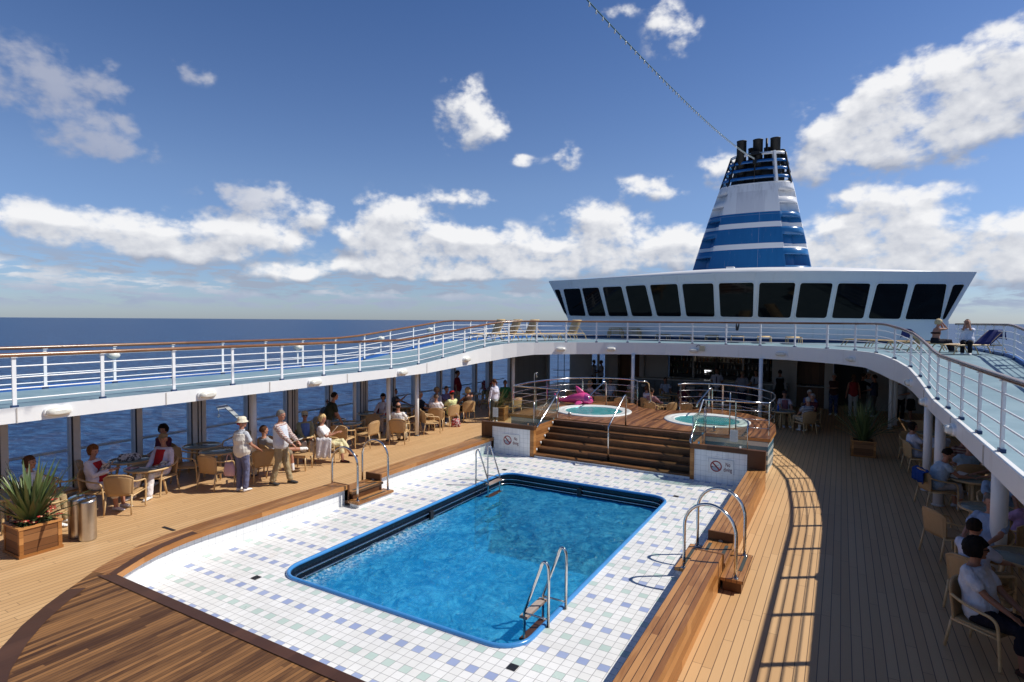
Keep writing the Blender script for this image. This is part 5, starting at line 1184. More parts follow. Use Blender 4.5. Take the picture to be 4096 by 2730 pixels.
glassware(-9.98, 4.72, 'glass of pale beer on the table before the man in sunglasses', (.42, .30, .05)); glassware(-10.12, 4.95, 'half full glass behind the beer on the table before the man in sunglasses', (.45, .40, .22)); glassware(5.30, 6.68, 'stemmed glass of white wine before the old man in pale blue', (.45, .36, .06), .10, .035, 'wine_glass', True)
glassware(-11.2, 10.4, 'yellow cocktail on the shaded window table', (.50, .34, .03), .15); glassware(-3.55, 18.1, 'stemmed wine glass behind the railing gap', (.45, .36, .10), .09, .033, 'wine_glass', True); glassware(-5.8, 17.3, 'tall glass with a straw behind the left hot tub', (.2, .4, .4), .16)
for x, y, l in ((-3.8, 18.5, 'left'), (-1.0, 17.3, 'right')):
    for k, (a, b) in enumerate(((0, 0), (.18, -.12))):
        mb = MB(); mb.lathe([(.05, 0), (.10, .012), (.11, .016), (.09, .01), (.001, .008)], 20); o = mb.build('plate', M['paper']); o.location = (x+a, y+b, TH+.005); tag(o, 'white plate on the table behind the '+('gap between the railings' if l == 'left' else 'right hot tub railing'), 'plate', 'plates on the far tables '+l)
vs_ = empty('flower_vase', (-10.2, 12.85, TH+.004), 0, 'small vase with a yellow flower before the woman in a brown top', 'vase')
mb = MB(); mb.lathe([(.03, 0), (.035, .06), (.018, .1), (.022, .13)], 12); mb.build('vessel', M['glass'], vs_); MB().ell((0, 0, .2), (.04, .04, .03), 8, 5).build('flower', plain('yellow_petals', (.55, .42, .03), .7), vs_); MB().tube([(0, 0, .02), (0, 0, .19)], .004, 5).build('stem', plain('stem_green', (.05, .12, .02), .7), vs_)
mb = MB(); mb.lathe([(.035, 0), (.037, .16), (.014, .21), (.014, .25), (.001, .25)], 14); o = mb.build('water_bottle', plain('blue_bottle', (.01, .08, .40), .1, spec=.7)); o.location = (1.02, 16.85, TH+.004); tag(o, 'blue water bottle on the shaded table of the man in the striped shirt', 'bottle')
# footstool
fs_ = empty('footstool', (-8.98, 4.12, 0), radians(22), 'square wicker footstool with a boot resting on it', 'footstool')
mb = MB(); mb.box(-.21, -.19, .33, .21, .19, .40); mb.build('seat', M['wicker'], fs_)
for sx in (-1, 1):
    for sy in (-1, 1): MB().tube([(sx*.19, sy*.17, .34), (sx*.195, sy*.175, .2), (sx*.20, sy*.18, .005)], [.026, .02, .015], 8).build('leg', M['cane'], fs_)
# bins
for x, y, r, h, l in ((-8.32, -1.0, .135, .69, 'brushed steel litter bin with tilted lid in front, right of the planter'), (-8.62, -1.03, .125, .68, 'brushed steel litter bin half hidden behind the front one')):
    t = empty('litter_bin', (x, y, 0), radians(20), l, 'litter bin', 'steel litter bins'); mb = MB(); mb.lathe([(r, .004), (r, .02), (r*1.0, h-.03), (r*.99, h)], 32); mb.build('drum', M['chrome'], t)
    mb = MB(); mb.rings([((0, 0, h), (r*.99, 0, 0), (0, r*.99, 0)), ((0, 0, h+.015), (r*.99, 0, 0), (0, r*.99, .02)), ((0, 0, h+.02), (r*.93, 0, 0), (0, r*.93, .02))], 32); mb.build('lid', M['steel'], t)
# planters
LEAF = None
def leafmat(name, a, b2):
    m, t, b = newmat(name); n = t.noise(t.obj(), 3.5, 3).outputs['Fac']; rnd = t.node('ShaderNodeNewGeometry').outputs['Random Per Island']
    c = t.mix(t.m('ADD', t.m('MULTIPLY', n, .4), t.m('MULTIPLY', rnd, .7)), a, b2); t.put(b.inputs['Base Color'], c); b.inputs['Roughness'].default_value = .38
    b.inputs['Subsurface Weight'].default_value = 0; return m
M['blade'] = leafmat('sword_leaves', (.028, .06, .018), (.15, .20, .07)); M['foliage'] = leafmat('low_foliage', (.015, .04, .012), (.08, .12, .05)); M['petal'] = plain('red_petals', (.42, .035, .03), .6, var=.3, scale=30); M['heart'] = plain('flower_heart', (.60, .40, .22), .8)
def planter(x, y, rz, w, d, h, label):
    t = empty('planter_box', (x, y, 0), radians(rz), label, 'planter', 'teak planter boxes'); e = .055
    for sy in (-1, 1): MB().box(-w/2+e, sy*(d/2-.02)-.012, .05, w/2-e, sy*(d/2-.02)+.012, h-.03).build('panel', M['planter'], t)
    for sx in (-1, 1): 
        mb = MB(); mb.box(sx*(w/2-.02)-.012, -d/2+e, .05, sx*(w/2-.02)+.012, d/2-e, h-.03); mb.build('panel', M['planter_y'], t)
    for sx in (-1, 1):
        for sy in (-1, 1): MB().box(sx*(w/2)-sx*.0, sy*(d/2), .003, sx*(w/2-e), sy*(d/2-e), h-.03).build('corner_post', M['bench_side'], t)
    mb = MB(); q = .012
    mb.box(-w/2-q, -d/2-q, h-.03, w/2+q, -d/2+.05, h); mb.box(-w/2-q, d/2-.05, h-.03, w/2+q, d/2+q, h); mb.box(-w/2-q, -d/2+.05, h-.03, -w/2+.05, d/2-.05, h); mb.box(w/2-.05, -d/2+.05, h-.03, w/2+q, d/2-.05, h)
    mb.build('rim', M['bench_side'], t); mb = MB()
    mb.box(-w/2-q, -d/2-q, .003, w/2+q, -d/2, .05); mb.box(-w/2-q, d/2, .003, w/2+q, d/2+q, .05); mb.box(w/2, -d/2, .003, w/2+q, d/2, .05); mb.box(-w/2-q, -d/2, .003, -w/2, d/2, .05); mb.build('plinth', M['bench_side'], t)
    MB().box(-w/2+.05, -d/2+.05, h-.10, w/2-.05, d/2-.05, h-.06).build('soil', M['soil'], t); return t
M['planter_y'] = wood('planter_boards_side', (.16, .065, .024), (.33, .155, .06), .12, 'y', .007, .42, across='z')
def sword_plant(x, y, z, L, n, label, wd=.026, seed=1):
    rnd = random.Random(seed); mb = MB()
    for k in range(n):
        a = 2*pi*k/n*7.3+rnd.uniform(-.4, .4); tilt = radians(rnd.uniform(4, 62)*(0.35+.65*k/n)); l = L*rnd.uniform(.65, 1.05)*(1-.15*k/n); droop = rnd.uniform(.1, .55)*(k/n)
        bx, by = .07*cos(a)*rnd.random(), .07*sin(a)*rnd.random(); ns = 7; A, B, Cc = [], [], []
        for i in range(ns+1):
            s = i/ns; th = tilt+droop*s*s*1.6; rr_ = l*s*sin(tilt+droop*s*.6); zz = l*s*cos(tilt+droop*s*.9)
            w = wd*(.55+.9*s*(1-s)*2)*(1-s**3)+.001; px_, py_ = bx+rr_*cos(a), by+rr_*sin(a); tx, ty = -sin(a)*w, cos(a)*w
            A.append((px_-tx, py_-ty, zz+.006)); Cc.append((px_, py_, zz-.004)); B.append((px_+tx, py_+ty, zz+.006))
        o = len(mb.v); mb.v += A+Cc+B
        for i in range(ns):
            for r in (0, 1): mb.f.append([o+r*(ns+1)+i, o+r*(ns+1)+i+1, o+(r+1)*(ns+1)+i+1, o+(r+1)*(ns+1)+i]); mb.sm.append(True); mb.mi.append(0)
    t = mb.build('sword_leaf_plant', M['blade'], fix=False); t.location = (x, y, z); return tag(t, label, 'plant', 'spiky plants in the planters')
def low_shrub(x, y, z, w, d, n, label, flowers, seed=3):
    rnd = random.Random(seed); t = empty('flowering_shrub', (x, y, z), 0, label, 'shrub', 'low flowering shrubs')
    mb = MB()
    for k in range(n):
        c = Vector((rnd.uniform(-w, w), rnd.uniform(-d, d), rnd.uniform(-.01, .13))); a = rnd.uniform(0, 2*pi); l = rnd.uniform(.025, .06); u = Vector((cos(a), sin(a), rnd.uniform(-.2, .8)))*l; v = Vector((-sin(a), cos(a), rnd.uniform(-.3, .3)))*l*.32
        mb.add([c, c+u*.5+v, c+u, c+u*.5-v], [(0, 1, 2, 3)])
    mb.build('foliage', M['foliage'], t, fix=False)
    for fx, fy, fz_ in flowers:
        mb = MB(); 
        for k in range(16):
            a = 2*pi*k/16; r = .062; u = Vector((cos(a), sin(a), .35))*r; v = Vector((-sin(a), cos(a), 0))*.014; mb.add([Vector((fx, fy, fz_))+v*.5, Vector((fx, fy, fz_))+u*.6+v, Vector((fx, fy, fz_))+u, Vector((fx, fy, fz_))+u*.6-v], [(0, 1, 2, 3)])
        f = mb.build('flower', M['petal'], t, fix=False); MB().ell((fx, fy, fz_+.012), (.018, .018, .012), 8, 5).build('flower_heart', M['heart'], f)
PL = planter(-8.57, -1.68, 90, .58, .58, .485, 'teak planter box at the near left with spiky leaves and red flowers')
sword_plant(-8.60, -1.70, .40, 1.2, 92, 'big spiky green plant in the near left planter', .036, 5)
low_shrub(-8.57, -1.68, .43, .27, .27, 520, 'dark low shrub with red daisy flowers in the near left planter', [(.22, -.18, .12), (.25, .02, .15), (.20, .20, .22), (.05, -.22, .10), (.26, .12, .20), (.24, -.08, .08), (-.12, -.25, .16), (.1, .26, .34), (.28, .25, .12), (0, .27, .2)])
planter(-8.5, 13.1, 15, .62, .55, .52, 'teak planter box behind the glass screen beside the waitress'); sword_plant(-8.55, 13.1, .42, .98, 60, 'spiky plant in the planter beside the waitress', .02, 8)
planter(3.56, 13.55, 2, .60, .56, .46, 'teak planter box standing in the shade on the right deck'); sword_plant(3.56, 13.55, .38, 1.4, 140, 'spiky plant in the shaded right planter', .018, 9)
# ---- inflatable shark
sk = empty('inflatable_shark', (-5.12, 12.95, PZ), radians(-78), 'pink inflatable shark beside the left hot tub', 'pool toy')
M['pink'] = plain('pink_vinyl', (.72, .075, .26), .22, var=.08, scale=5, coat=.4); M['purple'] = plain('purple_print', (.22, .03, .32), .3)
mb = MB(); prof = [(-.72, .02, .12), (-.6, .06, .13), (-.4, .12, .16), (-.15, .19, .21), (.1, .23, .235), (.3, .22, .225), (.45, .16, .18), (.53, .07, .15), (.55, .01, .14)]
mb.rings([((0, y, zc), (r*1.0, 0, 0), (0, 0, r*.9)) for y, r, zc in prof], 18); mb.build('body', M['pink'], sk)
MB().rings([((0, .12, .38), (.06, 0, 0), (0, .16, 0)), ((0, .05, .50), (.055, 0, 0), (0, .12, 0)), ((0, -.04, .62), (.035, 0, 0), (0, .06, 0)), ((0, -.08, .66), (.005, 0, 0), (0, .01, 0))], 12).build('dorsal_fin', M['pink'], sk)
for s in (-1, 1): MB().rings([((s*.18, .12, .16), (0, .13, 0), (0, 0, .05)), ((s*.30, .08, .10), (0, .12, 0), (0, 0, .045)), ((s*.40, .0, .05), (0, .05, 0), (0, 0, .03))], 12).build('side_fin', M['pink'], sk)
for s in (-1, 1): MB().rings([((0, -.66, .12), (.04, 0, 0), (0, .05, 0)), ((0, -.76, .12+s*.1), (.04, 0, 0), (0, .06, 0)), ((0, -.86, .13+s*.22), (.02, 0, 0), (0, .03, 0))], 10).build('tail_fin', M['pink'], sk)
mb = MB()
for k in range(4):
    a = [Vector((sin(radians(t_))*(.232-.015*k)*1.02, .30+.035*k-.0002*t_, .222+cos(radians(t_))*(.232-.015*k)*.92)) for t_ in range(20, 110, 8)]; mb.tube(a, .008, 5)
mb.build('printed_stripes', M['purple'], sk)
# ---- bags and cloths
def bag(x, y, z, rz, w, d, h, label, mat, handle=True, name='handbag', grp=None):
    t = empty(name, (x, y, z), radians(rz), label, 'bag', grp); mb = MB()
    mb.rings([((0, 0, 0), (w*.42, 0, 0), (0, d*.42, 0)), ((0, 0, .02), (w*.5, 0, 0), (0, d*.5, 0)), ((0, 0, h*.4), (w*.52, 0, 0), (0, d*.5, 0)), ((0, 0, h*.8), (w*.42, 0, 0), (0, d*.32, 0)), ((0, 0, h), (w*.36, 0, 0), (0, d*.10, 0))], 16); mb.build('body', mat, t)
    if handle: MB().tube(catmull([(-w*.25, 0, h*.95), (-w*.2, 0, h+.12), (0, 0, h+.19), (w*.2, 0, h+.12), (w*.25, 0, h*.95)], 5), .009, 6).build('handle', mat, t)
bag(-8.83, 2.02, .34, 25, .26, .12, .30, 'pale pink handbag held by the woman in the cream hat', plain('pale_pink_leather', (.58, .36, .40), .4, var=.1))
bag(-9.05, 11.02, .004, 30, .34, .16, .30, 'red and white shopping bag on the deck by the man in the red cap', mag_mat('red_bag_print', (.48, .02, .03), (.65, .55, .55), (.2, .01, .02)), True, 'shopping_bag')
bag(-10.9, .98, TH+.004, 60, .46, .22, .16, 'white bag with black pattern on the table by the window', mag_mat('bag_pattern', (.72, .70, .72), (.10, .09, .10), (.6, .58, .6)), False)
bag(-9.15, 8.35, .004, 20, .1, .24, .26, 'dark brown handbag on the deck beside the man in a white shirt', plain('brown_leather', (.06, .02, .015), .5), False)
# ---- sun loungers
def make_lounger(angle):
    t = empty('sun_lounger'); W = .30; ca, sa = cos(radians(angle)), sin(radians(angle))
    mb = MB(); A = [(-W, y, .33+.02*sin(y*3)) for y in [-.95+.1*k for k in range(13)]]; B = [(W, a[1], a[2]) for a in A]; lo = lambda P: [(p[0], p[1], p[2]-.015) for p in P]
    mb.strip(A, B, True); mb.strip(lo(A), lo(B), True); mb.strip(lo(A), A); mb.strip(lo(B), B); mb.build('seat_sling', M['sling'], t)
    mb = MB(); H = Vector((0, .27, .335)); A = [(-W, H.y+ca*q, H.z+sa*q+.015*sin(q*4)) for q in [.1*k*.72 for k in range(11)]]; B = [(W, a[1], a[2]) for a in A]; mb.strip(A, B, True); mb.strip(lo(A), lo(B), True); mb.strip(lo(A), A); mb.strip(lo(B), B); mb.strip([A[-1], lo(A)[-1]], [B[-1], lo(B)[-1]]); mb.build('backrest', M['sling'], t)
    for s in (-1, 1):
        MB().tube(catmull([(s*W, -1.02, .02), (s*W, -.90, .25), (s*W, -.80, .325), (s*W, -.4, .33), (s*W, .3, .33), (s*W, .72, .325), (s*W, .83, .25), (s*W, .95, .02)], 4), .02, 7).build('side_frame', M['cane'], t)
        MB().tube(catmull([(s*W, -.35, .33), (s*W, -.22, .25), (s*W, -.1, .02)], 4), .018, 6).build('leg', M['cane'], t)
        if angle > 5: MB().tube([(s*W*.9, H.y+ca*.35, H.z+sa*.35), (s*W*.9, H.y+.5, .33)], .012, 6).build('back_strut', M['cane'], t)
    MB().tube([(-W, .5, .31), (W, .5, .31)], .014, 6).build('cross_bar', M['cane'], t); return t
LG = {0: make_lounger(0), 42: make_lounger(42), 62: make_lounger(62)}; lg_used = set()
def lounger(x, y, yaw, ang, label, z=None, grp='sun loungers on the upper deck'):
    c = LG[ang] if ang not in lg_used else copy_tree(LG[ang]); lg_used.add(ang)
    c.location = (x, y, (fz(y) if z is None else z)+.004); c.rotation_euler = (0, 0, radians(yaw)); c.scale = (.82,)*3; return tag(c, label, 'sun lounger', grp)
for k, (x, y, a, l) in enumerate(((-10.0, 14.9, 62, 'tan sun lounger with raised back, nearest at the left ramp top'), (-9.4, 15.3, 62, 'tan sun lounger with raised back, second from the ramp'), (-8.8, 15.75, 62, 'tan sun lounger with raised back, third from the ramp'), (-8.35, 16.5, 0, 'flat tan sun lounger, fourth in the left row'), (-8.1, 17.4, 0, 'flat tan sun lounger, fifth in the left row'), (-7.75, 17.9, 62, 'tan sun lounger with steeply raised back at the end of the left row'))):
    lounger(x, y, -20, a, l).scale = (.95,)*3
for k in range(5): lounger(-6.35, 21.6, -80, 0, 'flat sun lounger in the shaded stack by the deckhouse, '+('at the bottom', 'second from the bottom', 'in the middle', 'second from the top', 'on top')[k], z=2.965+.07*k, grp='stacked sun loungers')
for k, (x, y) in enumerate(((-4.3, 21.0), (-3.2, 20.95), (-2.1, 20.95), (-.95, 20.5), (.12, 20.35), (1.25, 20.2))):
    lounger(x, y, 8, 0, 'flat tan sun lounger before the deckhouse, '+('first from the left stack', 'second from the left stack', 'third from the left stack', 'fourth from the left stack', 'fifth from the left stack', 'last on the right')[k])
lounger(3.75, 18.4, 75, 0, 'flat tan sun lounger at the right end of the deckhouse front'); lounger(4.45, 17.6, 75, 0, 'flat tan sun lounger between the deckhouse front and the couple'); lounger(5.0, 16.8, 75, 0, 'flat tan sun lounger just behind the blonde sunbather')
lounger(5.30, 15.35, 110, 42, 'sun lounger with a dark towel under the blonde sunbather'); lounger(6.2, 14.7, -55, 42, 'sun lounger with a blue towel under the man in the white shirt')
def towel(x, y, yaw, label, ang=42):
    ca, sa = cos(radians(ang)), sin(radians(ang)); H = Vector((0, .27, .36)); mb = MB(); W = .33; rows = []
    for q in [.12*k for k in range(7)]: rows.append((H.y+ca*q, H.z+sa*q+.012))
    rows += [(H.y+ca*.78, H.z+sa*.78-.02), (H.y+ca*.80+.02, H.z+sa*.78-.2), (H.y+ca*.80+.05, H.z+sa*.78-.32)]
    n = 8; vs = []
    for j, (yy, zz) in enumerate(rows):
        for i in range(n+1): u = 2*i/n-1; vs.append((W*u, yy+.01*noise.noise(Vector((u*3, yy*6, 1))), zz+.02*noise.noise(Vector((u*2, j*.7, x)))-.05*max(0, abs(u)-.9)*10))
    mb.add(vs, [(j*(n+1)+i, j*(n+1)+i+1, (j+1)*(n+1)+i+1, (j+1)*(n+1)+i) for j in range(len(rows)-1) for i in range(n)], True)
    o = mb.build('towel', M['navy'], fix=False); o.location = (x, y, fz(y)); o.rotation_euler = (0, 0, radians(yaw)); o.scale = (.82,)*3; m_ = o.modifiers.new('thick', 'SOLIDIFY'); m_.thickness = .012; tag(o, label, 'towel', 'blue towels over lounger backs')
towel(5.30, 15.35, 110, 'dark blue towel over the lounger back left of the blonde sunbather'); towel(6.2, 14.7, -55, 'bright blue towel over the lounger back right of the man in the white shirt')
# ================================================================== PEOPLE
def cloth(name, col, pat=None, col2=None, sc=.05, rough=.85):
    m, t, b = newmat(name); o = t.obj(); x, y, z = t.sep(o)
    n = t.noise(o, 7, 4, .6).outputs['Fac']; c = col
    if pat == 'plaid':
        a = t.m('GREATER_THAN', t.m('FRACT', t.m('DIVIDE', t.m('ADD', x, y), sc)), .6); d = t.m('GREATER_THAN', t.m('FRACT', t.m('DIVIDE', z, sc)), .6); c = t.mix(t.m('MULTIPLY', t.m('ADD', a, d), .5), col, col2)
    elif pat == 'stripe':
        c = t.mix(t.m('GREATER_THAN', t.m('FRACT', t.m('DIVIDE', z, sc)), .5), col, col2)
    elif pat == 'vstripe':
        c = t.mix(t.m('GREATER_THAN', t.m('FRACT', t.m('DIVIDE', t.m('ADD', x, t.m('MULTIPLY', y, .6)), sc)), .5), col, col2)
    elif pat == 'floral':
        c = t.mix(t.m('GREATER_THAN', t.noise(o, 1/sc, 2).outputs['Fac'], .55), col, col2)
    sv = t.vm('SCALE', c if isinstance(c, bpy.types.NodeSocket) else tuple(col)); t.put(sv.node.inputs['Scale'], t.mr(n, .3, .7, .88, 1.06, False))
    t.put(b.inputs['Base Color'], sv); b.inputs['Roughness'].default_value = rough; b.inputs['Specular IOR Level'].default_value = .2
    fold = t.noise(t.vm('MULTIPLY', o, (1, 1, .55)), 11, 3, .55, 1.2).outputs['Fac']
    t.put(b.inputs['Normal'], t.bump(fold, .55, .05)); return m
CM = {}
def cl(col, pat=None, col2=None, sc=.05):
    k = (col, pat, col2, sc)
    if k not in CM: CM[k] = cloth('cloth', col, pat, col2, sc)
    return CM[k]
SKIN = {}
def skin(i):
    if i not in SKIN:
        c = {0: (.50, .27, .19), 1: (.42, .20, .13), 2: (.30, .14, .085), 3: (.12, .055, .035)}[i]; m = plain('skin', c, .5, var=.08, scale=9, spec=.35); SKIN[i] = m
    return SKIN[i]
HAIRM = {}
def hairm(c):
    if c not in HAIRM:
        m, t, b = newmat('hair'); n = t.noise(t.vm('MULTIPLY', t.obj(), (60, 60, 9)), 1, 3).outputs['Fac']; sv = t.vm('SCALE', c); t.put(sv.node.inputs['Scale'], t.mr(n, .3, .7, .6, 1.3, False)); t.put(b.inputs['Base Color'], sv); b.inputs['Roughness'].default_value = .8; b.inputs['Specular IOR Level'].default_value = .15; t.put(b.inputs['Normal'], t.bump(n, .8, .02)); HAIRM[c] = m
    return HAIRM[c]
WHITE = (.78, .78, .78); BLACK = (.012, .012, .014); NAVY = (.012, .018, .05); KHAKI = (.36, .27, .15); CREAM = (.72, .68, .55); LBLUE = (.36, .46, .62)
GREY = (.38, .37, .35); BROWN = (.09, .04, .02); BLOND = (.62, .45, .22); DK = (.018, .012, .010); RED = (.42, .02, .025)
EYE = plain('eye_dark', (.03, .02, .015), .2); LIP = plain('lips', (.36, .11, .10), .5)
def limb(mb, pts, rs, n=10):
    P = [Vector(p) for p in pts]; d0 = (P[0]-P[1]).normalized(); d1 = (P[-1]-P[-2]).normalized()
    Q = [P[0]+d0*rs[0]*.9, P[0]+d0*rs[0]*.5]+P+[P[-1]+d1*rs[-1]*.5, P[-1]+d1*rs[-1]*.9]; R = [rs[0]*.35, rs[0]*.85]+list(rs)+[rs[-1]*.85, rs[-1]*.35]
    mb.tube(Q, R, n)
def ik(a, b, l1, l2, hint):
    a, b = Vector(a), Vector(b); d = b-a; L = min(d.length, (l1+l2)*.995); dn = d.normalized(); b = a+dn*L
    x = (l1*l1-l2*l2+L*L)/(2*L); h = sqrt(max(l1*l1-x*x, 0)); hv = Vector(hint); hv = hv-dn*hv.dot(dn); hv = hv.normalized() if hv.length > 1e-4 else Vector((0, 0, -1)); return a+dn*x+hv*h, b
TORSO = [(-.11, .10, .085), (-.06, .155, .112), (.02, .168, .118), (.11, .152, .106), (.20, .143, .103), (.30, .156, .112), (.39, .170, .110), (.45, .155, .094), (.49, .095, .07), (.525, .055, .055)]
ARMS = {'rest': ((-.27, .17, .63), (.27, .17, .63)), 'lap': ((-.10, .27, .60), (.10, .27, .60)), 'table': ((-.16, .31, .69), (.16, .31, .69)), 'table2': ((-.10, .34, .69), (.2, .28, .69)), 'read': ((-.10, .25, .79), (.10, .25, .79)), 'drink': ((-.2, .36, .67), (.12, .28, 1.0)), 'phone': ((.12, .3, .62), (-.12+.0, .06, 1.10)), 'hang': ((-.25, .04, .84), (.25, .04, .84)), 'hips': ((-.19, .10, 1.0), (.19, .10, 1.0)), 'front': ((-.10, .30, 1.05), (.10, .30, 1.05)), 'cross': ((.12, .2, 1.14), (-.12, .22, 1.16)), 'face': ((-.05, .14, 1.10), (.06, .14, 1.10)), 'back': ((-.08, -.16, .95), (.08, -.16, .95)), 'lean': ((-.16, .50, .69), (.12, .55, .69))}
FOLD = bpy.data.textures.new('cloth_folds', 'CLOUDS'); FOLD.noise_scale = .085; FOLD.noise_depth = 1
def add_remesh(o, v, sm=2):
    r = o.modifiers.new('weld', 'REMESH'); r.mode = 'VOXEL'; r.voxel_size = v; r.use_smooth_shade = True
    s_ = o.modifiers.new('smooth', 'SMOOTH'); s_.factor = .5; s_.iterations = sm
def person(label, x, y, yaw, pose='stand', top=(WHITE, None, None, .05), sleeve='short', bottom=(KHAKI, None, None, .05), leg='long', hair='short', hc=DK, sk=1, sc=1.0, lean=None, arms=None, turn=0, nod=0, hat=None, hatc=CREAM, glasses=False, shoes=WHITE, fat=.1, z=0.0, v=.014, front=None, vest=None, legs=None, collar=False, tie=None, socks=None, hem=None, female=False, seat=.40, apron=None, spread=1.0, hint=None):
    t = empty('person', (x, y, z+.004), radians(yaw), label, 'person'); t.scale = (sc,)*3
    sit = pose == 'sit'; lean = radians((9 if sit else 2) if lean is None else lean)
    H = Vector((0, -.07, seat/sc+.095)) if sit else Vector((0, -lean*.12, .93))
    s = Vector((0, -sin(lean), cos(lean))); w = Vector((0, cos(lean), sin(lean))); X = Vector((1, 0, 0))
    hw = .155 if female else .185
    def trings(off, t0, t1, fx=1.0, fy=1.0, shift=0.0):
        out = []
        for tt, rx, ry in TORSO:
            if tt < t0-1e-6 or tt > t1+1e-6: continue
            b = max(0, 1-abs(tt-.13)/.22)*fat
            if female: rx = rx*(.88 if .15 < tt < .28 else .96); ry = ry+(.028 if .27 < tt < .35 else 0)
            if sit and tt < 0: ry *= 1.05
            out.append((H+s*tt+w*(shift+b*.05), X*(rx*(1+b*.7)+off)*fx, w*((ry*(1+b*1.1)+off)*fy)))
        return out
    N = H+s*.50; sh = [H+s*.435+X*q*hw for q in (-1, 1)]
    arms = ARMS[arms or ('lap' if sit else 'hang')] if not isinstance(arms, tuple) else arms
    el, wr = [], []
    for i in (0, 1):
        e, b = ik(sh[i], arms[i], .275, .245, hint and ((-1, 1)[i]*hint[0], hint[1], hint[2]) or ((-.45, .45)[i], -.55, -.7)); el.append(e); wr.append(b)
    if legs is None: legs = [((-.10*spread, .37, H.z-.01), (-.105*spread, .40, .085)), ((.10*spread, .37, H.z-.01), (.105*spread, .40, .085))] if sit else [((-.095, .03, .50), (-.10, -.01, .085)), ((.095, .03, .50), (.10, -.01, .085))]
    hj = [H+X*q*.085+(Vector((0, .02, -.02)) if sit else Vector((0, 0, -.05))) for q in (-1, 1)]
    ft = math.radians(turn); fwd = Vector((sin(ft), cos(ft), 0)); hp = Matrix.Rotation(-ft, 3, 'Z') @ Matrix.Rotation(-radians(nod), 3, 'X')
    Hc = N+s*.05+Vector((0, .03, .135)) + (hp @ Vector((0, .0, 0)))
    hh = lambda a: Hc+hp @ Vector(a)
    mb = MB(); mb.rings(trings(-.004, -.2, .6), 14); limb(mb, [N-s*.03, N+Vector((0, .012, .05)), Hc-Vector((0, 0, .05))], [.056, .05, .05])
    mb.ell(hh((0, 0, .012)), (.074, .092, .102), 16, 12, hp); mb.ell(hh((0, .030, -.052)), (.055, .058, .062), 12, 8, hp); mb.ell(hh((0, .070, -.088)), (.028, .022, .022), 8, 6, hp)
    mb.ell(hh((0, .094, -.018)), (.013, .020, .024), 8, 6, hp); mb.ell(hh((0, .084, .028)), (.052, .012, .012), 10, 5, hp)
    for q in (-1, 1): mb.ell(hh((q*.075, -.005, -.012)), (.012, .022, .032), 8, 6, hp); mb.ell(hh((q*.040, .070, -.030)), (.02, .018, .018), 8, 5, hp)
    for i in (0, 1):
        limb(mb, [sh[i]-X*(.02*(-1, 1)[i]), sh[i].lerp(el[i], .5), el[i], el[i].lerp(wr[i], .4), wr[i]], [.050+.01*fat, .046, .037, .036, .025])
        d = (wr[i]-el[i]).normalized(); q = (-1, 1)[i]; side = d.cross(Vector((0, 0, 1))); side = side.normalized() if side.length > .1 else Vector((0, 1, 0)); nrm = side.cross(d)
        R3 = Matrix((side, d, nrm)).transposed(); c = wr[i]+d*.045; mb.ell(c, (.039, .052, .017), 10, 7, R3)
        for k, (off, L) in enumerate(((-.028, .068), (-.009, .08), (.010, .075), (.028, .058))):
            a = c+side*off*.95+d*.035; limb(mb, [a, a+d*L*.5-nrm*.006, a+d*L*.85-nrm*.028], [.0095, .009, .0075], 6)
        a = c-side*q*.033-d*.02; limb(mb, [a, a-side*q*.022+d*.03, a-side*q*.018+d*.058-nrm*.01], [.011, .0105, .009], 6)
        k_, a_ = Vector(legs[i][0]), Vector(legs[i][1]); limb(mb, [hj[i], hj[i].lerp(k_, .5), k_, k_.lerp(a_, .35), a_], [.080+.015*fat, .070+.012*fat, .052, .053, .036])
        fd = Vector((a_.x*.6, 1, 0)).normalized() if len(legs[i]) < 3 else Vector(legs[i][2]).normalized()
        up_ = Vector((0, 0, 1)) if abs(fd.z) < .8 else Vector((0, -1, 0)); limb(mb, [a_-up_*.03, a_-up_*.05+fd*.08, a_-up_*.055+fd*.14], [.034, .032, .024], 8)
    body = mb.build('body', skin(sk), t, fix=False); add_remesh(body, v*.85, 2)
    # clothing
    def mk(name, mbx, mat, vv=None, sm=2):
        o = mbx.build(name, mat, t, fix=False); add_remesh(o, vv or v, sm)
        if name in ('shirt', 'trousers', 'shorts', 'skirt', 'apron'): dm = o.modifiers.new('folds', 'DISPLACE'); dm.texture = FOLD; dm.strength = .020; dm.mid_level = .42; dm.texture_coords = 'LOCAL'
        return o
    if top:
        mb = MB(); h0 = (-.13 if sit else -.12) if hem is None else hem; R = trings(.017, -.12, .495)
        if not sit and hem: 
            c, a, b = R[0]; R = [(c+s*(hem+.11), a*1.62, b*1.5)]+R[1:]
        mb.rings(R, 16)
        fr_ = {'none': .0, 'cap': .30, 'short': .62, 'three': 1.25, 'long': 1.96}[sleeve]
        for i in (0, 1):
            if fr_ <= 0: continue
            p0 = sh[i]-X*(.03*(-1, 1)[i])
            if fr_ <= 1: e = sh[i].lerp(el[i], fr_); limb(mb, [p0, sh[i].lerp(e, .5), e], [.066+.01*fat, .064, .062], 12)
            else: e = el[i].lerp(wr[i], fr_-1); limb(mb, [p0, sh[i].lerp(el[i], .5), el[i], el[i].lerp(e, .5), e], [.066+.01*fat, .060, .052, .048, .040], 12)
        if collar: mb.tube([N+s*.02+X*.066*cos(a)+w*(.064*sin(a)+.008) for a in [2*pi*k/14 for k in range(14)]], .017, 6, True)
        mk('shirt', mb, cl(*top))
    if vest: mb = MB(); mb.rings(trings(.030, -.12, .455), 16); mb.rings([(H+s*.42+X*0, X*(hw+.03), w*.105), (H+s*.47, X*(hw-.03), w*.085)], 14); mk('waistcoat', mb, cl(*vest))
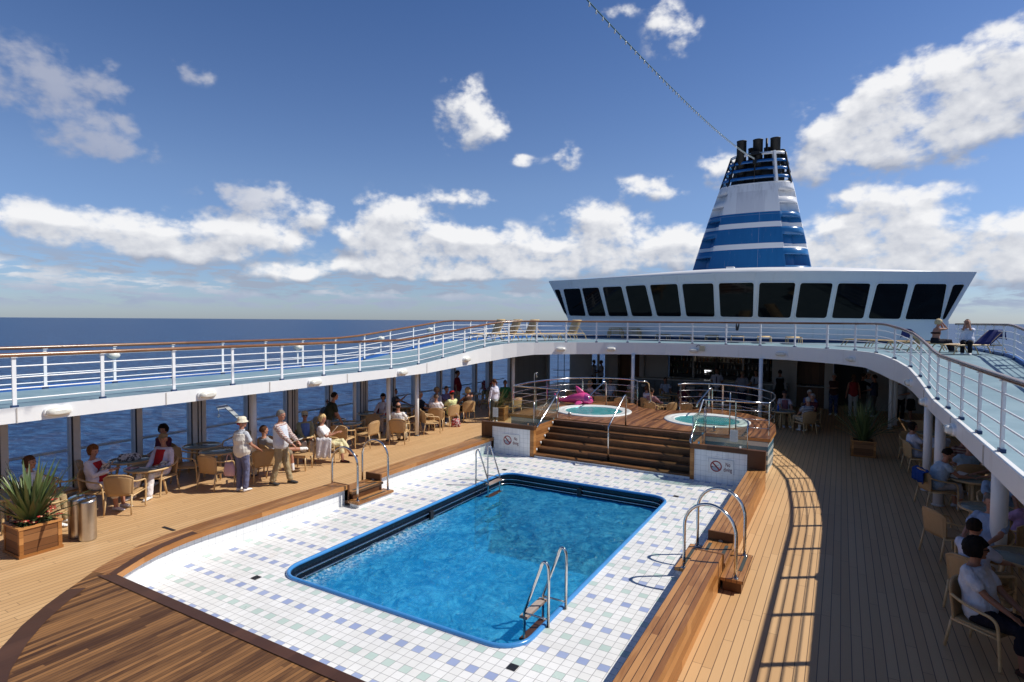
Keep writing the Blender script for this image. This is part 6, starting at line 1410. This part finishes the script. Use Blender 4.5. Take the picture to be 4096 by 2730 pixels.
    if front: mb = MB(); mb.rings([(c+w*(.032 if not vest else .05), a*.76, b*.98) for c, a, b in trings(.016, .0, .46)], 14); mk('undershirt', mb, cl(*front))
    if tie: mb = MB(); P_ = [r_[0]+r_[2]+w*.006 for r_ in trings(.022, .1, .47)]; mb.tube(P_, [.030]+[.024]*(len(P_)-2)+[.012], 8); mk('tie', mb, cl(tie))
    if bottom:
        mb = MB(); mb.rings([(c, a, b) for c, a, b in trings(.010, -.12, .12)], 16)
        if leg == 'skirt':
            kk = [Vector(l[0]) for l in legs]; e = .80
            for i in (0, 1): p = hj[i].lerp(kk[i], .95); limb(mb, [hj[i], p], [.115, .095], 12)
            m_ = (kk[0]+kk[1])/2; 
            if not sit: mb.rings([(H-s*.05, X*.17, w*.125), (Vector((0, 0, .48)), X*.21, Vector((0, .16, 0)))], 16)
            else: limb(mb, [H, m_], [.11, .09], 12)
        else:
            fr_ = {'long': 1.93, 'capri': 1.5, 'short': .9}[leg]
            for i in (0, 1):
                k_, a_ = Vector(legs[i][0]), Vector(legs[i][1])
                if fr_ <= 1: e = hj[i].lerp(k_, fr_); limb(mb, [hj[i], e], [.098+.012*fat, .085], 12)
                else: e = k_.lerp(a_, fr_-1); limb(mb, [hj[i], hj[i].lerp(k_, .5), k_, k_.lerp(e, .5), e], [.098+.012*fat, .088, .072, .068, .066], 12)
        mk('trousers' if leg in ('long', 'capri') else ('skirt' if leg == 'skirt' else 'shorts'), mb, cl(*bottom))
    if apron: mb = MB(); mb.rings(trings(.034, -.1, .30), 14); mk('apron', mb, cl(*apron))
    for i in (0, 1):
        a_ = Vector(legs[i][1]); fd = Vector((a_.x*.6, 1, 0)).normalized() if len(legs[i]) < 3 else Vector(legs[i][2]).normalized()
        up_ = Vector((0, 0, 1)) if abs(fd.z) < .8 else Vector((0, -1, 0)); sd = fd.cross(up_).normalized()
        if socks: mb = MB(); k_ = Vector(legs[i][0]); limb(mb, [a_.lerp(k_, .35), a_-up_*.02], [.048, .046], 10); mk('sock', mb, cl(socks))
        if shoes:
            mb = MB(); b0 = a_-up_*.078; mb.rings([(b0-fd*.065+up_*.028, sd*.026, up_*.026), (b0-fd*.045+up_*.036, sd*.038, up_*.036), (b0+fd*.03+up_*.036, sd*.042, up_*.036), (b0+fd*.10+up_*.028, sd*.047, up_*.028), (b0+fd*.16+up_*.020, sd*.040, up_*.020), (b0+fd*.185+up_*.015, sd*.018, up_*.013)], 12); mb.build('shoe', cl(shoes), t, fix=False)
    # hair, hat, face
    if hair and hair != 'none':
        mb = MB(); nu, nv = 22, 16; vs = []; big = 1.0; rx, ry, rz_ = .083, .102, .112; low = {'short': -.035, 'bob': -.11, 'long': -.12, 'curly': -.085, 'thin': -.05, 'bald': -.05, 'pony': -.03, 'bun': -.03}[hair]
        if hair == 'curly': rx, ry, rz_ = .114, .128, .134
        if hair in ('thin', 'bald'): rx, ry, rz_ = .079, .097, .107
        if hair == 'bob': rx, ry, rz_ = .094, .108, .120
        for j in range(nv+1):
            tt = pi*j/nv
            for i in range(nu):
                a = 2*pi*i/nu; p = Vector((rx*sin(tt)*cos(a), ry*sin(tt)*sin(a)-.012, -rz_*cos(tt)+.014))
                if hair in ('bob', 'long') and p.z < 0: p.x = math.copysign(max(abs(p.x), .072*abs(cos(a))), p.x); p.z = p.z*.95
                k = noise.noise(p*(45 if hair == 'curly' else 28)+Vector((x, y, 0)))*(.020 if hair == 'curly' else .007); p += p.normalized()*k
                face = p.y > .028 and p.z < .050-.25*max(0, .07-p.y)
                if face or p.z < low or (hair == 'bald' and p.z > .045): p = Vector((p.x*.6, (p.y+.012)*.6, max(p.z*.6, -.03)))
                vs.append(hh(p))
        mb.add(vs, [(j*nu+i, j*nu+(i+1) % nu, (j+1)*nu+(i+1) % nu, (j+1)*nu+i) for j in range(nv) for i in range(nu)], True)
        if hair in ('long',): mb.rings([(hh((0, -.075, .02)), X*.075, Vector((0, .03, 0))), (hh((0, -.085, -.08)), X*.085, Vector((0, .035, 0))), (hh((0, -.085, -.17)), X*.065, Vector((0, .03, 0))), (hh((0, -.085, -.22)), X*.03, Vector((0, .015, 0)))], 12)
        if hair == 'pony': limb(mb, [hh((0, -.10, .02)), hh((0, -.145, -.04)), hh((0, -.14, -.13))], [.03, .035, .018])
        if hair == 'bun': mb.ell(hh((0, -.11, .05)), .045, 10, 7)
        mb.build('hair', hairm(hc), t, fix=False)
    if hat == 'cap' or hat == 'flat':
        mb = MB(); pr = [(.088, .035), (.089, .06), (.080, .095), (.05, .122), (.001, .13)]; nu = 20
        vs = [hh((r*cos(2*pi*i/nu), r*1.13*sin(2*pi*i/nu)-.004, zz)) for r, zz in pr for i in range(nu)]; mb.add(vs, [(j*nu+i, j*nu+(i+1) % nu, (j+1)*nu+(i+1) % nu, (j+1)*nu+i) for j in range(len(pr)-1) for i in range(nu)], True)
        B = [hh((.078*sin(a), .08+.085*cos(a) if True else 0, .042-.012*cos(a))) for a in [radians(q) for q in range(-90, 91, 15)]]; A = [hh((.082*sin(a), .088*cos(a), .045)) for a in [radians(q) for q in range(-90, 91, 15)]]
        mb.strip(A, B, True); mb.strip([p+Vector((0, 0, .006)) for p in A], [p+Vector((0, 0, .006)) for p in B], True); mb.strip(B, [p+Vector((0, 0, .006)) for p in B], True); mb.build('cap', cl(hatc), t)
    if hat == 'bucket':
        mb = MB(); pr = [(.130, .005), (.128, .015), (.096, .045), (.094, .07), (.088, .105), (.055, .130), (.001, .135)]; nu = 24
        vs = [hh((r*cos(2*pi*i/nu), r*1.08*sin(2*pi*i/nu)-.004, zz+.02)) for r, zz in pr for i in range(nu)]; mb.add(vs, [(j*nu+i, j*nu+(i+1) % nu, (j+1)*nu+(i+1) % nu, (j+1)*nu+i) for j in range(len(pr)-1) for i in range(nu)], True); h_ = mb.build('hat', cl(hatc), t)
        mb = MB(); mb.ell(hh((.03, -.10, -.01)), (.045, .025, .025), 10, 6); mb.build('red_scarf_knot', cl(RED), t)
    for q in (-1, 1): MB().ell(hh((q*.031, .083, .008)), (.011, .008, .007), 8, 5).build('eye', EYE, t, fix=False)
    MB().ell(hh((0, .0885, -.055)), (.022, .008, .007), 8, 5).build('mouth', LIP, t, fix=False)
    if glasses:
        mb = MB()
        for q in (-1, 1): mb.ell(hh((q*.034, .098, .006)), (.027, .006, .019), 10, 6, hp); mb.bar(hh((q*.06, .092, .012)), hh((q*.078, -.01, .01)), .006, .006)
        mb.bar(hh((-.01, .102, .01)), hh((.01, .102, .01)), .005, .006); mb.build('sunglasses', M['black'], t)
    return t
def sitter(label, hx, hy, yaw, who, ch=True, **kw):   # from the head position of a seated person
    f = Vector((-sin(radians(yaw)), cos(radians(yaw)))); cx, cy = hx+f.x*.13, hy+f.y*.13
    if ch: chair(cx, cy, yaw, 'wicker armchair under '+who)
    return person(label, cx, cy, yaw, 'sit', **kw)
T_ = lambda c, p=None, c2=None, s=.05: (c, p, c2, s)
NR = .010
# --- left side, near to far
sitter('seated woman with short brown hair half hidden behind the near left planter', -9.95, -1.2, -55, 'the brown haired woman behind the near planter', top=T_(WHITE), hc=BROWN, hair='bob', arms='read', female=True, v=NR)
sitter('seated woman with short auburn hair in a white jacket and red top reading a magazine', -10.05, -.12, -62, 'the woman in a white jacket reading a magazine', top=T_((.72, .68, .74)), sleeve='long', front=T_(RED), bottom=T_((.74, .70, .72)), leg='capri', hair='bob', hc=(.16, .06, .02), arms='read', nod=18, fat=.45, v=NR, female=True)
sitter('seated man in a tan flat cap, red T shirt, pale shirt and white trousers', -10.02, 1.25, 200, 'the man in a flat cap and white trousers', top=T_((.66, .60, .70)), sleeve='long', front=T_(RED), bottom=T_((.80, .77, .78)), hair='thin', hc=GREY, hat='flat', hatc=(.30, .21, .12), arms=((-.2, .18, .62), (.06, .26, .60)), turn=-25, fat=.4, v=NR, legs=[((-.13, .38, .50), (-.16, .46, .085)), ((.14, .38, .50), (.22, .48, .085))], socks=WHITE)
sitter('seated woman with dark curly hair in a maroon top behind the flat capped man', -11.1, 1.85, 215, 'the woman in a maroon top by the window', top=T_((.12, .03, .05)), bottom=T_(NAVY), hair='curly', arms='phone', female=True)
chair(-9.32, .10, 40, 'empty sunlit wicker armchair with its back to the litter bins')
person('standing woman seen from behind in a cream waistcoat, cream hat and blue trousers', -8.56, 2.15, 10, 'stand', top=T_((.50, .52, .56)), sleeve='short', vest=T_((.74, .70, .62)), bottom=T_((.13, .14, .24)), hair='none', hat='bucket', hatc=(.76, .70, .55), sc=.945, arms=((-.25, .06, .78), (.27, .22, .98)), fat=.5, v=NR, collar=True, female=True, turn=25)
person('standing grey haired man in a pale vest, plaid shirt and khaki cargo trousers', -8.28, 2.95, -68, 'stand', top=T_((.62, .55, .50), 'plaid', (.22, .05, .05), .04), sleeve='long', vest=T_((.60, .63, .70)), bottom=T_((.34, .27, .16)), hair='short', hc=(.20, .18, .16), arms=((-.12, .34, 1.0), (.12, .34, .98)), fat=.35, v=NR, shoes=(.05, .05, .05), legs=[((-.10, .06, .50), (-.12, .16, .085)), ((.10, -.02, .49), (.12, -.16, .09))], glasses=False, nod=6)
sitter('seated person in shorts behind the standing man with a boot up on a footstool', -9.14, 3.28, -14, 'the reader with a boot on the footstool', top=T_((.30, .30, .32)), bottom=T_((.25, .20, .14)), leg='short', hair='short', hc=BROWN, arms='read', legs=[((-.1, .40, .55), (-.06, .86, .50), (0, .25, 1)), ((.1, .38, .5), (.11, .42, .085))], shoes=(.16, .09, .045), socks=WHITE, v=NR, lean=22)
sitter('seated man in sunglasses and cream cap with a pale green cardigan over a blue shirt', -9.92, 5.05, 238, 'the man in a cream cap and green cardigan', top=T_((.36, .34, .20)), sleeve='long', front=T_((.16, .24, .52)), bottom=T_((.70, .66, .62)), hair='short', hc=(.62, .58, .5), hat='cap', hatc=(.55, .45, .30), glasses=True, arms='lap', fat=.6, v=NR, shoes=(.16, .04, .02), lean=16)
sitter('seated blonde woman in a white shirt and yellow trousers reading with legs crossed', -9.12, 4.93, -58, 'the blonde woman in pale yellow trousers', top=T_((.80, .79, .80)), bottom=T_((.72, .66, .40)), leg='capri', hair='bob', hc=BLOND, arms='read', nod=14, v=NR, sk=1, shoes=(.06, .015, .015), legs=[((-.06, .40, .55), (.10, .66, .24)), ((.09, .38, .49), (.10, .44, .085))], female=True)
mbx = MB(); rw = []
for j in range(8):
    q = j/7; rw.append([(-.2+.4*i/8, -.02+.05*sin(i*1.9+j*.4)*q-.04*q, .62-.52*q+(.015*sin(i*2.3))) for i in range(9)])
mbx.add([p for r in rw for p in r], [(j*9+i, j*9+i+1, (j+1)*9+i+1, (j+1)*9+i) for j in range(7) for i in range(8)], True)
o = mbx.build('cardigan', cl((.78, .77, .80)), fix=False); o.location = (-8.82, 4.72, .10); o.rotation_euler = (0, 0, radians(32)); o.modifiers.new('thick', 'SOLIDIFY').thickness = .012; tag(o, 'white cardigan hanging from the chair arm of the blonde woman', 'cardigan')
person('standing person in a dark green shirt and striped apron bending over the shaded table', -10.15, 5.95, -25, 'stand', top=T_((.035, .04, .025)), bottom=T_((.42, .40, .36), 'vstripe', (.20, .19, .17), .05), leg='skirt', hair='short', hc=DK, lean=-24, arms=((-.1, .5, .78), (.2, .45, .80)), fat=.3, hem=-.14)
sitter('seated man in sunglasses and a plaid shirt at the shaded table by the window', -11.5, 7.35, 205, 'the man in the plaid shirt', top=T_((.30, .28, .26), 'plaid', (.06, .05, .06), .045), hair='thin', hc=GREY, glasses=True, arms='table', fat=.4)
chair(-9.62, 6.15, 20, 'empty wicker armchair just behind the blonde woman'); chair(-9.42, 6.95, 95, 'empty sunlit wicker armchair facing left beside the far arched handrail'); chair(-9.95, 7.55, 190, 'empty wicker armchair beyond the sunlit table with papers')
chair(-11.3, 6.3, 150, 'empty shaded wicker armchair by the window behind the table with papers'); chair(-9.32, 2.02, 12, 'empty wicker armchair with its back to us left of the woman in the cream hat'); chair(-10.35, 2.0, -50, 'empty wicker armchair left of the sunlit table with the steel ashtray'); chair(-8.92, 2.95, 60, 'wicker armchair whose arm the woman in the cream hat holds'); chair(-11.0, 3.75, 200, 'empty shaded wicker armchair by the wide window post'); chair(-9.8, 3.55, 200, 'empty wicker armchair behind the woman in the cream hat')
chair(-10.5, -.55, 15, 'empty shaded wicker armchair behind the reading woman'); chair(-9.1, -1.35, 35, 'wicker armchair just behind the litter bins'); chair(-10.9, .3, -30, 'empty shaded wicker armchair left of the patterned bag')
sitter('seated woman with dark hair in a red waistcoat over a white blouse', -10.75, 9.1, 205, 'the woman in the red waistcoat', top=T_((.66, .60, .62)), sleeve='long', vest=T_((.36, .03, .04)), bottom=T_((.55, .50, .52)), hair='bob', arms='table', nod=20, female=True, front=T_((.66, .60, .62)), shoes=BROWN)
sitter('seated woman in profile with dark hair tied back raising her hand by the window', -11.45, 10.5, -62, 'the woman in profile by the window', top=T_((.10, .09, .08)), sleeve='cap', hair='bun', hc=(.03, .018, .012), arms='drink', female=True, sk=1)
sitter('seated balding man seen from behind in a white T shirt, between the two white columns', -8.88, 7.72, 28, 'the balding man in a white T shirt seen from behind', top=T_((.76, .74, .70)), sleeve='three', bottom=T_((.42, .36, .26)), hair='bald', hc=(.03, .025, .02), arms='table', fat=.5, v=NR, shoes=BROWN)
chair(-9.08, 9.55, -32, 'empty sunlit wicker armchair turned toward the group with the red cap'); chair(-9.7, 9.3, 160, 'wicker armchair beyond the balding man in a white T shirt')
sitter('seated man with grey hair in a dark T shirt eating at the group table', -10.1, 10.3, -50, 'the grey haired man in a dark T shirt', top=T_((.018, .022, .035)), hair='short', hc=(.28, .24, .20), arms='table2', fat=.3)
sitter('seated woman with short fair hair in a white blouse facing us at the group table', -10.3, 11.55, 200, 'the fair haired woman in a white blouse', top=T_((.66, .64, .70)), sleeve='long', hair='curly', hc=(.38, .25, .14), arms='table', nod=15, fat=.5, female=True)
sitter('seated man in a purple plaid shirt with dark grey hair at the group table', -10.25, 12.1, 250, 'the man in a purple plaid shirt', top=T_((.25, .22, .40), 'plaid', (.10, .09, .22), .045), hair='short', hc=(.08, .07, .06), arms='table', fat=.5)
sitter('seated man seen from behind in a white polo shirt at the group table', -9.25, 10.12, 35, 'the man in a white polo shirt seen from behind', top=T_((.78, .73, .74)), bottom=T_((.35, .30, .22)), leg='short', hair='thin', hc=(.16, .11, .08), arms='table', fat=.5, shoes=(.05, .02, .02), v=NR)
sitter('seated person in a bright red cap and pale yellow shirt', -9.2, 11.0, 75, 'the person in a red cap and yellow shirt', top=T_((.70, .72, .36)), bottom=T_((.02, .035, .09)), hair='short', hc=DK, hat='cap', hatc=(.55, .015, .02), arms='table', nod=18, v=NR, socks=WHITE, hem=None)
sitter('seated woman with fair hair in a brown sleeveless top resting her head on her hand', -9.28, 12.12, 60, 'the woman in a brown sleeveless top', top=T_((.07, .035, .025)), sleeve='none', bottom=T_((.05, .035, .03)), leg='skirt', hair='curly', hc=(.42, .29, .15), arms=((-.2, .36, .66), (.10, .10, 1.13)), glasses=True, female=True, v=NR, shoes=BROWN)
person('standing man in a dark red polo shirt and beige trousers by the window', -11.0, 13.9, -70, 'stand', top=T_((.16, .012, .02)), bottom=T_((.45, .38, .26)), hair='short', hc=(.03, .02, .015), sk=2, fat=.5, nod=12)
person('standing waitress in a white blouse with a dark red scarf behind the glass screen', -8.37, 12.55, 75, 'stand', top=T_((.68, .67, .78)), sleeve='long', bottom=T_((.05, .045, .04)), hair='pony', hc=(.09, .04, .025), collar=True, tie=(.14, .012, .03), sc=.945, female=True, v=NR, nod=8)
sitter('seated person in sunglasses and a red print shirt beyond the waitress', -11.6, 17.2, 200, 'the person in a red print shirt', top=T_((.34, .03, .035), 'floral', (.40, .25, .25), .06), hair='short', glasses=True, arms='table')
sitter('seated person in a green shirt beyond the planter beside the waitress', -9.5, 15.3, 210, 'the person in a green shirt', top=T_((.04, .20, .07)), hair='short', hc=BROWN, arms='table', sk=2)
chair(-9.3, 14.2, 25, 'empty wicker armchair left of the planter beside the waitress'); chair(-8.35, 13.95, 75, 'empty wicker armchair right of the waitress'); chair(-10.2, 15.2, 100, 'empty shaded wicker armchair at the dark window table')
# --- behind the hot tubs
sitter('seated woman with long fair hair in a pale pink top behind the left hot tub', -6.4, 17.25, -50, 'the fair haired woman in pale pink', top=T_((.66, .45, .44)), sleeve='long', hair='long', hc=(.36, .24, .13), arms='table', female=True)
sitter('seated man in a white T shirt facing us behind the left hot tub', -5.9, 18.4, 195, 'the man in a white T shirt behind the left hot tub', top=T_((.60, .60, .66)), hair='short', arms='table', sk=2)
sitter('seated person in white seen from behind deeper in the shade at left', -5.2, 19.3, 20, 'the person in white deeper in the shade', top=T_((.45, .45, .44)), hair='short')
sitter('seated woman in white beside the man in a maroon shirt', -3.75, 16.7, -30, 'the woman in white beside the maroon shirt', top=T_((.60, .55, .60)), hair='bob', hc=BROWN, arms='table', female=True)
sitter('seated man in a dusty maroon shirt seen from behind in the gap of the railings', -3.32, 15.85, -20, 'the man in a dusty maroon shirt', top=T_((.26, .14, .16)), sleeve='long', hair='short', arms='table', sk=2)
sitter('seated man in a pale blue shirt facing us in the shade by the bar', -4.0, 20.4, 205, 'the man in a pale blue shirt by the bar', top=T_((.40, .44, .54)), hair='short', arms='table', sk=2)
sitter('seated dark haired woman behind the right hot tub railing holding food', -1.75, 17.1, -50, 'the dark haired woman behind the right railing', top=T_((.04, .02, .02)), hair='curly', hc=DK, arms='drink', female=True, sk=2)
sitter('seated person in dark red deep in shade behind the stair rail', -2.75, 18.6, 190, 'the person in dark red in deep shade', top=T_((.10, .02, .025)), hair='short', arms='table', bottom=T_((.20, .25, .40)))
sitter('seated person with brown hair in shade behind the right tub grab rail', -1.2, 18.6, 200, 'the brown haired person in shade behind the grab rail', top=T_((.03, .03, .05)), hair='bob', hc=BROWN, arms='table', sk=2)
for x, y, a, l in ((-6.85, 16.75, 20, 'empty sunlit wicker armchair behind the pink inflatable'), (-7.3, 17.5, -30, 'empty wicker armchair left of the fair haired woman in pink'), (-5.6, 16.55, 10, 'empty sunlit wicker armchair with its back to the left hot tub'), (-4.9, 17.35, 80, 'empty sunlit wicker armchair right of the table behind the left hot tub'), (-4.7, 16.3, 20, 'empty sunlit wicker armchair left of the man in the dusty maroon shirt'), (-2.35, 16.75, 95, 'empty sunlit wicker armchair right of the empty sunlit table'), (-2.75, 15.95, 60, 'empty sunlit wicker armchair low in the gap between the railings'), (-.55, 16.7, 40, 'empty wicker armchair behind the right hot tub glass'), (-2.0, 16.4, -20, 'empty sunlit wicker armchair at the left end of the right railing'), (.35, 17.6, 110, 'empty shaded wicker armchair left of the blue bottle table')): chair(x, y, a, l)
person('standing officer in a white shirt and dark trousers before the rear window, nearer one', -8.75, 23.6, 250, 'stand', top=T_((.45, .44, .46)), hair='short', sk=3, bottom=T_(BLACK), arms='cross', v=.018)
person('standing officer in a pale shirt before the rear window, right hand one', -8.3, 23.5, 120, 'stand', top=T_((.36, .35, .37)), hair='short', sk=3, bottom=T_(BLACK), arms='front', v=.018)
person('standing barman in a white short sleeved shirt and dark tie facing us at the bar', -1.95, 21.5, 185, 'stand', top=T_((.52, .52, .60)), hair='short', tie=NAVY, bottom=T_(BLACK), arms='back', sk=2, collar=True, v=.018)
person('bartender in a white shirt and tie behind the right part of the bar', -.3, 21.6, 150, 'stand', top=T_((.46, .47, .56)), hair='short', tie=NAVY, bottom=T_(NAVY), arms='front', sk=2, v=.018)
person('person in a grey striped top seen from behind at the right part of the bar', -.75, 20.7, 5, 'stand', top=T_((.30, .30, .34), 'stripe', (.18, .18, .22), .05), hair='short', hc=(.20, .13, .08), bottom=T_(NAVY), v=.018, fat=.4)
person('waitress in a black waistcoat over white sleeves seen from behind at the bar', .62, 22.1, 10, 'stand', top=T_((.45, .45, .45)), sleeve='long', vest=T_(BLACK), bottom=T_(BLACK), leg='skirt', hair='bun', female=True, sk=2, v=.018)
sitter('seated man in a navy and white striped shirt with crossed legs', 2.0, 16.25, 38, 'the man in the striped shirt', top=T_((.62, .62, .64), 'stripe', (.02, .025, .07), .052), bottom=T_((.46, .40, .30)), leg='capri', hair='thin', hc=GREY, arms='lap', legs=[((-.16, .36, .52), (.12, .62, .44), (.2, .8, .4)), ((.10, .37, .49), (.10, .44, .085))], socks=WHITE, v=NR)
sitter('seated person in a white top facing us beyond the blue bottle', 1.15, 17.75, 195, 'the person in white beyond the blue bottle', top=T_((.55, .48, .52)), hair='short', hat='cap', hatc=(.04, .03, .03), arms='table', front=T_((.25, .10, .12)))
sitter('seated white haired person in blue beyond the striped shirt', 1.95, 18.6, 200, 'the white haired person in blue', top=T_((.10, .13, .30)), hair='short', hc=(.55, .52, .48), arms='table')
sitter('seated person in dark red with grey hair beside the striped shirt', 2.1, 17.35, 150, 'the person in dark red with grey hair', top=T_((.10, .02, .025)), hair='short', hc=GREY, arms='table')
person('standing woman in a red sleeveless top and white trousers seen from behind', 3.42, 21.5, 10, 'stand', top=T_((.30, .025, .03)), sleeve='none', bottom=T_((.48, .47, .46)), hair='long', hc=(.10, .05, .03), female=True, v=.018, arms='hang')
person('standing man in a black jacket beside the woman in the red top', 3.78, 22.3, -70, 'stand', top=T_((.015, .015, .017)), sleeve='long', bottom=T_((.10, .09, .08)), hair='short', hc=BROWN, arms=((-.2, .1, .9), (.2, .45, 1.15)), v=.018)
person('standing white haired man in a white shirt lit from behind', 4.0, 23.2, 190, 'stand', top=T_((.62, .64, .68)), bottom=T_((.50, .50, .50)), hair='short', hc=(.6, .6, .6), v=.018)
person('standing man in a navy shirt right of the group by the doorway', 4.15, 21.8, 75, 'stand', top=T_((.03, .04, .08)), bottom=T_((.10, .09, .09)), hair='short', v=.018, arms='front')
person('standing woman in a dark top and blue floral trousers by the pale pillar', 2.72, 21.4, 170, 'stand', top=T_((.06, .02, .02)), bottom=T_((.03, .05, .14), 'floral', (.12, .13, .16), .06), hair='short', hc=GREY, arms='cross', v=.018, female=True)
person('standing crew member in a white blouse and black trousers beyond the right pillars, left one', 5.0, 21.3, 200, 'stand', top=T_((.50, .50, .52)), bottom=T_(BLACK), sleeve='long', hair='bun', female=True, v=.018)
person('standing crew member in a white blouse and black skirt beyond the right pillars, right one', 5.35, 21.1, 80, 'stand', top=T_((.55, .55, .56)), bottom=T_(BLACK), hair='short', female=True, v=.018, leg='skirt', arms='front')
# --- right side in the shade
sitter('seated woman with dark hair in a white T shirt at the far right table', 4.6, 12.05, -75, 'the woman in a white T shirt at the far right table', top=T_((.58, .60, .70)), bottom=T_((.40, .42, .52)), hair='bob', arms='table', female=True, v=NR)
sitter('seated man seen from behind in a pale checked shirt by the right columns', 5.15, 11.75, 20, 'the man in a pale checked shirt', top=T_((.45, .48, .58), 'plaid', (.35, .38, .50), .05), sleeve='three', hair='short', hc=GREY, arms='table', fat=.4)
sitter('seated bald elderly man in a striped shirt facing us by the right columns', 5.45, 10.75, 175, 'the bald elderly man', top=T_((.20, .09, .07), 'stripe', (.35, .28, .24), .06), hair='bald', hc=GREY, arms='table')
sitter('seated grey haired person in a pale blue shirt seen from behind at right', 5.42, 9.85, 10, 'the grey haired person in pale blue seen from behind', top=T_((.26, .36, .46)), hair='short', hc=(.16, .15, .14), arms='table', fat=.4)
sitter('woman with short dark hair in a pale blue sleeveless top leaning over a menu', 4.62, 8.75, -70, 'the woman leaning over a menu', top=T_((.40, .50, .60)), sleeve='cap', bottom=T_((.48, .45, .44)), leg='capri', hair='short', hc=(.02, .014, .012), arms='lean', lean=-24, nod=25, fat=.5, v=NR, shoes=(.5, .5, .5), female=True)
sitter('elderly white haired man in a pale blue shirt looking down at his table', 5.45, 7.35, 185, 'the white haired man in pale blue', top=T_((.26, .38, .56)), hair='thin', hc=(.55, .52, .48), arms='table', nod=22, fat=.6, v=NR)
sitter('grey haired man in a pale blue polo shirt looking left', 4.95, 5.05, 150, 'the grey haired man looking left', top=T_((.30, .38, .54)), hair='short', hc=(.13, .12, .11), arms='table', turn=-35, fat=.5, v=NR)
chair(4.55, 5.75, -60, 'empty wicker armchair behind the grey haired man looking left')
sitter('person with short dark hair in a white shirt seen from behind', 4.52, 3.55, -40, 'the dark haired person in white seen from behind', top=T_((.58, .60, .72)), hair='short', hc=(.02, .013, .01), arms='table', v=NR, collar=True)
sitter('woman with curly black hair, sunglasses, white blouse and dark trousers nearest at right', 4.38, 2.54, -128, 'the curly haired woman nearest at right', top=T_((.60, .62, .68)), bottom=T_((.012, .012, .02)), leg='capri', hair='curly', hc=(.010, .008, .008), glasses=True, arms='lap', fat=.4, v=.009, female=True, sk=2, shoes=(.06, .03, .02), turn=-48, sc=1.04)
sitter('person in a lilac shirt seen from behind beyond the thick column', 5.55, 5.65, 20, 'the person in a lilac shirt', top=T_((.40, .26, .46)), hair='short', arms='table', fat=.5)
sitter('seated person in dark clothes deep in the shade at far right', 5.95, 9.3, 100, 'the person in dark clothes at far right', top=T_((.04, .05, .09)), hair='short', arms='table')
chair(4.75, 13.3, 200, 'empty shaded wicker armchair beyond the woman in a white T shirt'); chair(5.1, 15.6, 180, 'empty shaded wicker armchair at the table with bright reflections'); chair(5.95, 8.1, 70, 'empty wicker armchair with a blue jacket beyond the white haired man'); chair(6.0, 4.3, 80, 'empty wicker armchair right of the thick column')
mb = MB(); rw = []
for j in range(7):
    q = j/6; rw.append([(-.24+.48*i/8, (.03 if j < 2 else -.05-.03*sin(i*1.7)), .80-(.02 if j == 1 else 0)-.33*max(0, q-.16)+.012*sin(i*2.1+j)) for i in range(9)])
mb.add([p for r in rw for p in r], [(j*9+i, j*9+i+1, (j+1)*9+i+1, (j+1)*9+i) for j in range(6) for i in range(8)], True)
o = mb.build('jacket', cl((.012, .05, .22)), fix=False); f_ = radians(-70); o.location = (4.62-sin(f_)*.13+sin(f_)*.30, 8.75+cos(f_)*.13-cos(f_)*.30, .02); o.rotation_euler = (0, 0, f_); o.modifiers.new('thick', 'SOLIDIFY').thickness = .015; tag(o, 'blue jacket draped over the chair of the woman leaning over a menu', 'jacket')
# --- sunbathers
pw = person('blonde woman in a dark bikini top sitting on a lounger on the upper deck', 5.42, 15.25, -65, 'sit', hint=(.3, .5, -1), sc=.80, top=None, bottom=T_((.02, .02, .03)), hair='curly', hc=(.62, .50, .30), arms='face', z=2.965, seat=.27, female=True, lean=-8, nod=18, v=NR, legs=[((-.1, .40, .44), (-.1, .55, .10)), ((.1, .40, .44), (.1, .5, .10))], shoes=(.3, .3, .3), sk=1)
mb = MB(); mb.rings([((0, -.07+.05*.14, .27/.8+.095+.27), (.168, 0, 0), (0, .135, 0)), ((0, -.07+.05*.14+.005, .27/.8+.095+.33), (.172, 0, 0), (0, .14, 0))], 18); mb.build('bikini_top', cl((.03, .012, .012)), pw)
person('man in a white shirt sitting on a lounger with hands on his face', 6.02, 14.55, 170, 'sit', hint=(.15, .5, -1), sc=.80, top=T_((.66, .70, .82)), bottom=T_(BLACK), hair='short', hc=(.05, .035, .025), arms='face', z=2.965, seat=.275, lean=-6, nod=12, fat=.5, v=NR, sk=1)
# --- held things
sheet(-9.82, .02, .83, .32, .24, -62, 'magazine held open by the woman in the white jacket', M['mag_grey'], tilt=(0, 0) if False else (55, 0), fold=.05)
sheet(-8.86, 5.09, .84, .22, .30, -58, 'white sheet held by the blonde woman in yellow trousers', M['paper'], 'paper_sheet', cat='paper', tilt=(50, 0))
sheet(-7.94, 3.09, 1.02, .20, .28, -68, 'folded papers held by the standing man in the grey vest', M['paper'], 'paper_sheet', cat='paper', tilt=(20, 0), fold=.03)
sheet(-9.08, 3.66, .80, .42, .30, -14, 'newspaper held by the reader with a boot on the footstool', M['news'], 'newspaper', tilt=(40, 0), fold=.04)
sheet(5.12, 8.98, .70, .20, .28, -50, 'white menu held by the woman leaning over the right table', M['paper'], 'menu', tilt=(20, 0))
sheet(-9.66, 1.06, .72, .15, .12, 30, 'small folded booklet in the hand of the man in the flat cap', M['mag_grey'], 'booklet', tilt=(30, 10))
